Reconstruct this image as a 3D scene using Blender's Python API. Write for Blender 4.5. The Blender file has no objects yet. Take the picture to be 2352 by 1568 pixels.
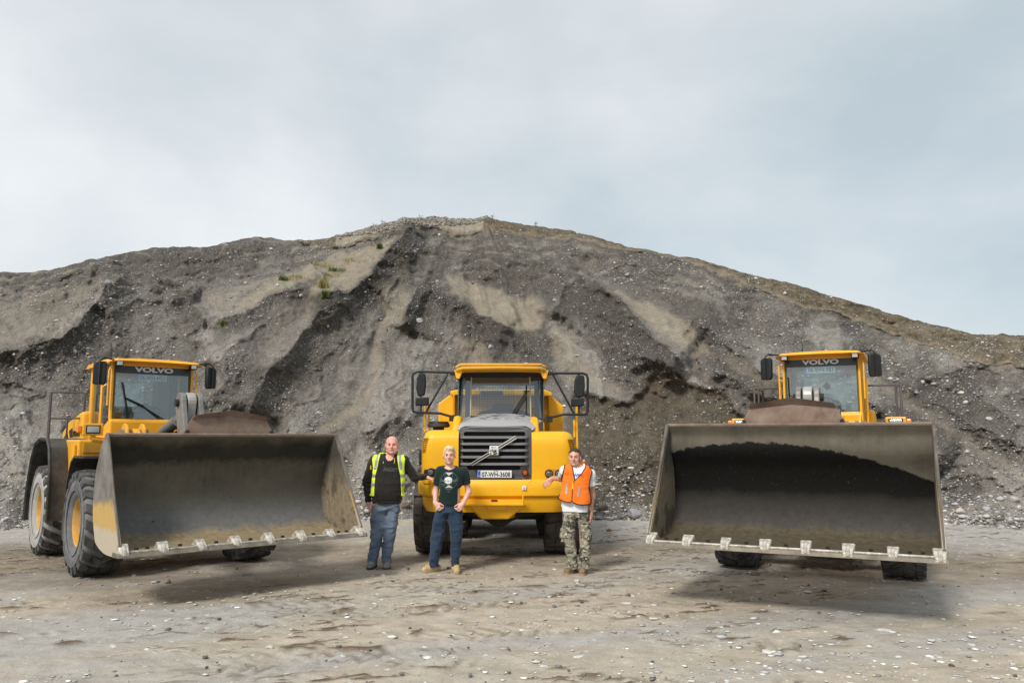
import bpy, bmesh, math, random
import numpy as np
from mathutils import Vector, Matrix
from mathutils.bvhtree import BVHTree
random.seed(7); RNG = np.random.default_rng(11)
sc = bpy.context.scene
COL = sc.collection

# ---------------------------------------------------------------- camera
FPX, HOR, HC = 1829.0, 1005.0, 1.86          # focal length / horizon measured on a 2352 px wide copy
ALPHA = math.atan((HOR - 784) / FPX); CA, SA = math.cos(ALPHA), math.sin(ALPHA)
cam = bpy.data.cameras.new('camera'); cam.sensor_width = 36; cam.lens = 36 * FPX / 2352
cam.clip_start = 0.1; cam.clip_end = 3000
camo = bpy.data.objects.new('camera', cam); COL.objects.link(camo)
camo.location = (0, 0, HC); camo.rotation_euler = (math.pi / 2 + ALPHA, 0, 0)
sc.camera = camo
sc.render.resolution_x = 1024; sc.render.resolution_y = 682

# ---------------------------------------------------------------- sky, sun, exposure
SUN_EL, SUN_AZ = math.radians(43), math.radians(211)     # azimuth from +Y, clockwise
world = bpy.data.worlds.new('World'); sc.world = world; world.use_nodes = True
nt = world.node_tree; nt.nodes.clear(); N = nt.nodes.new; L = nt.links.new
wo = N('ShaderNodeOutputWorld'); tc = N('ShaderNodeTexCoord')
sky = N('ShaderNodeTexSky'); sky.sky_type = 'NISHITA'; sky.sun_disc = False
sky.sun_elevation = SUN_EL; sky.sun_rotation = SUN_AZ
bg1 = N('ShaderNodeBackground'); bg1.inputs['Strength'].default_value = 0.12; L(sky.outputs[0], bg1.inputs[0])
mp = N('ShaderNodeMapping'); mp.inputs['Location'].default_value = (1.3, 0.2, 2.4); mp.inputs['Scale'].default_value = (1.0, 1.0, 1.5)
L(tc.outputs['Generated'], mp.inputs[0])
n1 = N('ShaderNodeTexNoise'); n1.inputs['Scale'].default_value = 2.3; n1.inputs['Detail'].default_value = 6; n1.inputs['Roughness'].default_value = 0.50; n1.inputs['Distortion'].default_value = 0.15
L(mp.outputs[0], n1.inputs['Vector'])
sx = N('ShaderNodeSeparateXYZ'); L(tc.outputs['Generated'], sx.inputs[0])
ma = N('ShaderNodeMath'); ma.operation = 'MULTIPLY_ADD'; ma.inputs[1].default_value = -0.155; L(sx.outputs[0], ma.inputs[0]); L(n1.outputs[0], ma.inputs[2])
cr = N('ShaderNodeValToRGB'); e = cr.color_ramp.elements
e[0].position = 0.30; e[0].color = (0.485, 0.56, 0.597, 1)
e[1].position = 0.80; e[1].color = (0.88, 0.90, 0.90, 1)
x = cr.color_ramp.elements.new(0.45); x.color = (0.615, 0.665, 0.688, 1)
x = cr.color_ramp.elements.new(0.56); x.color = (0.70, 0.735, 0.748, 1)
L(ma.outputs[0], cr.inputs[0])
bg2 = N('ShaderNodeBackground'); bg2.inputs['Strength'].default_value = 0.52; L(cr.outputs[0], bg2.inputs[0])
mx = N('ShaderNodeMixShader'); mx.inputs[0].default_value = 0.93; L(bg1.outputs[0], mx.inputs[1]); L(bg2.outputs[0], mx.inputs[2])
L(mx.outputs[0], wo.inputs[0])
sun = bpy.data.lights.new('sun', 'SUN'); sun.energy = 1.5; sun.angle = math.radians(13); sun.color = (1.0, 0.95, 0.87)
suno = bpy.data.objects.new('sun', sun); COL.objects.link(suno)
sd = Vector((math.sin(SUN_AZ) * math.cos(SUN_EL), math.cos(SUN_AZ) * math.cos(SUN_EL), math.sin(SUN_EL)))
suno.rotation_euler = sd.to_track_quat('Z', 'Y').to_euler()
sc.view_settings.view_transform = 'Standard'; sc.view_settings.look = 'None'
sc.view_settings.exposure = 1.04; sc.view_settings.gamma = 1.0
sc.render.engine = 'CYCLES'; sc.cycles.max_bounces = 6; sc.cycles.transparent_max_bounces = 8

# ---------------------------------------------------------------- measuring helpers
def at(px, py, Y):
    """point of the place at distance Y that stands at pixel (px,py) of the 2352x1568 copy of the photograph"""
    m = (784 - py) / FPX
    dz = Y * (m * CA + SA) / (CA - m * SA)
    d = Y * CA + dz * SA
    return Vector(((px - 1176) / FPX * d, Y, HC + dz))
def ground_y(py):
    m = (784 - py) / FPX
    return -HC * (CA - m * SA) / (m * CA + SA)

# ---------------------------------------------------------------- materials
MATS = {}
def mat(name, col, rough=0.7, metal=0.0, bump=0.0, bscale=40.0, var=0.0, vscale=6.0, col2=None, spec=0.3, coat=0.0, dust=None, dustamt=0.0, chips=0.0):
    if name in MATS: return MATS[name]
    m = bpy.data.materials.new(name); m.use_nodes = True; t = m.node_tree; b = t.nodes['Principled BSDF']
    b.inputs['Roughness'].default_value = rough; b.inputs['Metallic'].default_value = metal
    b.inputs['Specular IOR Level'].default_value = spec; b.inputs['Coat Weight'].default_value = coat
    c = (*col, 1); b.inputs['Base Color'].default_value = c
    tcn = t.nodes.new('ShaderNodeTexCoord')
    last = None
    if var > 0 or col2:
        n = t.nodes.new('ShaderNodeTexNoise'); n.inputs['Scale'].default_value = vscale; n.inputs['Detail'].default_value = 6; n.inputs['Roughness'].default_value = 0.62
        t.links.new(tcn.outputs['Object'], n.inputs['Vector'])
        r = t.nodes.new('ShaderNodeValToRGB'); r.color_ramp.elements[0].position = 0.33; r.color_ramp.elements[1].position = 0.68
        a2 = col2 if col2 else tuple(v * (1 - var) for v in col)
        r.color_ramp.elements[0].color = (*a2, 1); r.color_ramp.elements[1].color = (*(tuple(min(1, v * (1 + var * .4)) for v in col)), 1)
        t.links.new(n.outputs[0], r.inputs[0]); last = r.outputs[0]
    if dust:
        n = t.nodes.new('ShaderNodeTexNoise'); n.inputs['Scale'].default_value = 3.2; n.inputs['Detail'].default_value = 8; n.inputs['Roughness'].default_value = 0.7
        t.links.new(tcn.outputs['Object'], n.inputs['Vector'])
        r = t.nodes.new('ShaderNodeMapRange'); r.inputs[1].default_value = 0.42; r.inputs[2].default_value = 0.75; r.inputs[4].default_value = dustamt
        t.links.new(n.outputs[0], r.inputs[0])
        mxx = t.nodes.new('ShaderNodeMix'); mxx.data_type = 'RGBA'; mxx.inputs[6].default_value = c; mxx.inputs[7].default_value = (*dust, 1)
        t.links.new(r.outputs[0], mxx.inputs[0])
        if last: t.links.new(last, mxx.inputs[6])
        last = mxx.outputs[2]
    if chips > 0:
        n = t.nodes.new('ShaderNodeTexNoise'); n.inputs['Scale'].default_value = 46; n.inputs['Detail'].default_value = 3; t.links.new(tcn.outputs['Object'], n.inputs['Vector'])
        n2_ = t.nodes.new('ShaderNodeTexNoise'); n2_.inputs['Scale'].default_value = 2.2; n2_.inputs['Detail'].default_value = 4; t.links.new(tcn.outputs['Object'], n2_.inputs['Vector'])
        r = t.nodes.new('ShaderNodeMath'); r.operation = 'ADD'; t.links.new(n.outputs[0], r.inputs[0]); t.links.new(n2_.outputs[0], r.inputs[1])
        r2 = t.nodes.new('ShaderNodeMapRange'); r2.inputs[1].default_value = 1.24; r2.inputs[2].default_value = 1.30; r2.inputs[4].default_value = chips; t.links.new(r.outputs[0], r2.inputs[0])
        mxx = t.nodes.new('ShaderNodeMix'); mxx.data_type = 'RGBA'; mxx.inputs[6].default_value = c; mxx.inputs[7].default_value = (0.16, 0.095, 0.04, 1)
        t.links.new(r2.outputs[0], mxx.inputs[0])
        if last: t.links.new(last, mxx.inputs[6])
        last = mxx.outputs[2]
    if last: t.links.new(last, b.inputs['Base Color'])
    if bump > 0:
        n = t.nodes.new('ShaderNodeTexNoise'); n.inputs['Scale'].default_value = bscale; n.inputs['Detail'].default_value = 5
        t.links.new(tcn.outputs['Object'], n.inputs['Vector'])
        bp = t.nodes.new('ShaderNodeBump'); bp.inputs['Strength'].default_value = bump; bp.inputs['Distance'].default_value = 0.02
        t.links.new(n.outputs[0], bp.inputs['Height']); t.links.new(bp.outputs[0], b.inputs['Normal'])
    MATS[name] = m; return m
def glass(name, tint, refl=0.12, haze=0.0):
    m = bpy.data.materials.new(name); m.use_nodes = True; t = m.node_tree; t.nodes.clear()
    o = t.nodes.new('ShaderNodeOutputMaterial'); tr = t.nodes.new('ShaderNodeBsdfTransparent'); gl = t.nodes.new('ShaderNodeBsdfGlossy')
    tr.inputs[0].default_value = (*tint, 1); gl.inputs['Roughness'].default_value = 0.03; gl.inputs[0].default_value = (0.9, 0.95, 1, 1)
    lw = t.nodes.new('ShaderNodeFresnel'); lw.inputs[0].default_value = 1.5
    ad = t.nodes.new('ShaderNodeMath'); ad.operation = 'ADD'; ad.inputs[1].default_value = refl; t.links.new(lw.outputs[0], ad.inputs[0])
    mxx = t.nodes.new('ShaderNodeMixShader'); t.links.new(ad.outputs[0], mxx.inputs[0]); t.links.new(tr.outputs[0], mxx.inputs[1]); t.links.new(gl.outputs[0], mxx.inputs[2])
    out = mxx
    if haze > 0:
        df = t.nodes.new('ShaderNodeBsdfDiffuse'); df.inputs[0].default_value = (0.5, 0.55, 0.56, 1)
        m2 = t.nodes.new('ShaderNodeMixShader'); m2.inputs[0].default_value = haze
        t.links.new(mxx.outputs[0], m2.inputs[1]); t.links.new(df.outputs[0], m2.inputs[2]); out = m2
    t.links.new(out.outputs[0], o.inputs[0]); return m

YEL = mat('yellow_paint', (0.91, 0.43, 0.012), 0.38, spec=0.5, var=0.14, vscale=2.5, dust=(0.50, 0.34, 0.12), dustamt=0.30, chips=0.75)
YELT = mat('truck_yellow_paint', (0.90, 0.46, 0.008), 0.42, spec=0.45, var=0.09, vscale=2.0, dust=(0.62, 0.38, 0.05), dustamt=0.25, chips=0.65)
YELD = mat('dull_yellow_paint', (0.52, 0.28, 0.02), 0.6, var=0.3, vscale=4, dust=(0.22, 0.17, 0.10), dustamt=0.6)
BLK = mat('black_plastic', (0.018, 0.020, 0.022), 0.55, var=0.3)
FEND = mat('black_fender_rubber', (0.035, 0.037, 0.038), 0.6, var=0.4, dust=(0.16, 0.15, 0.13), dustamt=0.5)
DRK = mat('dark_frame_metal', (0.02, 0.021, 0.02), 0.8, dust=(0.07, 0.065, 0.055), dustamt=0.6)
GRM = mat('grey_metal', (0.22, 0.22, 0.21), 0.5, metal=0.2, var=0.3, dust=(0.35, 0.31, 0.26), dustamt=0.5)
PIPE = mat('grey_rail_paint', (0.095, 0.085, 0.085), 0.5, var=0.2)
MIRB = mat('mirror_tube', (0.02, 0.026, 0.034), 0.4, var=0.2)
HOODG = mat('grey_hood_paint', (0.145, 0.142, 0.150), 0.42, var=0.1, vscale=3)
HOODD = mat('dark_grille_paint', (0.12, 0.117, 0.122), 0.45, var=0.12)
CHROME = mat('pale_trim', (0.62, 0.60, 0.52), 0.3, metal=0.4)
WHITE = mat('white_plate', (0.75, 0.75, 0.73), 0.4, var=0.05)
PLATEG = mat('grey_white_plate', (0.80, 0.84, 0.85), 0.4)
BLUEP = mat('blue_plate_band', (0.02, 0.12, 0.55), 0.4)
INK = mat('black_ink', (0.012, 0.012, 0.014), 0.5)
ORANGE = mat('orange_lens', (0.85, 0.22, 0.01), 0.2, spec=0.6)
AMBER = mat('dark_amber_lens', (0.45, 0.07, 0.01), 0.25, spec=0.6)
LAMP = mat('lamp_glass', (0.55, 0.56, 0.55), 0.15, metal=0.6)
RUST = mat('rusty_steel', (0.20, 0.13, 0.10), 0.75, var=0.35, vscale=5, dust=(0.30, 0.25, 0.20), dustamt=0.75)
TEETH = mat('worn_bright_steel', (0.62, 0.57, 0.50), 0.45, metal=0.3, var=0.55, vscale=14, bump=0.5, bscale=18)
EDGE = mat('cutting_edge_steel', (0.21, 0.18, 0.14), 0.55, metal=0.2, var=0.4, vscale=7)
SEATF = mat('seat_fabric', (0.05, 0.055, 0.06), 0.9)
INT = mat('cab_interior_grey', (0.16, 0.17, 0.17), 0.8)
LININT = mat('cab_interior_pale', (0.34, 0.34, 0.30), 0.8)
GLASS = glass('cab_glass', (0.84, 0.90, 0.90), 0.06, 0.04)
GLASST = glass('truck_glass', (0.54, 0.65, 0.67), 0.08, 0.05)

# ---------------------------------------------------------------- mesh builder
def lerp(a, b, t): return a + (b - a) * t
class MB:
    def __init__(s): s.v = []; s.f = []
    def add(s, vs, fs):
        o = len(s.v); s.v += [tuple(p) for p in vs]; s.f += [tuple(i + o for i in f) for f in fs]; return s
    def hexa(s, p):    # 8 points: bottom 4 (ccw from above), top 4
        return s.add(p, [(3, 2, 1, 0), (4, 5, 6, 7), (0, 1, 5, 4), (1, 2, 6, 5), (2, 3, 7, 6), (3, 0, 4, 7)])
    def box(s, c, d, R=None):
        x, y, z = d[0] / 2, d[1] / 2, d[2] / 2
        p = [Vector(q) for q in ((-x, -y, -z), (x, -y, -z), (x, y, -z), (-x, y, -z), (-x, -y, z), (x, -y, z), (x, y, z), (-x, y, z))]
        if R is not None: p = [R @ q for q in p]
        return s.hexa([q + Vector(c) for q in p])
    def bb(s, x0, x1, y0, y1, z0, z1): return s.box(((x0 + x1) / 2, (y0 + y1) / 2, (z0 + z1) / 2), (x1 - x0, y1 - y0, z1 - z0))
    def prism(s, poly, axis, a, b):   # poly of (u,v); axis 'x': (a,u,v)  'y': (u,a,v)  'z': (u,v,a)
        n = len(poly); ar = sum(poly[i][0] * poly[(i + 1) % n][1] - poly[(i + 1) % n][0] * poly[i][1] for i in range(n))
        if axis == 'y': ar = -ar
        if ar < 0: poly = poly[::-1]
        if a > b: a, b = b, a
        g = {'x': lambda u, v, w: (w, u, v), 'y': lambda u, v, w: (u, w, v), 'z': lambda u, v, w: (u, v, w)}[axis]
        vs = [g(u, v, a) for u, v in poly] + [g(u, v, b) for u, v in poly]
        fs = [tuple(range(n - 1, -1, -1)), tuple(range(n, 2 * n))] + [(i, (i + 1) % n, n + (i + 1) % n, n + i) for i in range(n)]
        return s.add(vs, fs)
    def tube(s, path, r, n=8, closed=False):
        P = [Vector(p) for p in path]; m = len(P); rs = r if isinstance(r, (list, tuple)) else [r] * m
        vs = []; up = None
        for i in range(m):
            if closed: t = (P[(i + 1) % m] - P[i - 1]).normalized()
            else: t = (P[min(i + 1, m - 1)] - P[max(i - 1, 0)]).normalized()
            if up is None:
                up = Vector((0, 0, 1)) if abs(t.z) < 0.9 else Vector((1, 0, 0))
            a = t.cross(up).normalized(); up = a.cross(t).normalized()
            for k in range(n):
                an = 2 * math.pi * k / n
                vs.append(P[i] + (a * math.cos(an) + up * math.sin(an)) * rs[i])
        fs = []
        for i in range(m if closed else m - 1):
            j = (i + 1) % m
            for k in range(n): fs.append((i * n + k, i * n + (k + 1) % n, j * n + (k + 1) % n, j * n + k))
        if not closed: fs += [tuple(range(n - 1, -1, -1)), tuple((m - 1) * n + k for k in range(n))]
        return s.add(vs, fs)
    def cyl(s, a, b, r, n=16, r2=None): return s.tube([a, b], [r, r if r2 is None else r2], n)
    def lathe(s, prof, n=32, c=(0, 0, 0), axis='x'):   # prof (r, h) along axis
        vs = []; m = len(prof)
        for k in range(n):
            an = 2 * math.pi * k / n; cs, sn = math.cos(an), math.sin(an)
            for r, h in prof:
                p = {'x': (h, r * cs, r * sn), 'y': (r * sn, h, r * cs), 'z': (r * cs, r * sn, h)}[axis]
                vs.append((p[0] + c[0], p[1] + c[1], p[2] + c[2]))
        fs = [(k * m + i, k * m + i + 1, ((k + 1) % n) * m + i + 1, ((k + 1) % n) * m + i) for k in range(n) for i in range(m - 1)]
        return s.add(vs, fs)
    def grid(s, rows, flip=False):
        h, w = len(rows), len(rows[0]); vs = [p for r in rows for p in r]
        fs = [(i * w + j, i * w + j + 1, (i + 1) * w + j + 1, (i + 1) * w + j) for i in range(h - 1) for j in range(w - 1)]
        if flip: fs = [f[::-1] for f in fs]
        return s.add(vs, fs)
    def sheet(s, prof, x0, x1, th, nx=1):   # bent plate: profile (y,z) list swept along x, with thickness to its left
        P = [Vector((0, a, b)) for a, b in prof]; Q = []
        for i in range(len(P)):
            t = (P[min(i + 1, len(P) - 1)] - P[max(i - 1, 0)]).normalized(); Q.append(P[i] + Vector((0, -t.z, t.y)) * th)
        poly = [(p.y, p.z) for p in P] + [(q.y, q.z) for q in Q[::-1]]
        n = len(poly); vs = []
        for k in range(nx + 1):
            x = lerp(x0, x1, k / nx); vs += [(x, u, v) for u, v in poly]
        fs = [(k * n + i, k * n + (i + 1) % n, (k + 1) * n + (i + 1) % n, (k + 1) * n + i) for k in range(nx) for i in range(n)]
        m = len(P)
        for i in range(m - 1):
            a, b, c, d = i, i + 1, n - 2 - i, n - 1 - i
            fs.append((d, c, b, a)); o = nx * n; fs.append((a + o, b + o, c + o, d + o))
        return s.add(vs, fs)
    def ball(s, c, r, n=10, sc=(1, 1, 1)):
        prof = [(r * math.sin(math.pi * i / n), -r * math.cos(math.pi * i / n)) for i in range(n + 1)]
        t = MB().lathe([(max(a, 1e-5), b) for a, b in prof], n * 2, axis='z')
        return s.add([(x * sc[0] + c[0], y * sc[1] + c[1], z * sc[2] + c[2]) for x, y, z in t.v], t.f)
    def xf(s, M): s.v = [tuple(M @ Vector(p)) for p in s.v]; return s
    def build(s, name, m, parent=None, smooth=35, bevel=0.0, seg=2, recalc=True):
        me = bpy.data.meshes.new(name); me.from_pydata(s.v, [], s.f)
        if recalc:
            b = bmesh.new(); b.from_mesh(me); bmesh.ops.recalc_face_normals(b, faces=b.faces); b.to_mesh(me); b.free()
        me.materials.append(m)
        if smooth: me.shade_smooth(); me.set_sharp_from_angle(angle=math.radians(smooth))
        return link(name, me, parent, bevel, seg)
def link(name, me, parent=None, bevel=0.0, seg=2):
    o = bpy.data.objects.new(name, me); COL.objects.link(o)
    if parent is not None: o.parent = parent
    if bevel > 0:
        md = o.modifiers.new('bevel', 'BEVEL'); md.width = bevel; md.segments = seg; md.limit_method = 'ANGLE'; md.angle_limit = math.radians(40)
    return o
def thing(name, label, cat, loc=(0, 0, 0), rz=0.0, group=None):
    o = bpy.data.objects.new(name, None); COL.objects.link(o); o.location = loc; o.rotation_euler = (0, 0, rz); o.empty_display_size = 0.2
    return tag(o, label, cat, group)
def tag(o, label=None, cat=None, group=None, kind=None):
    if label: o['label'] = label
    if cat: o['category'] = cat
    if group: o['group'] = group
    if kind: o['kind'] = kind
    return o
def plate(outer, holes, th, bev=0.0):
    """flat plate in the XZ plane with holes, front face at y=0, thickness towards +y"""
    cu = bpy.data.curves.new('plate', 'CURVE'); cu.dimensions = '2D'; cu.fill_mode = 'BOTH'; cu.extrude = th / 2
    for P in [outer] + holes:
        sp = cu.splines.new('POLY'); sp.points.add(len(P) - 1); sp.use_cyclic_u = True
        for p, q in zip(sp.points, P): p.co = (q[0], q[1], 0, 1)
    o = bpy.data.objects.new('tmp', cu); COL.objects.link(o); dg = bpy.context.evaluated_depsgraph_get()
    me = bpy.data.meshes.new_from_object(o.evaluated_get(dg)); bpy.data.objects.remove(o)
    mb = MB(); mb.add([(v.co.x, -v.co.z + th / 2, v.co.y) for v in me.vertices], [tuple(p.vertices) for p in me.polygons]); return mb
def text_mb(s, w=None, h=None, th=0.004, bold=0.0, shear=0.0):
    """lettering in the XZ plane facing -y, centred"""
    cu = bpy.data.curves.new('txt', 'FONT'); cu.body = s; cu.extrude = 0.02; cu.offset = bold; cu.shear = shear; cu.resolution_u = 3
    o = bpy.data.objects.new('tmp', cu); COL.objects.link(o); dg = bpy.context.evaluated_depsgraph_get()
    me = bpy.data.meshes.new_from_object(o.evaluated_get(dg)); bpy.data.objects.remove(o)
    V = np.array([v.co[:] for v in me.vertices]); mn, mx_ = V.min(0), V.max(0)
    sx_ = (w / (mx_[0] - mn[0])) if w else None; sz_ = (h / (mx_[1] - mn[1])) if h else None
    sx_ = sx_ or sz_; sz_ = sz_ or sx_
    c = (mn + mx_) / 2
    mb = MB(); mb.add([((v[0] - c[0]) * sx_, -(v[2] / 0.02) * th / 2, (v[1] - c[1]) * sz_) for v in V], [tuple(p.vertices) for p in me.polygons]); return mb
def capsule2d(x0, x1, z0, z1, n=6):
    r = (z1 - z0) / 2; zc = (z0 + z1) / 2; P = []
    for k in range(n + 1): a = -math.pi / 2 + math.pi * k / n; P.append((x1 - r + r * math.cos(a), zc + r * math.sin(a)))
    for k in range(n + 1): a = math.pi / 2 + math.pi * k / n; P.append((x0 + r + r * math.cos(a), zc + r * math.sin(a)))
    return P

# ---------------------------------------------------------------- numpy noise
def _h(ix, iy, iz, s):
    n = (ix.astype(np.int64) * 374761393 + iy.astype(np.int64) * 668265263 + iz.astype(np.int64) * 2147483647 + s * 974634777) & 0xffffffff
    n = ((n ^ (n >> 13)) * 1274126177) & 0xffffffff; n = (n ^ (n >> 16))
    return (n & 0xffff).astype(np.float32) / 32767.5 - 1.0
def vnoise(x, y, z=0.0, s=0):
    x, y = np.broadcast_arrays(np.asarray(x, np.float32), np.asarray(y, np.float32)); z = np.broadcast_to(np.asarray(z, np.float32), x.shape)
    i, j, k = np.floor(x), np.floor(y), np.floor(z); u, v, w = x - i, y - j, z - k
    u, v, w = (t * t * t * (t * (t * 6 - 15) + 10) for t in (u, v, w)); i, j, k = (t.astype(np.int64) for t in (i, j, k))
    r = 0
    flat = not np.any(w)
    for c in ((0,) if flat else (0, 1)):
        a = _h(i, j, k + c, s) * (1 - u) + _h(i + 1, j, k + c, s) * u
        b = _h(i, j + 1, k + c, s) * (1 - u) + _h(i + 1, j + 1, k + c, s) * u
        t = a * (1 - v) + b * v
        r = r + t * (1.0 if flat else (w if c else 1 - w))
    return r
def fbm(x, y, z=0.0, o=4, s=0, g=0.5):
    r = 0; a = 1.0; f = 1.0
    for q in range(o): r = r + a * vnoise(np.asarray(x) * f, np.asarray(y) * f, np.asarray(z) * f, s + q * 17); a *= g; f *= 2.03
    return r
def sstep(a, b, x): t = np.clip((x - a) / (b - a), 0, 1); return t * t * (3 - 2 * t)
def np_mesh(name, V, F, m, parent=None, smooth=True, cols=None, cname='tone', cols2=None):
    me = bpy.data.meshes.new(name); n = len(V); F = np.asarray(F, np.int32); k = F.shape[1]
    me.vertices.add(n); me.vertices.foreach_set('co', np.asarray(V, np.float32).ravel())
    me.loops.add(F.size); me.loops.foreach_set('vertex_index', F.ravel())
    me.polygons.add(len(F)); me.polygons.foreach_set('loop_start', np.arange(0, F.size, k, dtype=np.int32))
    me.update(calc_edges=True); me.validate()
    if smooth: me.shade_smooth()
    if cols is not None:
        a = me.attributes.new(cname, 'FLOAT_COLOR', 'POINT'); a.data.foreach_set('color', np.asarray(cols, np.float32).ravel())
    if cols2 is not None:
        a = me.attributes.new('pale', 'FLOAT', 'POINT'); a.data.foreach_set('value', np.asarray(cols2, np.float32).ravel())
    me.materials.append(m); return link(name, me, parent)
# ================================================================ TERRAIN
def node_mat(name):
    m = bpy.data.materials.new(name); m.use_nodes = True; t = m.node_tree
    return m, t, t.nodes['Principled BSDF'], t.nodes.new, t.links.new
def mixc(t, fac, a, b, mode='MIX'):
    n = t.nodes.new('ShaderNodeMix'); n.data_type = 'RGBA'; n.blend_type = mode
    for s, v in ((n.inputs[0], fac), (n.inputs[6], a), (n.inputs[7], b)):
        if isinstance(v, (int, float)): s.default_value = v
        elif isinstance(v, tuple): s.default_value = (*v, 1) if len(v) == 3 else v
        else: t.links.new(v, s)
    return n.outputs[2]
def noise(t, vec, scale, detail=5, rough=0.6):
    n = t.nodes.new('ShaderNodeTexNoise'); n.inputs['Scale'].default_value = scale; n.inputs['Detail'].default_value = detail; n.inputs['Roughness'].default_value = rough
    t.links.new(vec, n.inputs['Vector']); return n
def mrange(t, v, a, b, c=0.0, d=1.0):
    n = t.nodes.new('ShaderNodeMapRange'); n.inputs[1].default_value = a; n.inputs[2].default_value = b; n.inputs[3].default_value = c; n.inputs[4].default_value = d
    t.links.new(v, n.inputs[0]); return n.outputs[0]
def mth(t, op, a, b=None, c=None):
    n = t.nodes.new('ShaderNodeMath'); n.operation = op
    for s, v in zip(n.inputs, (a, b, c)):
        if v is None: continue
        if isinstance(v, (int, float)): s.default_value = v
        else: t.links.new(v, s)
    return n.outputs[0]

# ---- hill material: tone attribute r=sand g=damp dark gravel and painted shade on crag flanks b=brown cap soil a=stoniness
m_hill, t, b, NN, LL = node_mat('gravel_slope')
tcn = NN('ShaderNodeTexCoord'); vec = tcn.outputs['Object']
at_ = NN('ShaderNodeAttribute'); at_.attribute_name = 'tone'; sp = NN('ShaderNodeSeparateColor'); LL(at_.outputs['Color'], sp.inputs[0])
n_vf = noise(t, vec, 60, 2, .6); n_big = noise(t, vec, 0.5, 5); n_mid = noise(t, vec, 3.0, 6, 0.7); n_fin = noise(t, vec, 22, 4, 0.7)
base = mixc(t, mrange(t, n_mid.outputs[0], 0.3, 0.7), (0.118, 0.106, 0.090), (0.222, 0.204, 0.177))
at2 = NN('ShaderNodeAttribute'); at2.attribute_name = 'pale'; base = mixc(t, at2.outputs['Fac'], base, mixc(t, mrange(t, n_mid.outputs[0], .3, .7), (0.232, 0.216, 0.193), (0.37, 0.351, 0.322)))
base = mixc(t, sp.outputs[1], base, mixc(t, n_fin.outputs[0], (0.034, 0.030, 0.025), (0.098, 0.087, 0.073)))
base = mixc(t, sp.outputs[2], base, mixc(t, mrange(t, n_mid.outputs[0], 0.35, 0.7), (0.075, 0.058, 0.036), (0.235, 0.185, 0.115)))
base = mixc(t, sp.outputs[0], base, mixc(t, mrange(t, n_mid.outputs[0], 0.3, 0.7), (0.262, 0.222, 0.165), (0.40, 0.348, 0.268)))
vo = NN('ShaderNodeTexVoronoi'); vo.inputs['Scale'].default_value = 17; vo.inputs['Randomness'].default_value = 1; LL(vec, vo.inputs['Vector'])
vs_ = NN('ShaderNodeSeparateColor'); LL(vo.outputs['Color'], vs_.inputs[0])
stone = mth(t, 'MULTIPLY', mrange(t, vo.outputs['Distance'], 0.42, 0.22), mth(t, 'GREATER_THAN', mth(t, 'ADD', vs_.outputs[0], mth(t, 'MULTIPLY', at_.outputs['Alpha'], 0.42)), 0.90))
stonec = mixc(t, vs_.outputs[1], (0.20, 0.20, 0.205), (0.60, 0.59, 0.57))
base = mixc(t, stone, base, stonec)
vo2 = NN('ShaderNodeTexVoronoi'); vo2.inputs['Scale'].default_value = 42; LL(vec, vo2.inputs['Vector'])
vs2 = NN('ShaderNodeSeparateColor'); LL(vo2.outputs['Color'], vs2.inputs[0])
base = mixc(t, mth(t, 'MULTIPLY', 0.55, mth(t, 'SUBTRACT', 1.0, mth(t, 'MULTIPLY', sp.outputs[0], 0.75))), base, mixc(t, vs2.outputs[0], mixc(t, 1.0, base, (0.5, 0.5, 0.5), 'MULTIPLY'), mixc(t, 1.0, base, (1.55, 1.55, 1.58), 'MULTIPLY')))
base = mixc(t, .5, base, mixc(t, mrange(t, n_fin.outputs[0], .3, .7), mixc(t, 1.0, base, (.55, .54, .53), 'MULTIPLY'), mixc(t, 1.0, base, (1.4, 1.4, 1.4), 'MULTIPLY')))
LL(base, b.inputs['Base Color']); b.inputs['Roughness'].default_value = 0.95; b.inputs['Specular IOR Level'].default_value = 0.15
bp = NN('ShaderNodeBump'); bp.inputs['Strength'].default_value = 0.9; bp.inputs['Distance'].default_value = 0.06
hh = mth(t, 'ADD', mth(t, 'MULTIPLY', stone, 0.8), mth(t, 'ADD', mth(t, 'MULTIPLY', vo2.outputs['Distance'], -0.35), n_fin.outputs[0])); LL(hh, bp.inputs['Height']); LL(bp.outputs[0], b.inputs['Normal'])

# ---- hill shape
def sdpoly(px, py, P):
    best = np.full(px.shape, 1e9, np.float32); sg = np.zeros(px.shape, np.float32); tt = np.zeros(px.shape, np.float32)
    Ls = [math.hypot(P[i + 1][0] - P[i][0], P[i + 1][1] - P[i][1]) for i in range(len(P) - 1)]; T = sum(Ls); acc = 0
    for i in range(len(P) - 1):
        ax, ay = P[i]; bx, by = P[i + 1]; dx, dy = bx - ax, by - ay; l2 = dx * dx + dy * dy
        h = np.clip(((px - ax) * dx + (py - ay) * dy) / l2, 0, 1); d = np.hypot(px - ax - h * dx, py - ay - h * dy)
        k = d < best; best = np.where(k, d, best); cr_ = dx * (py - ay) - dy * (px - ax); sg = np.where(k, np.sign(cr_), sg); tt = np.where(k, (acc + h * Ls[i]) / T, tt); acc += Ls[i]
    return best * sg, tt          # positive = below the line (image y grows downward), lines drawn left to right
def inpoly(px, py, P, soft):
    ins = np.zeros(px.shape, bool); n = len(P); j = n - 1
    for i in range(n):
        xi, yi = P[i]; xj, yj = P[j]
        c = ((yi > py) != (yj > py)) & (px < (xj - xi) * (py - yi) / ((yj - yi) or 1e-9) + xi); ins ^= c; j = i
    d, _ = sdpoly(px, py, P + [P[0]]); d = np.abs(d)
    return np.where(ins, sstep(-soft * .2, soft, d), 0.0)
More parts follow.
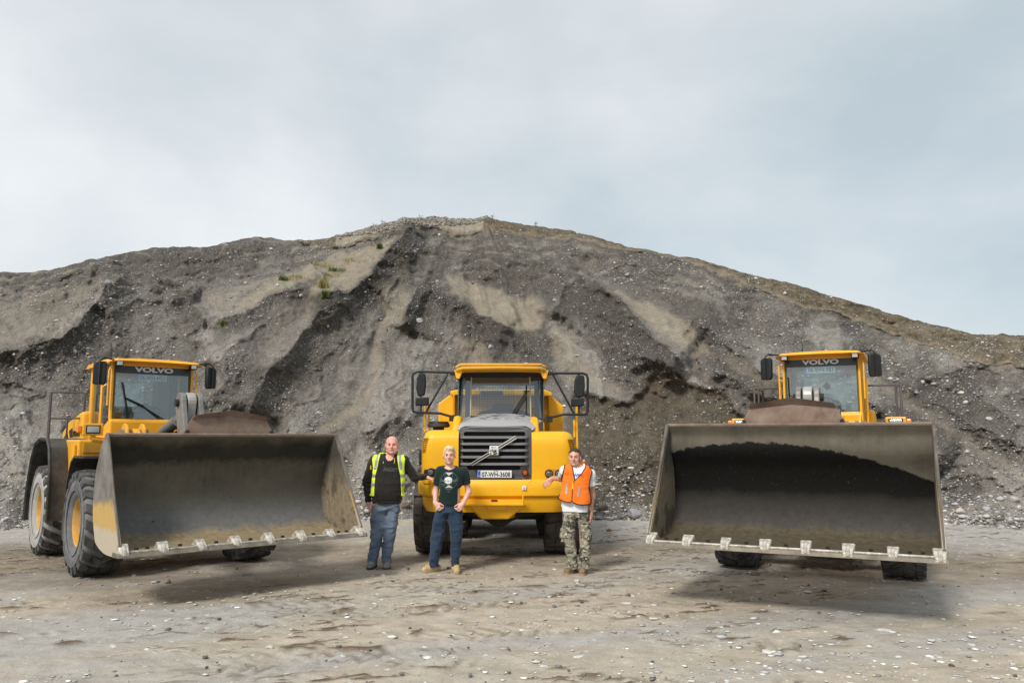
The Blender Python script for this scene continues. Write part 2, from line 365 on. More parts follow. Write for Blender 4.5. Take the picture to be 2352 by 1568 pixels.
crest = [(-3200, 700), (-1200, 660), (-300, 634), (0, 623), (70, 625), (130, 617), (200, 600), (260, 585), (340, 570), (400, 565), (460, 567), (500, 562), (560, 546), (600, 543), (650, 549), (700, 551), (760, 546), (800, 537),
         (860, 522), (920, 510), (965, 501), (1000, 497), (1040, 502), (1090, 503), (1120, 497), (1150, 506), (1180, 509), (1240, 520), (1300, 527), (1350, 537), (1400, 552), (1450, 567), (1500, 577), (1560, 589), (1600, 592),
         (1650, 607), (1700, 622), (1760, 637), (1820, 650), (1880, 668), (1930, 683), (2000, 703), (2060, 722), (2120, 738), (2180, 752), (2240, 766), (2275, 766), (2300, 765), (2352, 771), (2500, 795), (2750, 840), (3400, 900), (5200, 940)]
toe = [(-3200, 1250), (-300, 1222), (0, 1212), (400, 1204), (850, 1193), (1100, 1187), (1500, 1194), (2200, 1206), (2352, 1212), (2700, 1222), (5200, 1250)]
cols_px = np.concatenate([np.linspace(-3200, -340, 60), np.arange(-300, 2660, 2.7), np.linspace(2700, 5200, 50)])
cy = np.interp(cols_px, *zip(*crest)); ty = np.interp(cols_px, *zip(*toe)); sm = lambda v: np.convolve(np.pad(v, 30, mode='edge'), np.hanning(61) / np.hanning(61).sum(), 'valid')
cyn = cy - sm(cy) + 1.6 * fbm(cols_px / 16, cols_px * 0, o=4, s=3); cy = sm(cy); ty = sm(ty)
mc = (784 - cy) / FPX; ec = (mc * CA + SA) / (CA - mc * SA)           # dz = ec*Y at the crest
mt_ = (784 - ty) / FPX; Yt = -HC * (CA - mt_ * SA) / (mt_ * CA + SA)
SL = 0.74
Yc = (SL * Yt + HC) / (SL - ec); Hc_ = SL * (Yc - Yt)
NR, NB = 400, 26
w = np.linspace(0, 1, NR)[:, None]; prof = w ** 1.06 + 0.035 * np.sin(w * math.pi)
Yg = Yt + (Yc - Yt) * w; Zg = Hc_ * prof
# picture position of the plain slope: only used to lay out the ridges and gullies seen in the photograph
def proj(X, Y, Z):
    dz = Z - HC; d = Y * CA + dz * SA; u_ = -Y * SA + dz * CA; return 1176 + FPX * X / d, 784 - FPX * u_ / d
ub = (cols_px - 1176) / FPX                                               # bearing (depth ~ Y*CA + dz*SA)
dep = Yg * CA + (Zg - HC) * SA; Xg = ub * dep
PX, PY = proj(Xg, Yg, Zg)
nx1 = fbm(PX / 90, PY / 70, o=4, s=21); nx2 = fbm(PX / 22, PY / 22, o=3, s=31)
QX, QY = PX + 9 * nx1 + 4.5 * nx2, PY + 8 * fbm(PX / 80 + 9, PY / 60, o=4, s=41) + 4.5 * fbm(PX / 20, PY / 20 + 7, o=3, s=43)
R = np.zeros_like(PX); dark = np.zeros_like(PX); sand = np.zeros_like(PX); brown = np.zeros_like(PX); peb = np.zeros_like(PX) + 0.3
SC = [([(690, 712), (790, 693), (850, 650), (868, 617), (935, 560), (990, 548)], .75, 110, 40, .95), ([(470, 752), (520, 742), (600, 715), (660, 680), (725, 648)], .35, 80, 32, .7),
      ([(-60, 840), (0, 828), (60, 805), (160, 770), (215, 722), (265, 665), (300, 620)], .7, 130, 48, .62), ([(560, 960), (600, 890), (640, 836), (690, 788), (735, 742), (790, 715), (815, 690)], .75, 60, 55, .5),
      ([(925, 770), (950, 700), (983, 648)], .6, 18, 50, .75), ([(983, 648), (1040, 690), (1100, 735), (1180, 768)], .55, 60, 45, .8),
      ([(1262, 735), (1300, 672), (1340, 638)], .5, 22, 50, .7), ([(1340, 638), (1380, 680), (1430, 720), (1500, 785), (1590, 860)], .75, 90, 60, .75),
      ([(1560, 790), (1600, 745), (1660, 790), (1740, 850), (1850, 910)], .4, 50, 45, .55), ([(1950, 880), (2030, 950), (2120, 1020), (2200, 1050)], .4, 70, 35, .75),
      ([(2050, 860), (2150, 930), (2300, 1000), (2400, 1030)], .3, 60, 35, .5), ([(380, 690), (420, 700), (455, 735), (470, 760)], .3, 30, 30, .6), ([(1110, 640), (1170, 602), (1230, 612), (1320, 650)], .3, 40, 50, .55),
      ([(240, 740), (330, 700), (380, 640)], .35, 40, 50, .35), ([(300, 600), (420, 590), (540, 570), (620, 580)], .2, 40, 40, .5), ([(1750, 720), (1850, 790), (1980, 850)], .25, 60, 50, .35),
      ([(120, 660), (200, 640), (280, 600)], .25, 40, 30, .45), ([(60, 720), (150, 690), (230, 640)], .18, 50, 25, .35), ([(340, 640), (400, 650), (450, 690)], .3, 30, 28, .6), ([(480, 850), (560, 790), (640, 740), (700, 725)], .3, 60, 40, .45), ([(430, 960), (520, 880), (600, 800)], .25, 60, 40, .35),
      ([(880, 700), (905, 660), (950, 640)], .3, 30, 25, .6), ([(1040, 770), (1100, 780), (1190, 800)], .2, 40, 30, .5), ([(1420, 640), (1500, 670), (1600, 700), (1700, 760)], .2, 50, 40, .45), ([(1440, 800), (1500, 830), (1560, 870)], .25, 40, 30, .5), ([(1640, 850), (1720, 890), (1800, 930)], .3, 40, 35, .55),
      ([(2050, 960), (2130, 1020), (2180, 1070)], .25, 40, 30, .6), ([(2180, 880), (2260, 920), (2360, 990)], .25, 60, 35, .5), ([(900, 590), (1000, 575), (1120, 590), (1240, 580)], .12, 30, 16, .4), ([(1250, 600), (1340, 590), (1450, 610), (1560, 650)], .14, 30, 18, .45), ([(820, 1000), (900, 960), (980, 935)], .25, 40, 30, .45), ([(600, 690), (680, 660), (740, 640)], .1, 30, 10, .4)]
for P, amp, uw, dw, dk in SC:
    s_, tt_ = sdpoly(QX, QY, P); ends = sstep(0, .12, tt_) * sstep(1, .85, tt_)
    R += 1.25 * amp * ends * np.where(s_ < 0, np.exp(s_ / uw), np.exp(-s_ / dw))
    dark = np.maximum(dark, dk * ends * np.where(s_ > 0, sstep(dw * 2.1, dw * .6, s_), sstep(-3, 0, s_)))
# slump scar on the right of the truck
s_, tt_ = sdpoly(QX, QY, [(1300, 890), (1370, 905), (1400, 915), (1440, 915), (1475, 895), (1490, 862), (1525, 858), (1600, 880), (1660, 898), (1690, 940), (1760, 985), (1830, 1050)])
ends = sstep(0, .08, tt_) * sstep(1, .9, tt_); R -= .20 * ends * np.where(s_ > 0, sstep(0, 16, s_) * sstep(190, 40, s_), 0)
scar = ends * np.where(s_ > 0, sstep(0, 3, s_) * sstep(300, 190, s_ + 55 * nx1), 0); R += .22 * scar * sstep(20, 120, s_)
dark = np.maximum(dark, scar * (.72 + .2 * nx2)); dark = np.maximum(dark, ends * .62 * np.where(s_ > 0, sstep(22 + 18 * nx2, 4, s_), 0)); brown = np.maximum(brown, scar * .45); SCAR = scar
# brown cap along the crest
s_, tt_ = sdpoly(QX, QY, [(700, 560), (790, 577), (870, 566), (930, 548), (990, 530), (1100, 535), (1250, 545), (1340, 560), (1500, 592), (1640, 622), (1800, 690), (1930, 728), (2110, 795), (2230, 828), (2352, 842), (2700, 890)])
cap = np.where(s_ < 0, sstep(0, 4, -s_), 0) * (PX > 690); brown = np.maximum(brown, cap * (.85 + .15 * nx2)); R += .07 * cap
peb += .55 * cap * sstep(1180, 1080, PX); dark = np.maximum(dark, cap * sstep(10, 2, np.abs(PY - cy)) * .75)
sandline = np.where(s_ < 0, sstep(16, 5, -s_) * sstep(0, 2, -s_), 0) * (PX > 1250); sand = np.maximum(sand, .45 * sandline)
sand = np.maximum(sand, .75 * np.where((s_ < 0) & (PX < 1110) & (PX > 770), sstep(0, 6, -s_) * sstep(14, 6, np.abs(-s_ - 20)) + .5, 0) * cap)
SANDS = [([(640, 640), (700, 610), (775, 585), (935, 560), (866, 622), (850, 648), (790, 690), (690, 712), (722, 648), (660, 680), (595, 716), (500, 745), (560, 690)], .82), ([(1015, 622), (1060, 632), (1120, 652), (1180, 678), (1222, 668), (1252, 700), (1240, 760), (1150, 765), (1090, 725), (1045, 685)], .85),
         ([(1375, 668), (1430, 690), (1500, 715), (1590, 750), (1620, 790), (1660, 815), (1600, 830), (1540, 800), (1450, 740)], .75), ([(872, 655), (952, 668), (945, 735), (900, 780), (868, 815), (850, 790), (875, 720)], .55),
         ([(850, 780), (885, 800), (872, 880), (830, 960), (740, 1010), (690, 1000), (790, 930), (835, 860)], .62), ([(-40, 700), (120, 680), (255, 655), (205, 722), (150, 770), (-40, 830)], .35), ([(1265, 740), (1320, 760), (1360, 850), (1470, 905), (1400, 912), (1300, 880), (1255, 800)], .5),
         ([(470, 690), (560, 650), (640, 640), (560, 700), (490, 745)], .5), ([(1030, 770), (1110, 780), (1140, 840), (1050, 850)], .55), ([(1640, 790), (1720, 830), (1800, 880), (1760, 900), (1680, 850)], .45), ([(2150, 830), (2352, 860), (2360, 835), (2240, 815)], .3), ([(1960, 860), (2060, 930), (2230, 1040), (2352, 1090), (2352, 1060), (2150, 950), (2040, 870)], .4),
         ([(640, 700), (760, 705), (700, 770), (600, 850), (560, 850)], .22)]
for P, a in SANDS: sand = np.maximum(sand, a * inpoly(QX, QY, P, 16))
# strata, rills down the fall line, clods
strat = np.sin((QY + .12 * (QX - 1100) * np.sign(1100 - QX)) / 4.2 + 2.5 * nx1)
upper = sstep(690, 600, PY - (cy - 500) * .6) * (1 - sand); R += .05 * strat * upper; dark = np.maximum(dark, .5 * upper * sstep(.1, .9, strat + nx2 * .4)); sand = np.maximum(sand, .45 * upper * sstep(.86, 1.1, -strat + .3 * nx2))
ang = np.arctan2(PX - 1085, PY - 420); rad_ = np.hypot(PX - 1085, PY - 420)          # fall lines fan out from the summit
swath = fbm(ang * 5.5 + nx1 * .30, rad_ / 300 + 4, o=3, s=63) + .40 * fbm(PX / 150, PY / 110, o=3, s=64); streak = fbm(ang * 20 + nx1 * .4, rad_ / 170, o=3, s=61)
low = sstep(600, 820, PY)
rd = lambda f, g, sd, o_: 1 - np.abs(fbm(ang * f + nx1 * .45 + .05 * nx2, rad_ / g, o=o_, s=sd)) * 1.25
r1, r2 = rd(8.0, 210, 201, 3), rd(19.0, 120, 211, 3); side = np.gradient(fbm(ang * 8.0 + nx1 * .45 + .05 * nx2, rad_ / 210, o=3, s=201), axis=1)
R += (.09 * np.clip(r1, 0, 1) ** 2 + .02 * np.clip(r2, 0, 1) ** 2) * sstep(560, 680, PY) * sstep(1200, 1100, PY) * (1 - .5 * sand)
crag = sstep(.72, .98, r1) * sstep(.1, .6, fbm(PX / 120, PY / 90, o=2, s=221) + .3); dark = np.maximum(dark, .40 * crag * sstep(0, .004, side * np.sign(PX - 1085)) * (1 - .8 * sand))  # crags get one dark flank: side shading put into the tone colour
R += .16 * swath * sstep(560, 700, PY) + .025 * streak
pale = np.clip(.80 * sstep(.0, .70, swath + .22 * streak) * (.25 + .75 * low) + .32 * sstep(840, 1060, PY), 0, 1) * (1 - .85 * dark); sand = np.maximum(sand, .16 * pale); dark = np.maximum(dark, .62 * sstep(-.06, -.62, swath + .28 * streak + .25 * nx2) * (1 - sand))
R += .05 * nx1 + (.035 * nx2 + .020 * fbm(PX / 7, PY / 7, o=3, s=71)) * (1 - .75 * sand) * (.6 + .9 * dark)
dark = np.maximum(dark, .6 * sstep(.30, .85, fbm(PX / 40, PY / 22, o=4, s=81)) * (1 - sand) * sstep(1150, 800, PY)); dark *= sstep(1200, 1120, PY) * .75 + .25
pale = np.maximum(pale, .8 * sstep(1080, 1185, PY + 22 * nx1))
peb += .3 * nx1 + .35 * sstep(.1, .8, fbm(PX / 60, PY / 45, o=3, s=91)) + .5 * sstep(1030, 1180, PY) - .35 * sand
pale = pale * (1 - .8 * SCAR); sand = sand * (1 - .8 * SCAR)
sand = np.clip(sand * (1 - .75 * dark * (sand < .5)), 0, 1); R *= sstep(0, .06, w) * (1 - .75 * sstep(.965, 1, w))
for A in (dark, brown, peb): np.clip(A, 0, 1, A)
Zg = Zg - (cyn / FPX * Yg) * sstep(.80, 1, w); Yn = Yg - 1.55 * R - .45 * sstep(.12, 0, w) * fbm(PX / 70, PX * 0, o=3, s=5); Xg = Xg * (Yn / Yg); Yg = Yn
# behind the crest the heap falls away
wb = np.linspace(0, 1, NB + 1)[1:, None] ** 1.5; Yb = Yg[-1] + 26 * wb; Zb = Zg[-1] - 2.5 * wb - .4 * sstep(0, .1, wb) ; Xb = Xg[-1] * (Yb / Yg[-1])
X_, Y_, Z_ = np.vstack([Xg, Xb]), np.vstack([Yg, Yb]), np.vstack([Zg - .03, Zb])
nr, nc = X_.shape; V = np.stack([X_, Y_, Z_], -1).reshape(-1, 3)
ii = (np.arange(nr - 1)[:, None] * nc + np.arange(nc - 1)).ravel(); F = np.stack([ii, ii + 1, ii + nc + 1, ii + nc], -1)
pad = lambda A, v: np.vstack([A, np.full((NB, nc), v)])
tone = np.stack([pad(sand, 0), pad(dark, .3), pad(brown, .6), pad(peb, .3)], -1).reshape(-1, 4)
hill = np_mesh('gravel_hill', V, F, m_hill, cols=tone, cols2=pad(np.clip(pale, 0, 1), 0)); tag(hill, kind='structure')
HILL_V = V.reshape(nr, nc, 3); HILL_N = NR

# ---- ground
m_gr, t, b, NN, LL = node_mat('dirt_yard')
tcn = NN('ShaderNodeTexCoord'); vec = tcn.outputs['Object']
at_ = NN('ShaderNodeAttribute'); at_.attribute_name = 'tone'; sp = NN('ShaderNodeSeparateColor'); LL(at_.outputs['Color'], sp.inputs[0])
mpn = NN('ShaderNodeMapping'); mpn.inputs['Rotation'].default_value = (0, 0, math.radians(-28)); mpn.inputs['Scale'].default_value = (0.35, 1.5, 1); LL(vec, mpn.inputs[0])
n_str = noise(t, mpn.outputs[0], 1.6, 7, 0.65); n_mid = noise(t, vec, 3.5, 7, 0.7); n_fin = noise(t, vec, 34, 4, 0.7)
grey = mixc(t, mrange(t, n_mid.outputs[0], .3, .7), (0.315, 0.293, 0.262), (0.465, 0.445, 0.412)); beige = mixc(t, mrange(t, n_mid.outputs[0], .3, .7), (0.345, 0.292, 0.224), (0.525, 0.462, 0.372))
base = mixc(t, sp.outputs[0], grey, beige)
base = mixc(t, mth(t, 'MULTIPLY', mrange(t, n_str.outputs[0], .54, .74), 0.6), base, (0.23, 0.185, 0.14))
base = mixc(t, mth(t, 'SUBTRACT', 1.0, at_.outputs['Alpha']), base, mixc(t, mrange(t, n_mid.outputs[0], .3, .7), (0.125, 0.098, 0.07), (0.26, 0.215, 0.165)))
base = mixc(t, sp.outputs[1], base, mixc(t, n_fin.outputs[0], (0.07, 0.046, 0.029), (0.20, 0.148, 0.10)))
base = mixc(t, 0.45, base, mixc(t, n_fin.outputs[0], mixc(t, 1.0, base, (.55, .55, .55), 'MULTIPLY'), mixc(t, 1.0, base, (1.4, 1.4, 1.4), 'MULTIPLY')))
vo = NN('ShaderNodeTexVoronoi'); vo.inputs['Scale'].default_value = 9; LL(vec, vo.inputs['Vector']); vs_ = NN('ShaderNodeSeparateColor'); LL(vo.outputs['Color'], vs_.inputs[0])
stone = mth(t, 'MULTIPLY', mrange(t, mth(t, 'ADD', vo.outputs['Distance'], mth(t, 'MULTIPLY', n_fin.outputs[0], .2)), 0.38, 0.28), mth(t, 'GREATER_THAN', mth(t, 'ADD', vs_.outputs[0], mth(t, 'MULTIPLY', sp.outputs[2], 0.28)), 0.97))
base = mixc(t, mth(t, 'MULTIPLY', stone, .85), base, mixc(t, vs_.outputs[1], (0.50, 0.49, 0.48), (0.78, 0.77, 0.75)))
vo3 = NN('ShaderNodeTexVoronoi'); vo3.inputs['Scale'].default_value = 28; LL(vec, vo3.inputs['Vector']); vs3 = NN('ShaderNodeSeparateColor'); LL(vo3.outputs['Color'], vs3.inputs[0])
st3 = mth(t, 'MULTIPLY', mrange(t, vo3.outputs['Distance'], .4, .25), mth(t, 'GREATER_THAN', vs3.outputs[0], .93)); base = mixc(t, mth(t, 'MULTIPLY', st3, .7), base, mixc(t, vs3.outputs[1], (.12, .10, .09), (.6, .59, .57)))
LL(base, b.inputs['Base Color']); b.inputs['Roughness'].default_value = 0.92; b.inputs['Specular IOR Level'].default_value = 0.2
bp = NN('ShaderNodeBump'); bp.inputs['Strength'].default_value = 0.7; bp.inputs['Distance'].default_value = 0.03
LL(mth(t, 'ADD', mth(t, 'ADD', n_mid.outputs[0], mth(t, 'MULTIPLY', n_fin.outputs[0], .6)), mth(t, 'MULTIPLY', stone, .4)), bp.inputs['Height']); LL(bp.outputs[0], b.inputs['Normal'])
gx = np.concatenate([-np.geomspace(900, 15.2, 30), np.arange(-15, 15.01, .035), np.geomspace(15.2, 900, 30)])
gy = np.concatenate([-np.geomspace(900, 1, 20), np.linspace(0, 5.2, 12), 5.3 * np.exp(np.linspace(0, math.log(19 / 5.3), 430)), np.geomspace(19.3, 900, 30)])
GX, GY = np.meshgrid(gx, gy)
def track_h(X, Y):
    """tyre tracks: returns height and looseness"""
    h = np.zeros_like(X); cl = np.zeros_like(X)
    for x0, y0, ang, cur, wd, pit, ph in ((-4.3, 5.9, 25, .012, .30, .17, 0), (-4.9, 7.4, 22, .010, .30, .17, .5), (-7.5, 8.9, 14, .0, .28, .16, 0), (2.2, 7.6, 12, .02, .3, .17, .3), (1.0, 6.3, 9, .015, .3, .18, .7), (-1.0, 9.6, 17, -.01, .3, .17, .2)):
        a = math.radians(ang); dx, dy = X - x0, Y - y0; s_ = dx * math.cos(a) + dy * math.sin(a); d_ = -dx * math.sin(a) + dy * math.cos(a) - cur * s_ * s_ * .5 + .12 * fbm(s_ / 1.5, X * 0, o=2, s=int(ph * 10) + 3)
        inb = sstep(wd + .06, wd - .02, np.abs(d_)); fade = sstep(-.05, .55, fbm(X / 1.1 + ph * 9, Y / .9, o=3, s=7))
        lug = np.sin(2 * math.pi * (s_ / pit + np.abs(d_) * 3.2 + ph)); h += inb * (-.010 + .012 * sstep(-.1, .3, lug)) * fade
        edge = np.exp(-((np.abs(d_) - wd - .05) / .09) ** 2); cr2 = sstep(.25, .75, fbm(X * 3.2, Y * 3.2, o=3, s=19 + int(ph * 10))) * fade; h += .022 * edge * cr2; cl = np.maximum(cl, edge * cr2); cl = np.maximum(cl, .55 * inb * fade * sstep(.1, -.5, lug) * sstep(-.1, .4, fbm(X * 5, Y * 5, o=3, s=23)))
    return h, cl
near = (np.abs(GX) < 16) & (GY > 0) & (GY < 20)
H = np.zeros_like(GX); CL = np.zeros_like(GX)
xs, ys = GX[near], GY[near]
th_, cl_ = track_h(xs, ys); st = fbm((xs * .9 + ys * .42) * .5, (ys * .9 - xs * .42) * 2.0, o=4, s=101)
cl2 = sstep(.62, 1.05, fbm((xs * .93 + ys * .36) * 3.2, (ys * .93 - xs * .36) * 10.0, o=4, s=111, g=.65)) * sstep(-.1, .5, fbm(xs / 2.5, ys / 2.0, o=2, s=121))
H[near] = th_ + .006 * st + .007 * fbm(xs * 7, ys * 7, o=4, s=131) + .014 * cl2; CL[near] = np.clip(np.maximum(cl_, 1.0 * cl2), 0, 1)
H *= sstep(16, 14.5, np.abs(GX)); H -= .02 * (GY > 19)
tb = sstep(-.35, .45, fbm((GX * .9 + GY * .42) / 5, (GY * .9 - GX * .42) / 1.3, o=4, s=141) + .35 * np.exp(-((GX + .3) / 4.5) ** 2) - .45 * sstep(-2.5, -6, GX) * (GY < 9.5) - .7 * sstep(13.2, 15.5, GY) - .25 * sstep(2, 6, GX))
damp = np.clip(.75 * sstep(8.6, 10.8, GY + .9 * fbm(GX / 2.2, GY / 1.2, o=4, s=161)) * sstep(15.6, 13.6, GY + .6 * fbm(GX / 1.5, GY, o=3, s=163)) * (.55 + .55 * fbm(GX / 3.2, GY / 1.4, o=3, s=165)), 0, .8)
stn = np.clip(.25 + .55 * sstep(.5, 4, GX) * sstep(9.5, 6.5, GY) + .3 * sstep(13, 16, GY) + .3 * fbm(GX, GY, o=2, s=151), 0, 1)
V = np.stack([GX, GY, H], -1).reshape(-1, 3); nc = len(gx); ii = (np.arange(len(gy) - 1)[:, None] * nc + np.arange(nc - 1)).ravel(); F = np.stack([ii, ii + 1, ii + nc + 1, ii + nc], -1)
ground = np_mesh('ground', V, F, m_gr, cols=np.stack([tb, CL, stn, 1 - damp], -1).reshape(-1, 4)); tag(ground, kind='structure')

# ---- stones
m_st, t, b, NN, LL = node_mat('loose_stone'); at_ = NN('ShaderNodeAttribute'); at_.attribute_name = 'tone'; tcn = NN('ShaderNodeTexCoord')
nz = noise(t, tcn.outputs['Object'], 18, 5); LL(mixc(t, .5, at_.outputs['Color'], mixc(t, nz.outputs[0], mixc(t, 1.0, at_.outputs['Color'], (.6, .6, .6), 'MULTIPLY'), mixc(t, 1.0, at_.outputs['Color'], (1.4, 1.4, 1.4), 'MULTIPLY'))), b.inputs['Base Color']); b.inputs['Roughness'].default_value = .85
def rock_proto(sub, seed):
    bm = bmesh.new(); bmesh.ops.create_icosphere(bm, subdivisions=sub, radius=1.0); V = np.array([v.co[:] for v in bm.verts]); F = np.array([[v.index for v in f.verts] for f in bm.faces]); bm.free()
    V *= (1 + .38 * vnoise(V[:, 0] * 1.3 + seed * 7, V[:, 1] * 1.3, V[:, 2] * 1.3, seed))[:, None]; return V, F
P1 = [rock_proto(1, k) for k in range(6)]; P2 = [rock_proto(2, k + 20) for k in range(6)]
PALE = np.array([(.50, .49, .47), (.40, .40, .41), (.56, .52, .45), (.30, .30, .31), (.46, .40, .33), (.22, .215, .21), (.62, .61, .59), (.17, .155, .14), (.40, .30, .24)])
def scatter(name, pos, rad, flat, parent=None, protos=P1, pal=None, sink=.25, mul=1.0):
    n = len(pos); Vs, Fs, Cs = [], [], []; o = 0
    idx = RNG.integers(0, len(protos), n); pc = PALE[RNG.choice(len(PALE), n, p=pal)] * mul * (1 + .2 * RNG.standard_normal((n, 1)))
    for k, (PV, PF) in enumerate(protos):
        s = np.where(idx == k)[0]; m = len(s)
        if not m: continue
        a = RNG.uniform(0, 2 * math.pi, m); ca_, sa_ = np.cos(a), np.sin(a); el = RNG.uniform(.7, 1.3, (m, 3)) * np.stack([np.ones(m), np.ones(m), np.full(m, flat)], -1) * rad[s][:, None]
        q = PV[None] * el[:, None, :]; x = q[..., 0] * ca_[:, None] - q[..., 1] * sa_[:, None]; y = q[..., 0] * sa_[:, None] + q[..., 1] * ca_[:, None]
        W = np.stack([x, y, q[..., 2]], -1) + pos[s][:, None, :] + np.array([0, 0, 1.0]) * (rad[s] * flat * (1 - 2 * sink) * .8)[:, None, None]
        Vs.append(W.reshape(-1, 3)); Fs.append((PF[None] + (np.arange(m) * len(PV))[:, None, None] + o).reshape(-1, 3)); Cs.append(np.repeat(np.c_[pc[s], np.ones(m)], len(PV), 0)); o += m * len(PV)
    return np_mesh(name, np.vstack(Vs), np.vstack(Fs), m_st, parent, smooth=False, cols=np.clip(np.vstack(Cs), .01, .9))
# on the slope
def slope_pts(n, wlo, whi, pw=1.0):
    c = RNG.uniform(60, len(cols_px) - 51, n).astype(int); r = ((wlo + (whi - wlo) * RNG.uniform(0, 1, n) ** pw) * (HILL_N - 1)).astype(int)
    keep = RNG.uniform(0, 1, n) < np.clip(-.05 + 1.5 * peb[r, c] - .6 * sand[r, c] - .25 * SCAR[r, c], .03, 1); c, r = c[keep], r[keep]; return HILL_V[r, c], r, c
p_, r_, c_ = slope_pts(46000, .02, .995); o = scatter('slope_pebbles', p_, np.clip(RNG.lognormal(-4.1, .52, len(p_)), .010, .085), .6, pal=[.12, .17, .08, .2, .1, .16, .04, .09, .04], mul=1.0); tag(o, 'pebbles and cobbles strewn over the grey gravel slope', 'pebbles', kind='stuff')
p_, r_, c_ = slope_pts(11000, .0, .13, 2.2); o = scatter('toe_rubble', p_, np.clip(RNG.lognormal(-3.85, .55, len(p_)), .012, .085), .6, pal=[.2, .2, .1, .15, .08, .08, .12, .04, .03], mul=.85); tag(o, 'pale rubble of stones gathered at the foot of the slope', 'rubble', kind='stuff')
# cap of pale cobbles under the crest
c = np.where((cols_px > 770) & (cols_px < 1120))[0]; cc = RNG.choice(c, 1500); rr = (HILL_N - 1 - RNG.uniform(.0, 1, 1500) * np.interp(cols_px[cc], [770, 860, 960, 1120], [6, 34, 30, 10])).astype(int)
o = scatter('crest_cobbles', HILL_V[rr, cc], RNG.uniform(.035, .085, 1500), .7, pal=[.02, .02, .5, .02, .4, .02, .0, .01, .01], mul=.46); tag(o, 'beige cobbles packed in the top layer of the hill', 'cobbles', kind='stuff')
# on the yard
n = 6500; py_ = RNG.uniform(1200, 1600, n); px_ = RNG.uniform(-60, 2410, n); Yp = np.array([ground_y(v) for v in py_]); Xp = (px_ - 1176) / FPX * (Yp * CA - HC * SA)
dens = .16 + .6 * sstep(-.5, 3.5, Xp) * sstep(10, 6.5, Yp) + .5 * sstep(14.5, 16.5, Yp) + .35 * fbm(Xp / 1.2, Yp / 1.2, o=2, s=171); k = (RNG.uniform(0, 1, n) < dens) & (Yp < 18.4); Xp, Yp = Xp[k], Yp[k]
rad = np.clip(RNG.lognormal(-4.35, .6, len(Xp)), .006, .06); o = scatter('yard_pebbles', np.stack([Xp, Yp, Xp * 0 + .006], -1), rad, .16, pal=[.30, .10, .16, .04, .05, .02, .30, .02, .01], sink=.42, mul=1.15); tag(o, 'pale pebbles pressed into the dirt yard', 'pebbles', kind='stuff')
n = 9000; Xp = RNG.uniform(-11, 11, n); Yp = RNG.uniform(5.4, 13, n); hh_, cl_ = track_h(Xp, Yp); c2 = sstep(.5, 1.0, fbm((Xp * .93 + Yp * .36) * 3.2, (Yp * .93 - Xp * .36) * 10.0, o=4, s=111, g=.65)) * sstep(-.1, .5, fbm(Xp / 2.5, Yp / 2.0, o=2, s=121))
k = RNG.uniform(0, 1, n) < np.clip(cl_ + c2, 0, 1) * .9 + .03; Xp, Yp = Xp[k], Yp[k]
o = scatter('soil_clods', np.stack([Xp, Yp, Xp * 0 + .012], -1), np.clip(RNG.lognormal(-4.5, .5, len(Xp)), .005, .028), .6, pal=[0, 0, 0, 0, .1, .1, 0, .8, 0], sink=.35, mul=.8); tag(o, 'dark crumbs of soil left by tyre tracks on the yard', 'soil clods', kind='stuff')

# single stones one can point at
def stone(name, px, py, rpx, label, col, flat=.7, Y=None, group=None, seed=0, sub=3):
    if Y is None: Y = ground_y(py); p = at(px, py, Y); p.z = 0
    else: p = Y
    r = rpx / FPX * p.y; PV, PF = rock_proto(sub, 50 + seed); PV = PV * (1 + .06 * vnoise(PV[:, 0] * 4, PV[:, 1] * 4, PV[:, 2] * 4, seed))[:, None] * np.array([1, .8, flat]) * r
    o = np_mesh(name, PV, PF, m_st, cols=np.tile((*col, 1), (len(PV), 1))); o.location = (p.x, p.y, p.z + r * flat * .55); o.rotation_euler = (0, 0, seed * 1.7); return tag(o, label, 'stone', group)
def on_hill(px, py):
    d = np.hypot(PXf - px, PYf - py); k = np.argmin(d); v = HILL_V[:HILL_N].reshape(-1, 3)[k]; return Vector(v)
PXf, PYf = proj(*HILL_V[:HILL_N].reshape(-1, 3).T)
HS = [(963, 740, 9, 'large pale boulder lodged on the dark central spur of the slope', (.42, .42, .41)), (1126, 800, 6, 'small pale boulder below the sandy hollow above the dump truck', (.42, .42, .43)), (1275, 693, 6, 'bluish grey boulder above the dark gully right of centre', (.30, .31, .33)), (172, 812, 7, 'flat grey boulder on the slope left of the left loader cab', (.36, .34, .31)),
      (248, 652, 7, 'grey boulder high on the left slope below the crest', (.27, .27, .26)), (637, 656, 4, 'pale stone among the grass tufts on the sandy slope', (.5, .5, .48)), (690, 683, 6, 'grey stone under the lower sandy ledge on the left', (.38, .38, .36)), (1010, 541, 4, 'white stone just under the top of the hill', (.58, .55, .5)),
      (953, 580, 6, 'dark grey stone at the upper end of the sandy ledge', (.24, .24, .25)), (1440, 632, 5, 'pale stone on the upper right slope', (.4, .38, .33)), (1870, 888, 5, 'grey stone behind the right loader mirror', (.4, .4, .38)), (2272, 965, 7, 'pale grey boulder far right on the slope above the rubble', (.42, .40, .37)), (2118, 880, 6, 'rounded pale boulder right of the right loader rail', (.45, .44, .42)),
      (932, 1163, 12, 'brown boulder at the slope foot beside the bald man', (.20, .165, .13)), (862, 1042, 6, 'round grey stone on the slope left of the bald man', (.36, .36, .35)), (1460, 1187, 16, 'big speckled grey boulder at the slope foot right of the men', (.30, .30, .31)), (1422, 1190, 7, 'brown stone next to the big speckled boulder', (.13, .10, .085)),
      (2206, 1178, 9, 'pale boulder in the rubble right of the right bucket', (.5, .44, .38)), (2265, 1170, 7, 'grey boulder in the rubble at the far right edge', (.42, .41, .40)), (1385, 1168, 13, 'dark brown boulder behind the hand of the man in orange', (.15, .12, .095)), (2330, 1150, 9, 'pale boulder at the right edge of the rubble', (.40, .38, .35))]
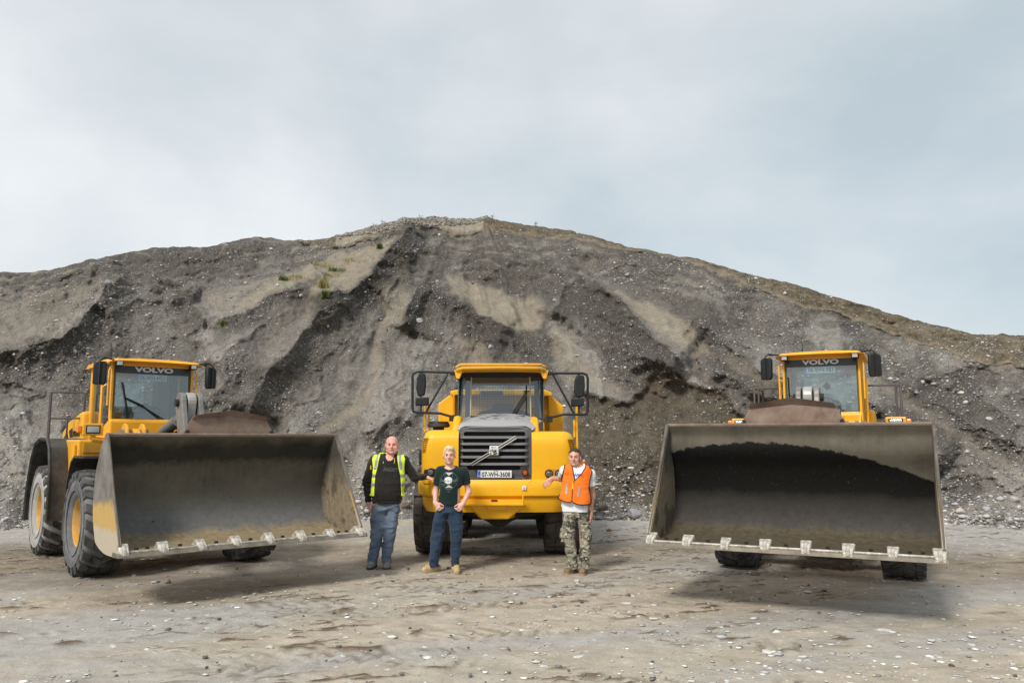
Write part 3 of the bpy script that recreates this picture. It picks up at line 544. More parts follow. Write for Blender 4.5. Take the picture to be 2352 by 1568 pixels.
for i, (px, py, r, lb, col) in enumerate(HS):
    stone('boulder', px, py, r, lb, col, .75, Y=on_hill(px, py), seed=i)
GS = [(897, 1302 - 14, 5, 'round stone on the dirt beside the shoes of the bald man', (.5, .45, .4)), (1326, 1336, 8, 'pale stone on the dirt in front of the man in orange', (.5, .44, .37)), (1050, 1313 - 78, 8, 'dark stone in the shadow under the dump truck', (.09, .075, .06)), (1735, 1322, 10, 'brown stone under the right loader bucket', (.16, .12, .09)),
      (1695, 1318, 7, 'small grey stone under the right loader bucket', (.28, .27, .26)), (1874, 1324, 7, 'tan stone in the bucket shadow of the right loader', (.33, .25, .17)), (1400, 1220, 8, 'reddish stone on the yard right of the man in orange', (.26, .15, .10)), (620, 1488, 9, 'round pale stone on a clod in the left foreground', (.5, .49, .47)), (385, 1338, 9, 'grey and black stone in front of the left loader wheel', (.3, .29, .28)),
      (2030, 1448, 20, 'broad flat white stone set in the right foreground', (.62, .60, .56)), (1765, 1497, 18, 'flat white stone in the lower right foreground', (.62, .6, .57)), (1328, 1508, 14, 'flat pale stone in the foreground below the man in orange', (.58, .57, .54)), (1250, 1530, 12, 'flat pale stone at the bottom edge near the middle', (.6, .58, .55)), (2140, 1470, 11, 'low white stone right of the broad flat one', (.6, .58, .55)),
      (1660, 1440, 9, 'small white stone in the right foreground, left of the broad flat one', (.6, .59, .57)), (260, 1483, 14, 'flat white stone in the left foreground', (.62, .61, .58)), (1440, 1385, 13, 'flat pale stone on the beige dirt right of centre', (.6, .57, .52)), (2230, 1480, 12, 'pale stone near the lower right corner', (.56, .55, .53)), (1500, 1420, 11, 'white flake of stone on the beige dirt', (.62, .6, .56)), (880, 1323, 7, 'small pale stone in front of the bald man', (.55, .53, .5))]
for i, (px, py, r, lb, col) in enumerate(GS):
    stone('flat_stone' if 'flat' in lb else 'stone', px, py, r * .85, lb, col, .14 if ('flat' in lb or 'low' in lb or 'white' in lb) else .62, seed=30 + i)

# ---- grass tufts on the slope and along the crest
GRN = mat('grass_blades', (0.15, 0.19, 0.06), .8, var=.4, vscale=30); DRY = mat('dry_grass', (.34, .29, .12), .9, var=.3, vscale=30)
def tuft(px, py, n, hgt, label, m, spread=.16, name='grass_tuft'):
    p = on_hill(px, py); mb = MB()
    for k in range(n):
        a = RNG.uniform(0, 6.28); r = spread * RNG.uniform(0, 1) ** .7; x, y = r * math.cos(a), r * math.sin(a); h = hgt * RNG.uniform(.5, 1.1); lean = RNG.uniform(-.3, .3, 2) * h; ww = .010 * RNG.uniform(.8, 1.6); c_, s_ = math.cos(a), math.sin(a)
        mb.add([(x - c_ * ww, y - s_ * ww, -.04), (x + c_ * ww, y + s_ * ww, -.04), (x + lean[0] * .5 + c_ * ww * .8, y + lean[1] * .5 + s_ * ww * .8, h * .6), (x + lean[0] * .5 - c_ * ww * .8, y + lean[1] * .5 - s_ * ww * .8, h * .6), (x + lean[0] * 1.3, y + lean[1] * 1.3, h)], [(0, 1, 2, 3), (3, 2, 4)])
    o = mb.build(name, m, smooth=0, recalc=False); o.location = p; return tag(o, label, 'grass', kind='stuff' if spread > .3 else None)
tuft(650, 643, 110, .16, 'small green tuft on the left of the sandy slope', GRN); tuft(748, 680, 140, .22, 'green tuft by the dry grass above the scarp edge', GRN, .14); tuft(742, 662, 90, .42, 'pale dry grass clump above the green tuft', DRY, .16); tuft(872, 570, 120, .22, 'bright green tuft near the top of the sandy ledge', GRN, .12)
tuft(775, 622, 160, .12, 'low green streak of grass in the middle of the sandy slope', GRN, .35); tuft(760, 633, 120, .10, 'thin yellow green grass below the green streak', DRY, .4); tuft(735, 610, 160, .10, 'yellowish moss patch high on the sandy slope', DRY, .5); tuft(700, 640, 120, .09, 'pale yellow moss on the left part of the sandy slope', DRY, .55); tuft(820, 600, 110, .08, 'pale green moss on the upper sandy slope', DRY, .5); tuft(512, 744, 90, .14, 'lone green tuft at the scarp edge above the left loader', GRN, .12)
for px, lb in ((862, 'spindly weed on the left shoulder of the crest'), (966, 'spindly weed at the left end of the hilltop'), (1132, 'thin weed standing on the very top of the hill'), (1230, 'thin weed on the crest right of the summit'), (880, 'yellow flowered weed on the left crest')):
    k = np.argmin(np.abs(cols_px - px)); p = Vector(HILL_V[HILL_N - 2, k]); mb = MB()
    for q in range(7):
        a = RNG.uniform(0, 6.28); h = RNG.uniform(.08, .22); mb.tube([(0, 0, -.05), (.03 * math.cos(a), .03 * math.sin(a), h * .6), (.10 * math.cos(a), .06 * math.sin(a), h)], [.004, .003, .002], 4)
        for z in np.linspace(.1, h, 5): mb.box((.08 * math.cos(a) * z / h + RNG.uniform(-.02, .02), 0, z), (.016, .006, .010), Matrix.Rotation(RNG.uniform(-1, 1), 3, 'Y'))
    o = mb.build('weed', mat('weed_stalks', (.10, .095, .045), .9), smooth=0); o.location = p; tag(o, lb, 'weed')
# ================================================================ WHEEL LOADERS
def tex_obj(t):
    tcn = t.nodes.new('ShaderNodeTexCoord'); s = t.nodes.new('ShaderNodeSeparateXYZ'); t.links.new(tcn.outputs['Object'], s.inputs[0]); return tcn.outputs['Object'], s
def bucket_mat(name, ztop, stain):
    """bare bucket steel: grey, tan mud towards the floor, darker film below the top plate"""
    m, t, b, NN, LL = node_mat(name); vec, s = tex_obj(t)
    n1 = noise(t, vec, 2.6, 7, .65); n2 = noise(t, vec, 14, 5, .7); n3 = noise(t, vec, 45, 3, .7)
    mpn = NN('ShaderNodeMapping'); mpn.inputs['Scale'].default_value = (9, 1, .8); LL(vec, mpn.inputs[0]); ns = noise(t, mpn.outputs[0], 2.2, 5, .6)
    base = mixc(t, mrange(t, n1.outputs[0], .3, .7), (0.075, 0.067, 0.051), (0.14, 0.125, 0.097))
    base = mixc(t, mth(t, 'MULTIPLY', mrange(t, ns.outputs[0], .35, .75), .55), base, (0.135, 0.122, 0.095))
    zz = mth(t, 'ADD', s.outputs[2], mth(t, 'MULTIPLY', mth(t, 'SUBTRACT', n1.outputs[0], .5), .22))
    # polished greyer band low on the back, then tan mud on the floor
    base = mixc(t, mrange(t, zz, ztop - .72, ztop - 1.0), base, mixc(t, n2.outputs[0], *(((0.035, 0.032, 0.029), (0.085, 0.078, 0.07)) if stain else ((0.085, 0.083, 0.082), (0.19, 0.185, 0.18)))))
    mud = mixc(t, mrange(t, n2.outputs[0], .3, .7), *(((0.06, 0.047, 0.03), (0.12, 0.098, 0.066)) if stain else ((0.19, 0.135, 0.07), (0.33, 0.27, 0.175))))
    base = mixc(t, mrange(t, zz, ztop - 1.16, ztop - 1.24), base, mud)
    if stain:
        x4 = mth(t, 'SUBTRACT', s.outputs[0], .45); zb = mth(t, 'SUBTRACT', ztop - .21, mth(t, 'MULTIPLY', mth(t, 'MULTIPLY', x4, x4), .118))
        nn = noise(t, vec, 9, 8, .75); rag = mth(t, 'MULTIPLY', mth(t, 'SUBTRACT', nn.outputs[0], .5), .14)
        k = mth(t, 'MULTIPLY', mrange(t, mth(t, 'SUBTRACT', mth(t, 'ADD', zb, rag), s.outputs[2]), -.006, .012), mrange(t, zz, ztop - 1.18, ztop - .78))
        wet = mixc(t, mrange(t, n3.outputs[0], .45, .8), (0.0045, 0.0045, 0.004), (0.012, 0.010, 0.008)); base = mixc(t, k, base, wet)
        # a few gritty specks that stay on the wet film
        vv = NN('ShaderNodeTexVoronoi'); vv.inputs['Scale'].default_value = 40; LL(vec, vv.inputs['Vector']); vsx = NN('ShaderNodeSeparateColor'); LL(vv.outputs['Color'], vsx.inputs[0])
        sp_ = mth(t, 'MULTIPLY', mrange(t, vv.outputs['Distance'], .4, .2), mth(t, 'GREATER_THAN', vsx.outputs[0], .97)); base = mixc(t, mth(t, 'MULTIPLY', sp_, .5), base, (.055, .045, .035))
    else:
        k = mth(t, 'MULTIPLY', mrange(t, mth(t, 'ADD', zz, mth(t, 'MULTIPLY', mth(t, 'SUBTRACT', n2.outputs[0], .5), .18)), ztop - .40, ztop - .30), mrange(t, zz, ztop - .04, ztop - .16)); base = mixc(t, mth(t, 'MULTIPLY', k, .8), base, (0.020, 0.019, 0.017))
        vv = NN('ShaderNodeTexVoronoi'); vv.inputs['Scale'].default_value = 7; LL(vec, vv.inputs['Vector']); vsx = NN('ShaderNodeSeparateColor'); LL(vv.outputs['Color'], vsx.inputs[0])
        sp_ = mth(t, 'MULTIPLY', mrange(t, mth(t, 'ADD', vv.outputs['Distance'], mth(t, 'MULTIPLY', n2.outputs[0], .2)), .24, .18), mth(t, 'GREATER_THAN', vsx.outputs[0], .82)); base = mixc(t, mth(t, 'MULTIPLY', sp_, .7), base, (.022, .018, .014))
    LL(base, b.inputs['Base Color']); b.inputs['Roughness'].default_value = .75; b.inputs['Specular IOR Level'].default_value = .15
    bp = NN('ShaderNodeBump'); bp.inputs['Strength'].default_value = .35; bp.inputs['Distance'].default_value = .02; LL(n2.outputs[0], bp.inputs['Height']); LL(bp.outputs[0], b.inputs['Normal']); return m
def side_mat(name, ztop):
    m, t, b, NN, LL = node_mat(name); vec, s = tex_obj(t); n1 = noise(t, vec, 3.0, 7, .65); n2 = noise(t, vec, 12, 5, .7)
    zz = mth(t, 'ADD', mth(t, 'ADD', s.outputs[2], mth(t, 'MULTIPLY', s.outputs[1], -.08)), mth(t, 'MULTIPLY', mth(t, 'SUBTRACT', n1.outputs[0], .5), .35))
    base = mixc(t, mrange(t, n1.outputs[0], .35, .7), (0.10, 0.085, 0.075), (0.27, 0.25, 0.23))
    base = mixc(t, mrange(t, zz, ztop - .75 - .25, ztop - .85 - .25), base, (0.50, 0.33, 0.10)); base = mixc(t, mrange(t, zz, ztop - 1.05 - .25, ztop - 1.09 - .25), base, (0.46, 0.40, 0.30))
    base = mixc(t, mth(t, 'MULTIPLY', mrange(t, n2.outputs[0], .55, .75), .35), base, (.14, .10, .07)); LL(base, b.inputs['Base Color']); b.inputs['Roughness'].default_value = .55; return m
def liner_mat(name, ztop):
    m, t, b, NN, LL = node_mat(name); vec, s = tex_obj(t); n1 = noise(t, vec, 3.2, 7, .65); n2 = noise(t, vec, 13, 5, .7)
    zz = mth(t, 'ADD', s.outputs[2], mth(t, 'MULTIPLY', mth(t, 'SUBTRACT', n1.outputs[0], .5), .6))
    base = mixc(t, mrange(t, n1.outputs[0], .3, .7), (0.035, 0.032, 0.027), (0.085, 0.078, 0.063)); base = mixc(t, mrange(t, zz, ztop - .35, ztop - .75), base, mixc(t, mrange(t, n2.outputs[0], .3, .7), (.15, .115, .07), (.27, .225, .155)))
    base = mixc(t, mth(t, 'MULTIPLY', mrange(t, n1.outputs[0], .52, .58), .8), base, (.07, .058, .04)); LL(base, b.inputs['Base Color']); b.inputs['Roughness'].default_value = .75; return m
def tyre_mat(name, side, tread):
    m, t, b, NN, LL = node_mat(name); vec, s = tex_obj(t); n1 = noise(t, vec, 5, 7, .65); n2 = noise(t, vec, 26, 4, .7)
    c = mixc(t, mrange(t, n1.outputs[0], .35, .7), tread, side); c = mixc(t, .4, c, mixc(t, n2.outputs[0], mixc(t, 1.0, c, (.5, .5, .5), 'MULTIPLY'), mixc(t, 1.0, c, (1.5, 1.5, 1.5), 'MULTIPLY')))
    LL(c, b.inputs['Base Color']); b.inputs['Roughness'].default_value = .85; return m
TYRE_SIDE = tyre_mat('grey_tyre_sidewall', (0.20, 0.20, 0.20), (0.085, 0.087, 0.095)); TYRE_PALE = tyre_mat('dusty_tyre_sidewall', (0.46, 0.44, 0.41), (0.28, 0.275, 0.26)); TYRE = tyre_mat('tyre_tread', (0.13, 0.125, 0.117), (0.024, 0.024, 0.024)); TYRE_T = tyre_mat('truck_tyre_tread', (0.090, 0.080, 0.066), (0.034, 0.031, 0.027)); RIM = mat('rim_yellow_paint', (0.60, 0.31, 0.03), .55, var=.25, dust=(.50, .40, .26), dustamt=.8)
def tyre_meshes(R, wd, lugs, chev, ri):
    """returns (sidewall+carcass MB, tread lug MB, rim MB); axle along x, outer face at +x"""
    h = wd / 2; Rt = R - .035
    prof = [(ri, -h * .72), (ri + .03, -h * .86), (lerp(ri, Rt, .45), -h * 1.02), (Rt - .10, -h * .98), (Rt - .03, -h * .90), (Rt, -h * .72), (Rt + .006, 0), (Rt, h * .72), (Rt - .03, h * .90), (Rt - .10, h * .98), (lerp(ri, Rt, .45), h * 1.02), (ri + .06, h * .92), (ri + .03, h * .86), (ri, h * .72)]
    body = MB().lathe(prof, 56)
    for rr in (lerp(ri, Rt, .3), lerp(ri, Rt, .72)):      # raised rings on the sidewall
        for sg in (-1, 1): body.tube([(sg * h * 1.0, rr * math.cos(a), rr * math.sin(a)) for a in np.linspace(0, 2 * math.pi, 41)[:-1]], .008, 5, closed=True)
    tr = MB()
    for k in range(lugs):
        for sg in (-1, 1):
            a0 = 2 * math.pi * (k + (.5 if sg > 0 else 0)) / lugs; da = 2 * math.pi / lugs * .62; sk = chev * 2 * math.pi / lugs
            for (xa, xb, s0, s1, ra, rb) in ((.02, .52, 0, .5, R, R), (.56, .97, .55, .9, R, R - .018)):
                pts = []
                for rr_, inn in ((Rt - .05, 1), (None, 0)):
                    for (xx, ss, r1) in ((xa, s0, ra), (xb, s1, rb)):
                        for sgn in (-.5, .5):
                            r_ = rr_ if inn else r1; an = a0 + sk * ss + da * sgn * (1.0 if inn else .86); pts.append((sg * xx * h, r_ * math.cos(an), r_ * math.sin(an)))
                a, b_, c, d, e_, f_, g_, h_ = pts; tr.hexa([a, b_, d, c, e_, f_, h_, g_])
            # shoulder block running down the sidewall
            an0 = a0 + sk * .9
            pts = []
            for (rr_, xx) in ((R - .125, .985), (R - .02, .90), (R - .02, .97), (R - .125, 1.02)):
                for sgn in (-.5, .5):
                    an = an0 + da * .8 * sgn; pts.append((sg * xx * h, rr_ * math.cos(an), rr_ * math.sin(an)))
            i0, i1, o0, o1, p0, p1, q0, q1 = pts; tr.hexa([i0, i1, q1, q0, o0, o1, p1, p0])
    rim = MB().lathe([(ri + .002, h * .74), (ri - .012, h * .80), (ri - .03, h * .72), (ri - .045, h * .35), (ri - .11, h * .28), (ri - .15, h * .10), (.15, h * .06), (.14, h * .30), (.11, h * .34), (.001, h * .35)], 36)
    rim.lathe([(ri + .002, -h * .74), (ri - .03, -h * .72), (ri - .05, -.02), (.001, -.02)], 36)
    nuts = MB()
    for k in range(12): a = 2 * math.pi * k / 12; nuts.cyl((h * .06, .21 * math.cos(a), .21 * math.sin(a)), (h * .18, .21 * math.cos(a), .21 * math.sin(a)), .016, 6)
    valve = MB().box((h * .45, .20, -.16), (.05, .05, .13)).cyl((h * .45, .17, -.1), (h * .5, .26, -.24), .018, 8)
    return body, tr, rim, nuts, valve
def add_wheels(root, spec, R, wd, lugs, chev, ri, tside, ttread, rimm, val=True, alt=None):
    B = tyre_meshes(R, wd, lugs, chev, ri); protos = None
    altm = None
    for wi, (x, y, z, sgn, ph) in enumerate(spec):
        M = Matrix.Translation((x, y, z)) @ Matrix.Rotation(math.pi if sgn < 0 else 0, 4, 'Z') @ Matrix.Rotation(ph, 4, 'X')
        if protos is None:
            w_ = B[2].build('wheel', rimm, root, 50); c = [B[0].build('tyre', tside, w_, 50), B[1].build('tyre_tread', ttread, w_, 40), B[3].build('wheel_nuts', DRK, w_, 0)] + ([B[4].build('valve_guard', CHROME, w_, 0)] if val else []); c[2]['kind'] = 'stuff'; c[1]['kind'] = 'stuff'; protos = (w_, c)
        else:
            w_ = protos[0].copy(); COL.objects.link(w_)
            for q in protos[1]:
                d = q.copy(); COL.objects.link(d); d.parent = w_
                if alt and wi >= 2 and q.name.split('.')[0] == 'tyre':
                    if altm is None: altm = d.data.copy(); altm.materials[0] = alt
                    d.data = altm
        w_.matrix_local = M
def arc_pts(c, r, a0, a1, n): return [(c[0] + r * math.cos(a), c[1] + r * math.sin(a)) for a in np.linspace(math.radians(a0), math.radians(a1), n)]

def loader(label, hx, hy, yaw, p, plate_no, mud):
    rt = thing('wheel_loader', label, 'wheel loader', (hx, hy, 0), math.pi + yaw, 'two yellow wheel loaders flanking the dump truck')
    R, t2, tw, af, ar = p['R'], p['t'] / 2, p['tw'], p['af'], p['ar']
    add_wheels(rt, [(t2, af, R, 1, .3), (-t2, af, R, -1, 1.1), (t2, -ar, R, 1, 2.0), (-t2, -ar, R, -1, .7)], R, tw, 20, .8, .335, TYRE_SIDE, TYRE, RIM, True, TYRE_PALE)
    # ---------------- bucket
    W2 = p['BW'] / 2; ly, lz, ty_, tz = p['ly'], p['lz'], p['ty'], p['tz']
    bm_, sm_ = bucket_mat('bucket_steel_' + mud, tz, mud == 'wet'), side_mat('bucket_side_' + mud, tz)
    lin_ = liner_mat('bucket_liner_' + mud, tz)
    P0 = Vector((ly, lz)); P3 = Vector((ty_, tz)); back = ly - 1.12
    ctrl = [(ly, lz), (ly - .32, lz - .02), (ly - .62, lz - .01), (back + .20, lz + .06), (back + .03, lz + .26), (back - .03, lz + .52), (back + .01, lz + .80), (back + .12, lz + 1.02), (lerp(back, ty_, .62), lerp(lz, tz, .90)), (ty_, tz)]
    prof = []
    for i in range(len(ctrl) - 1):                       # Catmull-Rom
        a, b_, c, d = (Vector(ctrl[max(i - 1, 0)]), Vector(ctrl[i]), Vector(ctrl[i + 1]), Vector(ctrl[min(i + 2, len(ctrl) - 1)]))
        for k in range(5): u = k / 5; prof.append(tuple(.5 * ((2 * b_) + (c - a) * u + (2 * a - 5 * b_ + 4 * c - d) * u * u + (3 * b_ - a - 3 * c + d) * u ** 3)))
    prof.append(ctrl[-1])
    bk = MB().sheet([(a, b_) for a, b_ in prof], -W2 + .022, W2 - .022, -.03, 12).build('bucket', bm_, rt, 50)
    spoly = [tuple(q) for q in prof] + [(ty_ + .06, tz + .012), (lerp(ty_, ly, .5) + .045, lerp(tz, lz, .5)), (ly + .01, lz + .10)]
    spoly = [(a - (.03 if i < len(prof) and a < ly - .9 else 0), b_ - (.03 if i < len(prof) and b_ < lz + .1 else 0)) for i, (a, b_) in enumerate(spoly)]
    for sg in (1, -1):
        sp_ = MB().prism(spoly, 'x', sg * (W2 - .02), sg * (W2 + .012)).build('side_plate', sm_, bk, 0)
        MB().prism([(a - .0, b_) for a, b_ in [tuple(q) for q in prof] + [(ty_ + .03, tz - .01), (lerp(ty_, ly, .5) + .015, lerp(tz, lz, .5)), (ly - .02, lz + .08)]], 'x', sg * (W2 - .026), sg * (W2 - .021)).build('side_liner', lin_, bk, 0)
        rim_ = MB().tube([(sg * (W2 - .004), ty_ + .055, tz + .01), (sg * (W2 - .004), lerp(ty_, ly, .5) + .045, lerp(tz, lz, .5)), (sg * (W2 - .004), ly + .01, lz + .08)], .016, 8).build('side_edge', mat('worn_edge_steel', (.15, .13, .105), .55, var=.4, vscale=5), bk, 40)
    MB().tube([(-W2, ty_, tz), (W2, ty_, tz)], .022, 8).build('top_edge', RUST, bk, 40)
    tilt = math.atan2(.02, .32)
    ce = MB().hexa([(-W2 - .03, ly - .14, lz - .045), (W2 + .03, ly - .14, lz - .045), (W2 + .03, ly + .13, lz - .03), (-W2 - .03, ly + .13, lz - .03), (-W2 - .03, ly - .14, lz + .008), (W2 + .03, ly - .14, lz + .008), (W2 + .03, ly + .10, lz + .012), (-W2 - .03, ly + .10, lz + .012)]).build('cutting_edge', EDGE, bk, 0, .006)
    MB().bb(-W2 + .03, W2 - .03, ly + .015, ly + .065, lz + .012, lz + .03).build('edge_rib', TEETH, bk, 0, .004)
    tooth = None; nut = None
    for k in range(8):
        x = lerp(-W2 + .045, W2 - .045, k / 7)
        if tooth is None:
            T = MB()
            T.hexa([(-.062, -.17, .010), (.062, -.17, .010), (.074, .02, .006), (-.074, .02, .006), (-.050, -.15, .03), (.050, -.15, .03), (.070, .02, .125), (-.070, .02, .125)])      # adapter rising from the lip
            T.hexa([(-.076, .0, -.035), (.076, .0, -.035), (.055, .19, -.028), (-.055, .19, -.028), (-.072, .0, .128), (.072, .0, .128), (.050, .19, .030), (-.050, .19, .030)])           # worn tip
            T.hexa([(-.020, .07, .06), (.020, .07, .06), (.03, .195, -.02), (-.03, .195, -.02), (-.018, .07, .118), (.018, .07, .118), (.026, .20, .035), (-.026, .20, .035)])
            tooth = T.build('tooth', TEETH, bk, 0, .016, 2); o = tooth
        else: o = tooth.copy(); COL.objects.link(o); o.parent = bk
        o.location = (x, ly - .035, lz); q_ = .80 + .07 * math.sin(k * 2.3 + len(mud) * 5); o.scale = (.86 + .05 * math.cos(k * 3.1), q_, .80 + .06 * math.sin(k * 4.7)); o.rotation_euler = (0, 0, .05 * math.sin(k * 5.1))
        if k < 7:
            for fx in ((.36, .64) if k in (0, 6) else (.5,)):
                xx = lerp(x, lerp(-W2 + .045, W2 - .045, (k + 1) / 7), fx)
                if nut is None: nut = MB().cyl((0, 0, 0), (0, 0, .045), .022, 6).build('bolt', DRK, bk, 0); o2 = nut
                else: o2 = nut.copy(); COL.objects.link(o2); o2.parent = bk
                o2.location = (xx, ly - .05, lz + .006)
    # spill guard
    g0, g1 = .60, .47; gy = ty_ - .03
    SG = MB(); rows = []
    for (hw, zz, yy, pk) in ((g0, tz - .06, gy, 0), (g0 - .01, tz + .02, gy, 0), (g1 + .02, tz + .19, gy - .03, .045), (g1, tz + .245, gy + .04, .075)):
        rows.append([(xx * hw, yy, zz + pk * (1 - abs(xx))) for xx in (-1, -.5, 0, .5, 1)])
    rows2 = [[(x, y - .022, z) for x, y, z in r] for r in rows]
    SG.grid(rows); SG.grid(rows2, True)
    n_ = len(rows); ring = [rows[0][j] for j in range(5)] + [rows[i][4] for i in range(1, n_)] + [rows[-1][j] for j in range(3, -1, -1)] + [rows[i][0] for i in range(n_ - 2, 0, -1)]
    m_ = len(ring); SG.add(ring + [(x, y - .022, z) for x, y, z in ring], [(i, (i + 1) % m_, m_ + (i + 1) % m_, m_ + i) for i in range(m_)])
    sgd = SG.build('spill_guard', RUST, bk, 25)
    for sg in (-1, 1): MB().cyl((sg * (g0 - .05), gy + .004, tz + .035), (sg * (g0 - .05), gy + .03, tz + .035), .024, 10).build('guard_bolt', DRK, sgd, 40)
    # ---------------- front frame, arms, bell crank
    zt = p['cbz'] - .28
    ff = MB().prism([(.15, .62), (1.55, .62), (1.62, 1.0), (1.30, zt), (.45, zt), (.15, 1.2)], 'x', -.42, .42).build('front_frame', YEL, rt, 0, .02)
    MB().bb(-.40, .40, .32, 1.22, zt, zt + .05).build('frame_top_plate', DRK, ff, 0, .01)
    MB().cyl((-t2, af, R), (t2, af, R), .19, 16).build('front_axle', DRK, rt, 40); MB().cyl((-t2, -ar, R), (t2, -ar, R), .19, 16).build('rear_axle', DRK, rt, 40)
    bz = lz + .42; by = back - .06
    for sg in (1, -1):
        a = MB(); px_ = sg * .50
        for (q0, q1, w0, w1) in (((.62, zt - .02), (1.75, 1.36), .15, .17), ((1.75, 1.36), (by, bz), .17, .13)):
            d = Vector((q1[0] - q0[0], q1[1] - q0[1])).normalized(); nn_ = Vector((-d.y, d.x)); A, Bq = Vector(q0), Vector(q1)
            a.prism([tuple(A + nn_ * w0), tuple(Bq + nn_ * w1), tuple(Bq - nn_ * w1), tuple(A - nn_ * w0)], 'x', px_ - .045, px_ + .045)
        arm = a.build('lift_arm', YEL, rt, 0, .012)
        for dx in (-.13, .11): MB().prism([(.45, zt - .25), (.80, zt - .25)] + arc_pts((.62, zt + .02), .17, -20, 200, 10), 'x', px_ + dx, px_ + dx + .035).build('arm_bracket', YEL, rt, 0, .008)
        MB().cyl((px_ - .19, .62, zt + .02), (px_ + .19, .62, zt + .02), .085, 18).build('pivot_pin', GRM, arm, 40)
        MB().cyl((px_ - sg * .16, .95, .85), (px_ - sg * .16, 1.75, 1.05), .07, 12).cyl((px_ - sg * .16, 1.7, 1.04), (px_ - sg * .16, 2.2, 1.15), .04, 10).build('lift_cylinder', GRM, rt, 40)
    cty, ctz = 1.50, p['ckz']
    ck = MB()
    for x in (-.155, .085): ck.prism([(cty + .55, 1.25), (cty + .30, 1.20)] + arc_pts((cty, ctz - .14), .15, 190, 0, 12)[::-1][::-1], 'x', x, x + .07)
    ck.v = [(x, y, z) for x, y, z in ck.v]
    crank = ck.build('bell_crank', GRM, rt, 0, .012)
    MB().prism([(cty + .05, ctz - .62), (cty - .16, ctz - .60)] + arc_pts((cty, ctz - .125), .14, 200, -10, 12), 'x', -.062, .062).build('tilt_link', mat('pale_worn_link', (.42, .41, .40), .45, metal=.2, var=.3, vscale=9, dust=(.45, .36, .2), dustamt=.4), crank, 0, .015)
    MB().cyl((-.20, cty, ctz - .14), (.20, cty, ctz - .14), .055, 16).build('crank_pin', DRK, crank, 40)
    MB().cyl((0, .35, zt + .06), (0, 1.0, ctz - .38), .085, 14).cyl((0, .95, ctz - .40), (0, cty - .05, ctz - .16), .05, 12).build('tilt_cylinder', GRM, rt, 40)
    MB().prism([(cty + .25, 1.25), (cty + .45, 1.35), (by, bz + .35), (by, bz + .15)], 'x', -.05, .05).build('bucket_link', GRM, rt, 0, .01)
    for x0, yy, rr in ((-.26, .72, .17), (-.33, .66, .14)):
        MB().tube([(x0, yy + rr * math.cos(a), zt + .10 + rr * 1.15 * math.sin(a)) for a in np.linspace(-.4, math.pi + .2, 12)], .024, 8).build('hydraulic_hose', mat('grey_hose', (.16, .15, .14), .7), rt, 50)
    for k in range(6): MB().cyl((-.28 + .07 * (k % 3), .30, zt + .06 + .07 * (k // 3)), (-.28 + .07 * (k % 3), .36, zt + .06 + .07 * (k // 3)), .024, 8).build('hose_fitting', DRK, ff, 40)
    # front fenders, headlights
    for sg in (1, -1):
        fo = MB(); x0, x1 = sg * (t2 - tw * .55), sg * (t2 + tw * .42); rf = R + .11
        pts = [(af + .12, 1.58), (af - .42, 1.58), (af - .60, 1.50), (af - .74, 1.28), (af - .84, .95), (af - .90, .52)]
        fo.sheet(pts, min(x0, x1), max(x0, x1), -.03); fo.build('front_fender', FEND, rt, 30)
        MB().prism([(af - rf - .05, R + .35), (af - rf + .18, R + rf - .02), (af - .05, R + rf + .02), (af - .05, R + rf - .05), (af - rf + .1, R + .3)], 'x', x0, sg * .42).build('fender_bracket', FEND, rt, 0, .01)
        # flaps and step under the fender
        MB().prism([(af - rf - .03, .66), (af - rf + .03, .66), (af - rf + .06, .42), (af - rf - .06, .42)], 'x', x0, x1).build('mud_flap', FEND, rt, 0)
        hz = p['hlz']; xh = sg * 1.08; yh = .72
        MB().cyl((sg * .42, .62, hz - .22), (xh, yh - .05, hz - .14), .04, 8).build('light_arm', YEL, rt, 40)
        hb = MB().bb(xh - .135, xh + .135, yh - .13, yh, hz - .085, hz + .085).build('headlight', YEL, rt, 0, .012)
        MB().bb(xh - .095, xh + .095, yh - .01, yh + .012, hz - .06, hz + .06).build('lens_frame', BLK, hb, 0, .008); MB().bb(xh - .08, xh + .08, yh + .004, yh + .016, hz - .046, hz + .046).build('lens', LAMP, hb, 0, .006)
        MB().bb(xh + sg * .135, xh + sg * .20, yh - .10, yh - .02, hz - .05, hz + .055).build('indicator', ORANGE, hb, 0, .015)
    # ---------------- rear frame, platforms, engine hood
    pz = p['plz']
    rf_ = MB().prism([(.05, .60), (-.9, .55), (-2.7, .62), (-2.95, 1.0), (-2.9, 1.3), (-.2, 1.35), (.05, 1.1)], 'x', -.45, .45).build('rear_frame', DRK, rt, 0, .02)
    MB().cyl((0, .0, .75), (0, .0, 1.25), .16, 14).build('steering_hinge', DRK, rt, 40)
    hoodp = [(-1.55, 1.25), (-1.55, pz + .48), (-1.80, pz + .46), (-2.60, pz + .32), (-3.00, pz + .16), (-3.12, pz - .12), (-3.15, 1.2)]
    hd = MB().prism(hoodp, 'x', -.75, .75).build('engine_hood', YEL, rt, 0, .06, 3)
    for sg in (1, -1):
        MB().prism([(-2.15, pz + .04), (-2.22, pz + .20), (-2.72, pz + .10), (-2.86, pz - .0)], 'x', sg * .72, sg * .756).build('hood_vent', BLK, hd, 0)
        MB().prism([(-2.42, pz + .02), (-2.35, pz + .02), (-2.47, pz + .16), (-2.54, pz + .15)], 'x', sg * .74, sg * .762).build('vent_bar', YEL, hd, 0)
        tm = text_mb('VOLVO', .50, .10, .006, .02); tm.xf(Matrix.Translation((sg * .757, -1.88, pz + .10)) @ Matrix.Rotation(sg * math.pi / 2, 4, 'Z')); tm.build('hood_lettering', INK, hd, 0, recalc=False)
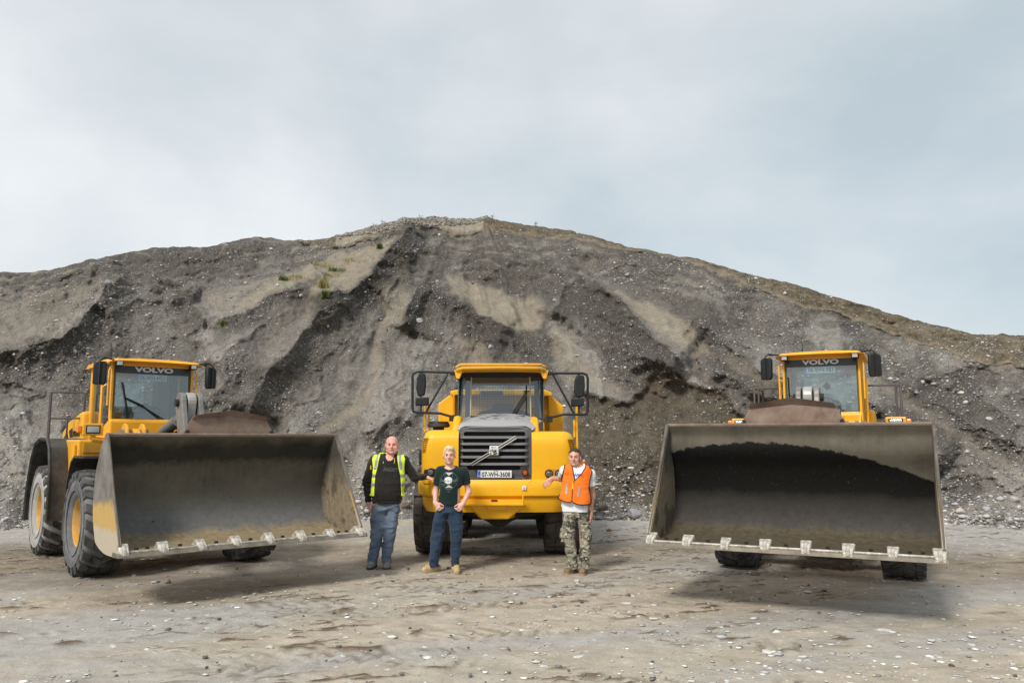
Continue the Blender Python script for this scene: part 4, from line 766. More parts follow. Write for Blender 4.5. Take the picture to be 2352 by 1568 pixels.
        # platform beside the cab over the tank / steps
        pl = MB().prism([(-.10, 1.12), (-.05, pz - .30), (-.02, pz), (-1.05, pz), (-1.05, 1.10)], 'x', sg * .60, sg * 1.10).build('platform', YEL, rt, 0, .025)
        MB().bb(min(sg * .66, sg * 1.04), max(sg * .66, sg * 1.04), -.045, -.005, pz - .20, pz - .03).build('platform_step', YELD, pl, 0, .01)
        tank = MB().prism([(-.12, .62), (-.12, 1.12), (-.95, 1.12), (-.95, .62)], 'x', sg * .55, sg * 1.06).build('fuel_tank', YEL, rt, 0, .03)
        MB().tube([(sg * 1.13, -.12, .85), (sg * 1.13, -.12, pz - .08)], .022, 8).build('grab_bar', YEL, rt, 40)
        for zz in (.42, .72): MB().bb(min(sg * .72, sg * 1.06), max(sg * .72, sg * 1.06), -.30, -.06, zz, zz + .03).build('ladder_rung', DRK, rt, 0)
        # rear fender: broad arched rubber mudguard open at the wheel
        rf2 = R + .16; x0, x1 = sg * (t2 - tw * .55), sg * (t2 + tw * .52)
        pts = [(-ar + .86, .60), (-ar + .86, 1.20), (-ar + .82, 1.45), (-ar + .70, pz - .12), (-ar + .52, pz + .005), (-ar - .05, pz + .02), (-ar - .40, pz - .06), (-ar - .68, 1.50), (-ar - .88, 1.12), (-ar - .98, .75), (-ar - 1.02, .48)]
        fr = MB().sheet(pts, min(x0, x1), max(x0, x1), .035).build('rear_fender', FEND, rt, 30)
        MB().tube([(x1, y, z) for y, z in pts], .022, 6).build('fender_rim', FEND, fr, 40)
        MB().bb(min(sg * .76, sg * (t2 - tw * .5)), max(sg * .76, sg * (t2 - tw * .5)), -2.2, -1.06, pz - .06, pz - .02).build('walkway', DRK, rt, 0)
        # rail
        rl = MB(); xa, xb, ya, yb = sg * 1.16, sg * .62, -1.12, -1.20; top = pz + p['rail']
        if p['raily']:
            rl.tube([(xa, ya, pz - .02), (xa, ya, top - .05), (xa, ya - .05, top), (xa, -2.02, top), (xa, -2.07, top - .05), (xa, -2.07, pz - .02)], .018, 8); rl.tube([(xa, ya, pz + p['rail'] * .45), (xa, -2.07, pz + p['rail'] * .45)], .016, 8)
            rl.tube([(xa - sg * .07, ya, pz - .02), (xa - sg * .07, ya, top - .02), (xa - sg * .02, ya, top)], .018, 8); rl.tube([(xa - sg * .07, ya, top), (sg * .64, ya - .02, top)], .014, 8)
        else:
            rl.tube([(xa, -1.95, pz - .02), (xa, -1.95, top)], .018, 8); rl.tube([(xa, -2.02, pz - .02), (xa, -2.02, top)], .018, 8)
            rl.tube([(xa, -1.95, top), (sg * .74, -1.70, top), (sg * .70, -1.68, top - .04), (sg * .70, -1.68, pz + p['rail'] * .48), (sg * .74, -1.70, pz + p['rail'] * .45), (xa, -1.95, pz + p['rail'] * .45)], .017, 8); rl.tube([(sg * .92, -1.80, pz + p['rail'] * .45), (sg * .92, -1.80, pz - .02)], .016, 8)
        rl.build('guard_rail', PIPE, rt, 50)
    # ---------------- cab
    cy_, cw, cz0, cz1 = p['cy'], p['cw'] / 2, p['cbz'], p['ctz']; yb = cy_ - 1.36; cwb = cw + .02
    zb_ = pz - .02; cowl = .06
    cb = MB().prism([(cy_ + .02, zb_ - .25), (cy_ + .05, cz0 - .03), (cy_ - .02, cz0), (yb, cz0 - .45), (yb, zb_ - .25)], 'x', -cw - .05, cw + .05).build('cab', YEL, rt, 0, .03)
    rfp = [(cy_ + .22, cz1 + .012), (cy_ + .18, cz1 + .048), (cy_ - .3, cz1 + .085), (yb + .1, cz1 + .08), (yb - .06, cz1 + .02), (yb - .06, cz1 - .02), (cy_ + .1, cz1 - .012)]
    roof = MB(); nx = 9
    for k in range(nx): pass
    xs_ = [-cw - .12, -cw - .02, -cw * .5, 0, cw * .5, cw + .02, cw + .12]; dz_ = [-.05, -.005, .012, .016, .012, -.005, -.05]; fy = [-.10, 0, -.035, -.03, -.035, 0, -.10]
    n_ = len(rfp); vs_2 = []
    for x, dz, fyy in zip(xs_, dz_, fy): vs_2 += [(x, y + (fyy if i in (0, 1) else 0), z + (dz if i in (1, 2, 3, 4) else dz * .3)) for i, (y, z) in enumerate(rfp)]
    fs2 = [(k * n_ + i, k * n_ + (i + 1) % n_, (k + 1) * n_ + (i + 1) % n_, (k + 1) * n_ + i) for k in range(len(xs_) - 1) for i in range(n_)] + [tuple(range(n_ - 1, -1, -1)), tuple((len(xs_) - 1) * n_ + i for i in range(n_))]
    rfo = roof.add(vs_2, fs2).build('cab_roof', YEL, rt, 30, .012)
    for sg in (1, -1):
        MB().hexa([(sg * (cw + .004), cy_ - .10, cz0 - .02), (sg * (cw + .042), cy_ - .10, cz0 - .02), (sg * (cw + .042), cy_ - .02, cz0 - .02), (sg * (cw + .004), cy_ - .02, cz0 - .02), (sg * (cw + .004), cy_ - .12, cz1), (sg * (cw + .042), cy_ - .12, cz1), (sg * (cw + .042), cy_ - .04, cz1), (sg * (cw + .004), cy_ - .04, cz1)]).build('front_pillar', YEL, rt, 0, .01)
        MB().hexa([(sg * (cw - .022), cy_ - .10, cz0 - .02), (sg * (cw + .003), cy_ - .10, cz0 - .02), (sg * (cw + .003), cy_ - .022, cz0 - .02), (sg * (cw - .022), cy_ - .022, cz0 - .02), (sg * (cw - .022), cy_ - .12, cz1), (sg * (cw + .003), cy_ - .12, cz1), (sg * (cw + .003), cy_ - .042, cz1), (sg * (cw - .022), cy_ - .042, cz1)]).build('pillar_seal', mat('olive_seal', (.10, .085, .02), .6), rt, 0)
        MB().hexa([(sg * (cw - .04), yb, cz0 - .46), (sg * (cw + .05), yb, cz0 - .46), (sg * (cw + .05), yb + .12, cz0 - .46), (sg * (cw - .04), yb + .12, cz0 - .46), (sg * (cw - .04), yb, cz1), (sg * (cw + .05), yb, cz1), (sg * (cw + .05), yb + .12, cz1), (sg * (cw - .04), yb + .12, cz1)]).build('rear_pillar', YEL, rt, 0, .01)
        MB().bb(min(sg * (cw + .0), sg * (cw + .035)), max(sg * (cw + .0), sg * (cw + .035)), cy_ - .72, cy_ - .66, cz0 - .46, cz1).build('door_post', YEL, rt, 0, .006)
        MB().bb(min(sg * (cw + .008), sg * (cw + .016)), max(sg * (cw + .008), sg * (cw + .016)), yb + .12, cy_ - .10, cz0 - .62, cz1 - .02).build('side_window', GLASS, rt, 0)
        MB().tube([(sg * (cw + .05), cy_ - .26, cz0 + .55), (sg * (cw + .11), cy_ - .28, cz0 + .50), (sg * (cw + .11), cy_ - .30, cz0 - .20), (sg * (cw + .05), cy_ - .30, cz0 - .24)], .016, 8).build('grab_handle', YEL, rt, 50)
        MB().tube([(sg * (cw + .06), cy_ - .03, cz1 - .08), (sg * (cw + .09), cy_ + .0, cz1 - .14), (sg * (cw + .09), cy_ + .0, cz0 + .2)], .014, 8).build('pillar_handle', YEL, rt, 50)
        # mirror
        mir = MB().prism([(-.10, -.19), (.08, -.20), (.105, -.14), (.105, .17), (.08, .20), (-.07, .19), (-.10, .14)], 'y', -.035, .05); mx_ = sg * (cw + .26); mz = cz1 - .20
        mir.xf(Matrix.Translation((mx_, cy_ + .16, mz)) @ Matrix.Rotation(sg * -.35, 4, 'Z') @ Matrix.Scale(-sg, 4, (1, 0, 0)) @ Matrix.Scale(.92, 4)); mo = mir.build('mirror', BLK, rt, 40, .02, 3)
        MB().tube([(sg * (cw + .06), cy_ + .14, cz1 + .02), (sg * (cw + .22), cy_ + .22, cz1 + .04), (mx_ + sg * .02, cy_ + .22, cz1 - .02), (mx_ + sg * .02, cy_ + .22, mz - .18)], .013, 8).build('mirror_arm', BLK, mo, 50)
        wl = MB().bb(sg * (cw - .02) - .055, sg * (cw - .02) + .055, cy_ + .06, cy_ + .16, cz1 - .075, cz1 + .02).build('work_light', BLK, rt, 0, .01); MB().bb(sg * (cw - .02) - .042, sg * (cw - .02) + .042, cy_ + .155, cy_ + .168, cz1 - .062, cz1 + .008).build('lens', LAMP, wl, 0, .01)
    MB().bb(-cw, cw, cy_ - .11, cy_ - .03, cz1 - .05, cz1).build('front_header', YEL, rt, 0)
    ws = MB().hexa([(-cw + .02, cy_ - .05, cz0 - .0), (cw - .02, cy_ - .05, cz0 - .0), (cw - .02, cy_ - .04, cz0), (-cw + .02, cy_ - .04, cz0), (-cw + .02, cy_ - .07, cz1 - .03), (cw - .02, cy_ - .07, cz1 - .03), (cw - .02, cy_ - .06, cz1 - .03), (-cw + .02, cy_ - .06, cz1 - .03)]).build('windshield', GLASS, rt, 0)
    MB().hexa([(-cw + .02, cy_ - .036, cz1 - .165), (cw - .02, cy_ - .036, cz1 - .165), (cw - .02, cy_ - .028, cz1 - .165), (-cw + .02, cy_ - .028, cz1 - .165), (-cw + .02, cy_ - .046, cz1 - .035), (cw - .02, cy_ - .046, cz1 - .035), (cw - .02, cy_ - .038, cz1 - .035), (-cw + .02, cy_ - .038, cz1 - .035)]).build('sun_strip', mat('dark_sun_strip', (.045, .055, .06), .25), ws, 0)
    tm = text_mb('VOLVO', .60 * cw / .59, .082, .006, .045); tm.xf(Matrix.Translation((.0, cy_ - .022, cz1 - .10)) @ Matrix.Rotation(math.pi, 4, 'Z')); tm.build('windshield_lettering', mat('white_lettering', (.62, .68, .70), .5), ws, 0, recalc=False)
    pz2 = cz1 - .225; pl = MB().bb(-.22, .22, cy_ - .085, cy_ - .078, pz2 - .052, pz2 + .052).build('number_plate', PLATEG, rt, 0)
    MB().bb(.22, .265, cy_ - .085, cy_ - .076, pz2 - .052, pz2 + .052).build('plate_band', mat('pale_blue_band', (.10, .25, .55), .5), pl, 0)
    tm = text_mb(plate_no, .39, .068, .003, .018); tm.xf(Matrix.Translation((0, cy_ - .076, pz2)) @ Matrix.Rotation(math.pi, 4, 'Z')); tm.build('plate_lettering', mat('grey_ink', (.10, .13, .14), .6), pl, 0, recalc=False)
    MB().bb(-cw + .02, cw - .02, yb + .02, yb + .03, cz0 - .42, cz1 - .12).build('rear_window', GLASS, rt, 0)
    MB().bb(-cw, cw, yb, yb + .08, cz1 - .14, cz1).build('rear_header', YEL, rt, 0)
    if mud != 'wet': MB().bb(-cw + .03, -cw + .24, yb + .05, yb + .35, cz0 - .3, cz1 - .05).build('rear_cabinet', LININT, rt, 0, .02)
    st_ = MB().bb(-.22, .22, yb + .42, yb + .54, cz0 - .35, cz0 + .22).bb(-.22, .22, yb + .50, yb + .95, cz0 - .45, cz0 - .33).build('seat', SEATF, rt, 0, .05, 3)
    MB().tube([(.17 * math.cos(a), cy_ - .46 - .06 * math.sin(a), cz0 + .12 + .13 * math.sin(a)) for a in np.linspace(0, 2 * math.pi, 21)[:-1]], .013, 6, closed=True).tube([(-.16, cy_ - .46, cz0 + .12), (.16, cy_ - .46, cz0 + .12)], .012, 6).build('steering_wheel', BLK, rt, 50)
    MB().prism(arc_pts((0, cz0 - .06), .28, 0, 180, 14), 'y', cy_ - .36, cy_ - .14).build('instrument_panel', INT, rt, 30, .01)
    MB().tube([(0, cy_ - .40, cz0 - .3), (0, cy_ - .46, cz0 + .12)], .03, 8).build('steering_column', BLK, rt, 40)
    wp = MB().tube([(-.12, cy_ - .02, cz0 + .0), (.16, cy_ - .02, cz0 + .22), (.43, cy_ - .02, cz0 + .34)], .011, 6).tube([(-.18, cy_ - .02, cz0 + .0), (.10, cy_ - .02, cz0 + .17), (.42, cy_ - .02, cz0 + .32)], .009, 6).tube([(.36, cy_ - .02, cz0 + .05), (.47, cy_ - .03, cz0 + .58)], .014, 6)
    if mud == 'wet': wp = MB().tube([(.30, cy_ - .02, cz0 + .0), (.40, cy_ - .02, cz0 + .22), (.52, cy_ - .02, cz0 + .30)], .011, 6).tube([(.50, cy_ - .02, cz0 + .02), (.51, cy_ - .03, cz0 + .58)], .012, 6)
    wp.build('wiper', BLK, rt, 40)
    MB().cyl((.10, cy_ - .12, cz0 - .06), (-.10, cy_ - .12, cz0 - .06), .02, 6).build('wiper_shaft', BLK, rt, 0)
    an = MB().tube([(cw - .18, yb + .3, cz1 + .10), (cw - .18, yb + .3, cz1 + .28), (cw - .17, yb + .26, cz1 + .46)], [.012, .006, .004], 6).build('antenna', BLK, rt, 40)
    if mud == 'wet':
        MB().lathe([(.001, 0), (.05, 0), (.05, .09), (.03, .12), (.001, .125)], 16, (-.34, yb - .12, cz1 - .30), 'z').build('beacon', mat('faded_orange_beacon', (.7, .24, .10), .4), rt, 40)
        dm = MB().prism([(-.07, 0), (0, .08), (.07, 0), (0, -.08)], 'y', 0, .006); dm.xf(Matrix.Translation((.02, yb + .045, cz1 - .42))); dm.build('warning_diamond', mat('dull_ochre_sign', (.30, .22, .08), .6), rt, 0)
        MB().ball((-.02, yb + .62, cz0 + .20), .115, 10, (1, 1.1, 1.15)).build('white_helmet', mat('pale_headrest', (.62, .66, .66), .6), rt, 50)
    MB().cyl((-.30, -2.2, pz + .1), (-.30, -2.2, pz + .62), .05, 12).build('exhaust_stack', DRK, rt, 40)
    MB().prism([(-2.95, .75), (-2.95, 1.35), (-3.15, 1.3), (-3.15, .8)], 'x', -.95, .95).build('counterweight', DRK, rt, 0, .04)
    return rt
BASE = dict(R=.713, t=2.165, tw=.535, af=1.15, ar=1.43, BW=2.963)
loader('yellow wheel loader on the left with grey muddy bucket and plate 06-WH-4423 in its windshield', -5.675, 12.788, .702, dict(BASE, ly=3.96, lz=.611, ty=3.161, tz=1.897, cw=1.184, cy=-.264, ctz=3.057, cbz=2.163, ckz=2.50, hlz=1.98, plz=1.83, rail=.80, raily=False), '06-WH-4423', 'dry')
loader('yellow wheel loader on the right with dark wet stain inside its bucket', 4.818, 12.525, -.457, dict(BASE, ly=4.404, lz=.692, ty=3.459, tz=2.014, cw=1.114, cy=-.494, ctz=3.191, cbz=2.28, ckz=2.56, hlz=2.07, plz=1.86, rail=.86, raily=True), '06-WH-983', 'wet')
# ================================================================ ARTICULATED DUMP TRUCK
KY = 1.045      # the truck stands a little behind the men
TX, TY = at(1140, 1101, 11.6 * KY).x, 11.55 * KY
truck = thing('dump_truck', 'yellow articulated dump truck with grey grille parked between the two loaders', 'dump truck', (TX, TY, 0))
def L_(px, py, Y): return at(px, py, Y * KY) - Vector((TX, TY, 0))
def xs(px, Y, py=1050): return L_(px, py, Y).x
def zs(py, Y): return L_(1176, py, Y).z
m_hood, t, b, NN, LL = node_mat('peeling_hood_paint'); vec, s = tex_obj(t)
n1 = noise(t, vec, 16, 4, .6); n2 = noise(t, vec, 2.5, 3, .5); mpn = NN('ShaderNodeMapping'); mpn.inputs['Scale'].default_value = (9, 22, 9); LL(vec, mpn.inputs[0]); n3 = noise(t, mpn.outputs[0], 1.0, 4, .6)
msk = mth(t, 'MULTIPLY', mrange(t, n3.outputs[0], .50, .54), mth(t, 'MULTIPLY', mrange(t, s.outputs[1], .38, .60), mrange(t, n2.outputs[0], .38, .52)))
LL(mixc(t, msk, (0.40, 0.40, 0.42), (0.085, 0.075, 0.07)), b.inputs['Base Color']); b.inputs['Roughness'].default_value = .45
# wheels: front pair and the first rear pair under the body
XL, XR = xs(1006, 12.7, 1250), xs(1298, 12.7, 1250)
add_wheels(truck, [(XL, 1.25, .70, -1, .2), (XR, 1.25, .70, 1, .9), (XL + .02, 3.45, .70, -1, 1.3), (XR - .02, 3.45, .70, 1, .5), (XL + .02, 5.0, .70, -1, .1), (XR - .02, 5.0, .70, 1, 1.0)], .70, .68, 15, .28, .34, TYRE_T, TYRE_T, DRK, False)
MB().cyl((-.9, 1.25, .70), (.9, 1.25, .70), .17, 14).build('front_axle', DRK, truck, 40); MB().cyl((-.9, 3.45, .70), (.9, 3.45, .70), .17, 14).cyl((-.9, 5.0, .70), (.9, 5.0, .70), .17, 14).build('rear_axles', DRK, truck, 40)
MB().bb(-.45, .45, .7, 6.4, .95, 1.25).build('chassis', DRK, truck, 0, .02)
# bumper: curved profile swept round the corners
xl, xr = xs(957, 11.8), xs(1326, 11.8); xc = (xl + xr) / 2; hw = (xr - xl) / 2
path = []
for k in range(8): a = math.radians(90 * k / 7); path.append((xl + .42 - .42 * math.cos(a), .62 - .55 * math.sin(a), -math.cos(a), -math.sin(a)))
path = [(xl, 1.1, -1, 0)] + path + [(xc - .3, .02, 0, -1), (xc + .3, .02, 0, -1)] + [(2 * xc - p[0], p[1], -p[2], p[3]) for p in path[::-1]] + [(xr, 1.1, 1, 0)]
zt_, zm, zb = zs(1101, 11.6), zs(1142, 11.6), zs(1176, 11.7)
prof = [(-.16, zt_ - .005), (-.03, zt_), (.0, zt_ - .03), (.01, lerp(zt_, zm, .5)), (.0, zm + .03), (-.04, zm), (-.16, zm - .01)]
def sweep(path, prof):
    return MB().grid([[(px + nx * o_, py + ny * o_, z) for o_, z in prof] for px, py, nx, ny in path])
bumper = sweep(path, prof).build('bumper', YELT, truck, 40)
prof2 = [(-.10, zm + .01), (-.055, zm - .01), (-.075, lerp(zm, zb, .6)), (-.12, zb), (-.25, zb - .01)]
MB().grid([[(px + nx * o_, py + ny * o_, z) for o_, z in prof2] for px, py, nx, ny in path]).build('bumper_skirt', YELT, bumper, 40)
zs1, zs2 = zs(1146, 11.6), zs(1156, 11.6)
MB().bb(xs(1060, 11.6), xs(1199, 11.6), .0, .10, zs2 + .002, zs1).build('step_back', YELT, bumper, 0); MB().bb(xs(1060, 11.5), xs(1201, 11.5), -.06, .06, zs2 - .018, zs2).build('bumper_step', YELT, bumper, 0, .006)
MB().cyl((xs(1201, 11.5), -.045, zs2 - .01), (xs(1201, 11.5), -.045, zs(1136, 11.5)), .012, 8).build('step_rod', YELT, bumper, 40)
MB().prism(capsule2d(xs(1128, 11.55), xs(1143, 11.55), zs(1150.5, 11.55), zs(1147, 11.55)), 'y', -.012, .02).build('tow_slot', INK, bumper, 0)
# belly guard
bl = MB(); zA, zB, zC = zs(1157, 11.62), zs(1190, 11.75), zs(1210, 12.0)
bl.hexa([(xs(1109, 11.75), .10, zB), (xs(1167, 11.75), .10, zB), (xs(1200, 11.8), .9, zB - .02), (xs(1085, 11.8), .9, zB - .02), (xs(1076, 11.62), .02, zA), (xs(1208, 11.62), .02, zA), (xs(1208, 11.62), .9, zA), (xs(1076, 11.62), .9, zA)])
bl.build('belly_guard', YELT, truck, 0, .015)
bp_ = [(xs(1040, 12), zs(1176, 12)), (xs(1095, 12), zs(1186, 12)), (xs(1120, 12), zs(1197, 12)), (xs(1136, 12), zs(1209, 12)), (xs(1158, 12), zs(1209, 12)), (xs(1174, 12), zs(1197, 12)), (xs(1200, 12), zs(1186, 12)), (xs(1260, 12), zs(1178, 12)), (xs(1260, 12), zs(1150, 12)), (xs(1040, 12), zs(1150, 12))]
MB().prism(bp_, 'y', .45, 1.5).build('axle_guard', DRK, truck, 0, .02)
MB().hexa([(xs(1122, 11.6), .012, zs(1170, 11.6)), (xs(1160, 11.6), .012, zs(1170, 11.6)), (xs(1164, 11.6), .08, zs(1168, 11.6)), (xs(1118, 11.6), .08, zs(1168, 11.6)), (xs(1117, 11.6), -.005, zs(1159, 11.6)), (xs(1165, 11.6), -.005, zs(1159, 11.6)), (xs(1165, 11.6), .08, zs(1159, 11.6)), (xs(1117, 11.6), .08, zs(1159, 11.6))]).build('belly_plate', YELT, truck, 0, .008)
VENT = mat('vent_shadow_paint', (.30, .155, .015), .7)
# fenders (rounded housings either side of the hood)
for sg, (po, pi, pt, lab) in ((-1, (966, 1054, 987, 'l')), (1, (1324, 1221, 990, 'r'))):
    YF = 11.72; xo, xi = xs(po, YF), xs(pi, YF); zt2, zb2 = zs(pt, YF), zt_ - .06
    rows = []
    for v in np.linspace(0, 1, 15):           # from the bumper up over the nose and back
        row = []
        for u in np.linspace(0, 1, 13):
            x = lerp(xi, xo, u); edge = max(0, (u - .72) / .28)
            if v < .55: z = lerp(zb2, zt2 - .16, v / .55); y = .12 - .05 * math.sin(v / .55 * 1.5)
            elif v < .8: a = (v - .55) / .25 * math.pi / 2; z = zt2 - .16 + .16 * math.sin(a); y = .07 + .16 * (1 - math.cos(a)) 
            else: y = lerp(.23, 1.75, (v - .8) / .2); z = zt2 + .0
            bul = .16 * (1 - math.sqrt(max(0, 1 - edge * edge)))
            if v < .8: y += bul * 1.6
            if v >= .55: z -= bul * .9 * min(1, (v - .55) / .25)
            row.append((x - (.02 * (v > .5)) * sg * u, y, z))
        row.append((xo, row[-1][1] + .35 if v < .8 else row[-1][1], row[-1][2] - (.25 if v >= .8 else 0))); row.append((xo - sg * .02, 1.75, row[-1][2])); rows.append(row)
    fd = MB().grid(rows).build('fender', YELT, truck, 60)
    MB().bb(min(xi, xo - sg * .03), max(xi, xo - sg * .03), .42, 1.75, zb2, zt2 - .2).build('wheel_housing', DRK, truck, 0)
    # inner shoulder between hood and fender
    MB().prism([(.22, zt2 - .1), (.32, zt2 + .05), (.62, zs(955 if sg < 0 else 958, 12.2)), (1.2, zs(955, 12.4)), (1.2, zt2 - .1)], 'x', xi - sg * .01, xi + sg * .12).build('hood_shoulder', YELT, truck, 0, .05, 3)
    for k in range(6 if sg > 0 else 7):       # slanted vents on the outer flank
        z0 = zt2 - .12 - k * .032; ua, ub_ = .80 + .012 * k, .965; fy_ = lambda u: .055 + 1.6 * .16 * (1 - math.sqrt(max(0, 1 - ((u - .72) / .28) ** 2)))
        pa, pb = lerp(xi, xo, ua), lerp(xi, xo, ub_); MB().hexa([(pa, fy_(ua), z0 - .016), (pb, fy_(ub_) - .01, z0 - .028), (pb, fy_(ub_) + .06, z0 - .028), (pa, fy_(ua) + .06, z0 - .016), (pa, fy_(ua), z0), (pb, fy_(ub_) - .01, z0 - .010), (pb, fy_(ub_) + .06, z0 - .010), (pa, fy_(ua) + .06, z0)]).build('fender_vent', VENT, fd, 0)
    cx_ = [(990, 1084)] if sg < 0 else [(1261, 1087), (1284, 1087)]
    MB().prism([(xs(976, YF), zs(1077, YF)), (xs(1002, YF), zs(1075.5, YF)), (xs(1002, YF), zs(1093, YF)), (xs(985, YF), zs(1095, YF)), (xs(974, YF), zs(1092, YF))] if sg < 0 else capsule2d(xs(1251, YF), xs(1297, YF), zs(1098, YF), zs(1076, YF)), 'y', .085, .30).build('lamp_recess', BLK if sg < 0 else YELD, fd, 0, .01)
    for hx_, hy_ in cx_:
        p = L_(hx_, hy_, 11.64); hl = MB().lathe([(.062, .12), (.064, -.005), (.05, -.012), (.047, .02), (.001, .03)], 24, (p.x, .085, p.z), 'y').build('headlight', BLK, truck, 50)
        MB().lathe([(.045, .02), (.040, -.004), (.020, -.016), (.001, -.018)], 20, (p.x, .085, p.z), 'y').build('lens', mat('dark_lamp_lens', (.20, .19, .18), .1, metal=.6), hl, 50)
        MB().lathe([(.040, -.002), (.030, -.016), (.028, -.010), (.036, .002)], 20, (p.x - .006, .083, p.z - .004), 'y').build('lens_ring', LAMP, hl, 50)
# grille panel with slots
YG = 11.68; gx0, gx1, gz0, gz1 = xs(1052, YG), xs(1223.5, YG), zs(1103, YG), zs(978, YG)
outer = [(gx0 + .02, gz0), (gx1 - .02, gz0), (gx1, gz0 + .05), (gx1, gz1 - .10), (gx1 - .03, gz1 - .03), (gx1 - .10, gz1), (gx0 + .10, gz1), (gx0 + .03, gz1 - .03), (gx0, gz1 - .10), (gx0, gz0 + .05)]
rowsp = [(825, 645, 1322), (898, 638, 1322), (970, 636, 1322), (1043, 634, 1322), (1115, 632, 1322), (1193, 684, 1268)]
def C3(cx, cy_): return 929 + .21 * cx, 823 + .21 * cy_
holes = []
for cy_, a, b_ in rowsp:
    h_ = 27 if cy_ != 1193 else 24; p0 = C3(a, cy_ + h_); p1 = C3(b_, cy_ - h_); holes.append(capsule2d(xs(p0[0], YG), xs(p1[0], YG), zs(p0[1], YG), zs(p1[1], YG)))
gp = plate(outer, holes, .05); gp.v = [(x, y + .13 + .10 * ((x - (gx0 + gx1) / 2) / ((gx1 - gx0) / 2)) ** 4 * .35, z) for x, y, z in gp.v]
grille = gp.build('grille', HOODD, truck, 0)
MB().bb(gx0 + .06, gx1 - .06, .24, .26, gz0 + .06, gz1 - .08).build('radiator_screen', INK, grille, 0)
sc_ = MB()
for x in np.linspace(gx0 + .08, gx1 - .08, 62): sc_.bb(x - .0015, x + .0015, .222, .226, gz0 + .08, gz1 - .1)
for z in np.linspace(gz0 + .08, gz1 - .1, 46): sc_.bb(gx0 + .08, gx1 - .08, .218, .221, z - .0015, z + .0015)
tag(sc_.build('radiator_mesh', mat('mesh_wire', (.05, .05, .052), .6), grille, 0), kind='stuff')
for cy_ in (862, 934, 1005, 1078, 1155):
    p0, p1 = C3(590, cy_), C3(1370, cy_); z = zs(p0[1], 11.6); x0, x1 = xs(p0[0], 11.6), xs(p1[0], 11.6); S = MB(); rows = []
    for u in np.linspace(0, 1, 17):
        x = lerp(x0, x1, u); e_ = min(1, min(u, 1 - u) / .09); k = math.sqrt(max(.02, 1 - (1 - e_) ** 2)); rows.append([(x, .125 + .05 * (1 - k) * 1 + (.006 if q in (0, 4) else 0) - (.055 * k if q in (1, 2, 3) else 0), z + dzq * (k * .5 + .5)) for q, dzq in enumerate((.022, .016, .0, -.016, -.022))])
    S.grid(rows).build('grille_slat', mat('slat_paint', (.21, .20, .21), .36), grille, 50)
# diagonal bar and badge
a, b_ = L_(1084, 1066, 11.55), L_(1185, 1003, 11.55); d = (b_ - a); nn_ = Vector((-d.z, 0, d.x)).normalized()
for o0, o1, mm in ((-.028, -.010, CHROME), (-.010, .006, INK), (.006, .024, CHROME)):
    P = [(a + nn_ * o0), (b_ + nn_ * o0), (b_ + nn_ * o1), (a + nn_ * o1)]; P[0] = P[0] + Vector((-.02, 0, 0)) ; MB().prism([(p.x, p.z) for p in P], 'y', .03, .055).build('grille_bar', mm, grille, 0)
bx0, bx1, bz0, bz1 = xs(1124, 11.55), xs(1145.5, 11.55), zs(1045, 11.55), zs(1023.5, 11.55)
bd = MB().bb(bx0, bx1, .012, .05, bz0, bz1).build('badge', WHITE, grille, 0, .012); cxb, czb = (bx0 + bx1) / 2, (bz0 + bz1) / 2
m_bd, t, b, NN, LL = node_mat('worn_badge_face'); vec, s = tex_obj(t); n1 = noise(t, vec, 26, 4, .6); LL(mixc(t, mrange(t, n1.outputs[0], .5, .54), (.68, .67, .64), (.02, .02, .02)), b.inputs['Base Color'])
MB().bb(bx0 + .01, bx1 - .01, .006, .013, bz0 + .01, bz1 - .01).build('badge_face', m_bd, bd, 0)
MB().lathe([(.036, .004), (.044, .0), (.036, -.002)], 24, (cxb, .004, czb), 'y').build('badge_ring', CHROME, bd, 50); tm = text_mb('VOLVO', .075, .018, .004, .02); tm.xf(Matrix.Translation((cxb, .0, czb))); tm.build('badge_lettering', INK, bd, 0, recalc=False)
# number plate and indicator
px0, px1, pz0, pz1 = xs(1097, 11.6), xs(1175.5, 11.6), zs(1097, 11.6), zs(1080, 11.6)
pl = MB().bb(px0, px1, .085, .10, pz0, pz1).build('number_plate', WHITE, truck, 0, .004); MB().bb(px0 + .004, px0 + .042, .080, .086, pz0 + .004, pz1 - .004).build('plate_band', BLUEP, pl, 0)
tm = text_mb('07-WH-3608', px1 - px0 - .085, .072, .003, .012); tm.xf(Matrix.Translation(((px0 + .05 + px1 - .012) / 2, .082, (pz0 + pz1) / 2 - .004))); tm.build('plate_lettering', INK, pl, 0, recalc=False)
tm = text_mb('IRL', .028, .018, .003, .01); tm.xf(Matrix.Translation((px0 + .023, .078, pz0 + .025))); tm.build('country_code', WHITE, pl, 0, recalc=False); tm = text_mb('AN IARMHI', .07, .009, .003, .005); tm.xf(Matrix.Translation(((px0 + px1) / 2 + .02, .082, pz1 - .008))); tm.build('county_name', INK, pl, 0, recalc=False)
p = L_(1206, 1085.5, 11.62); ind = MB().lathe([(.048, .05), (.050, .0), (.042, -.004), (.040, .01), (.001, .012)], 22, (p.x, .11, p.z), 'y').build('indicator', BLK, truck, 50); MB().lathe([(.039, .012), (.034, -.008), (.001, -.014)], 20, (p.x, .11, p.z), 'y').build('lens', AMBER, ind, 50)
MB().bb(xs(1062, 11.6), xs(1200, 11.6), .06, .14, zt_ - .004, zt_ + .012).build('grille_sill', BLK, truck, 0)
q = L_(1204, 1120, 11.5); st_ = MB().bb(q.x - .03, q.x + .03, .0, .012, q.z - .03, q.z + .03).build('bumper_sticker', WHITE, bumper, 0); MB().lathe([(.010, 0), (.013, -.002), (.008, -.002)], 12, (q.x + .004, -.001, q.z - .008), 'y').build('sticker_mark', INK, st_, 0)
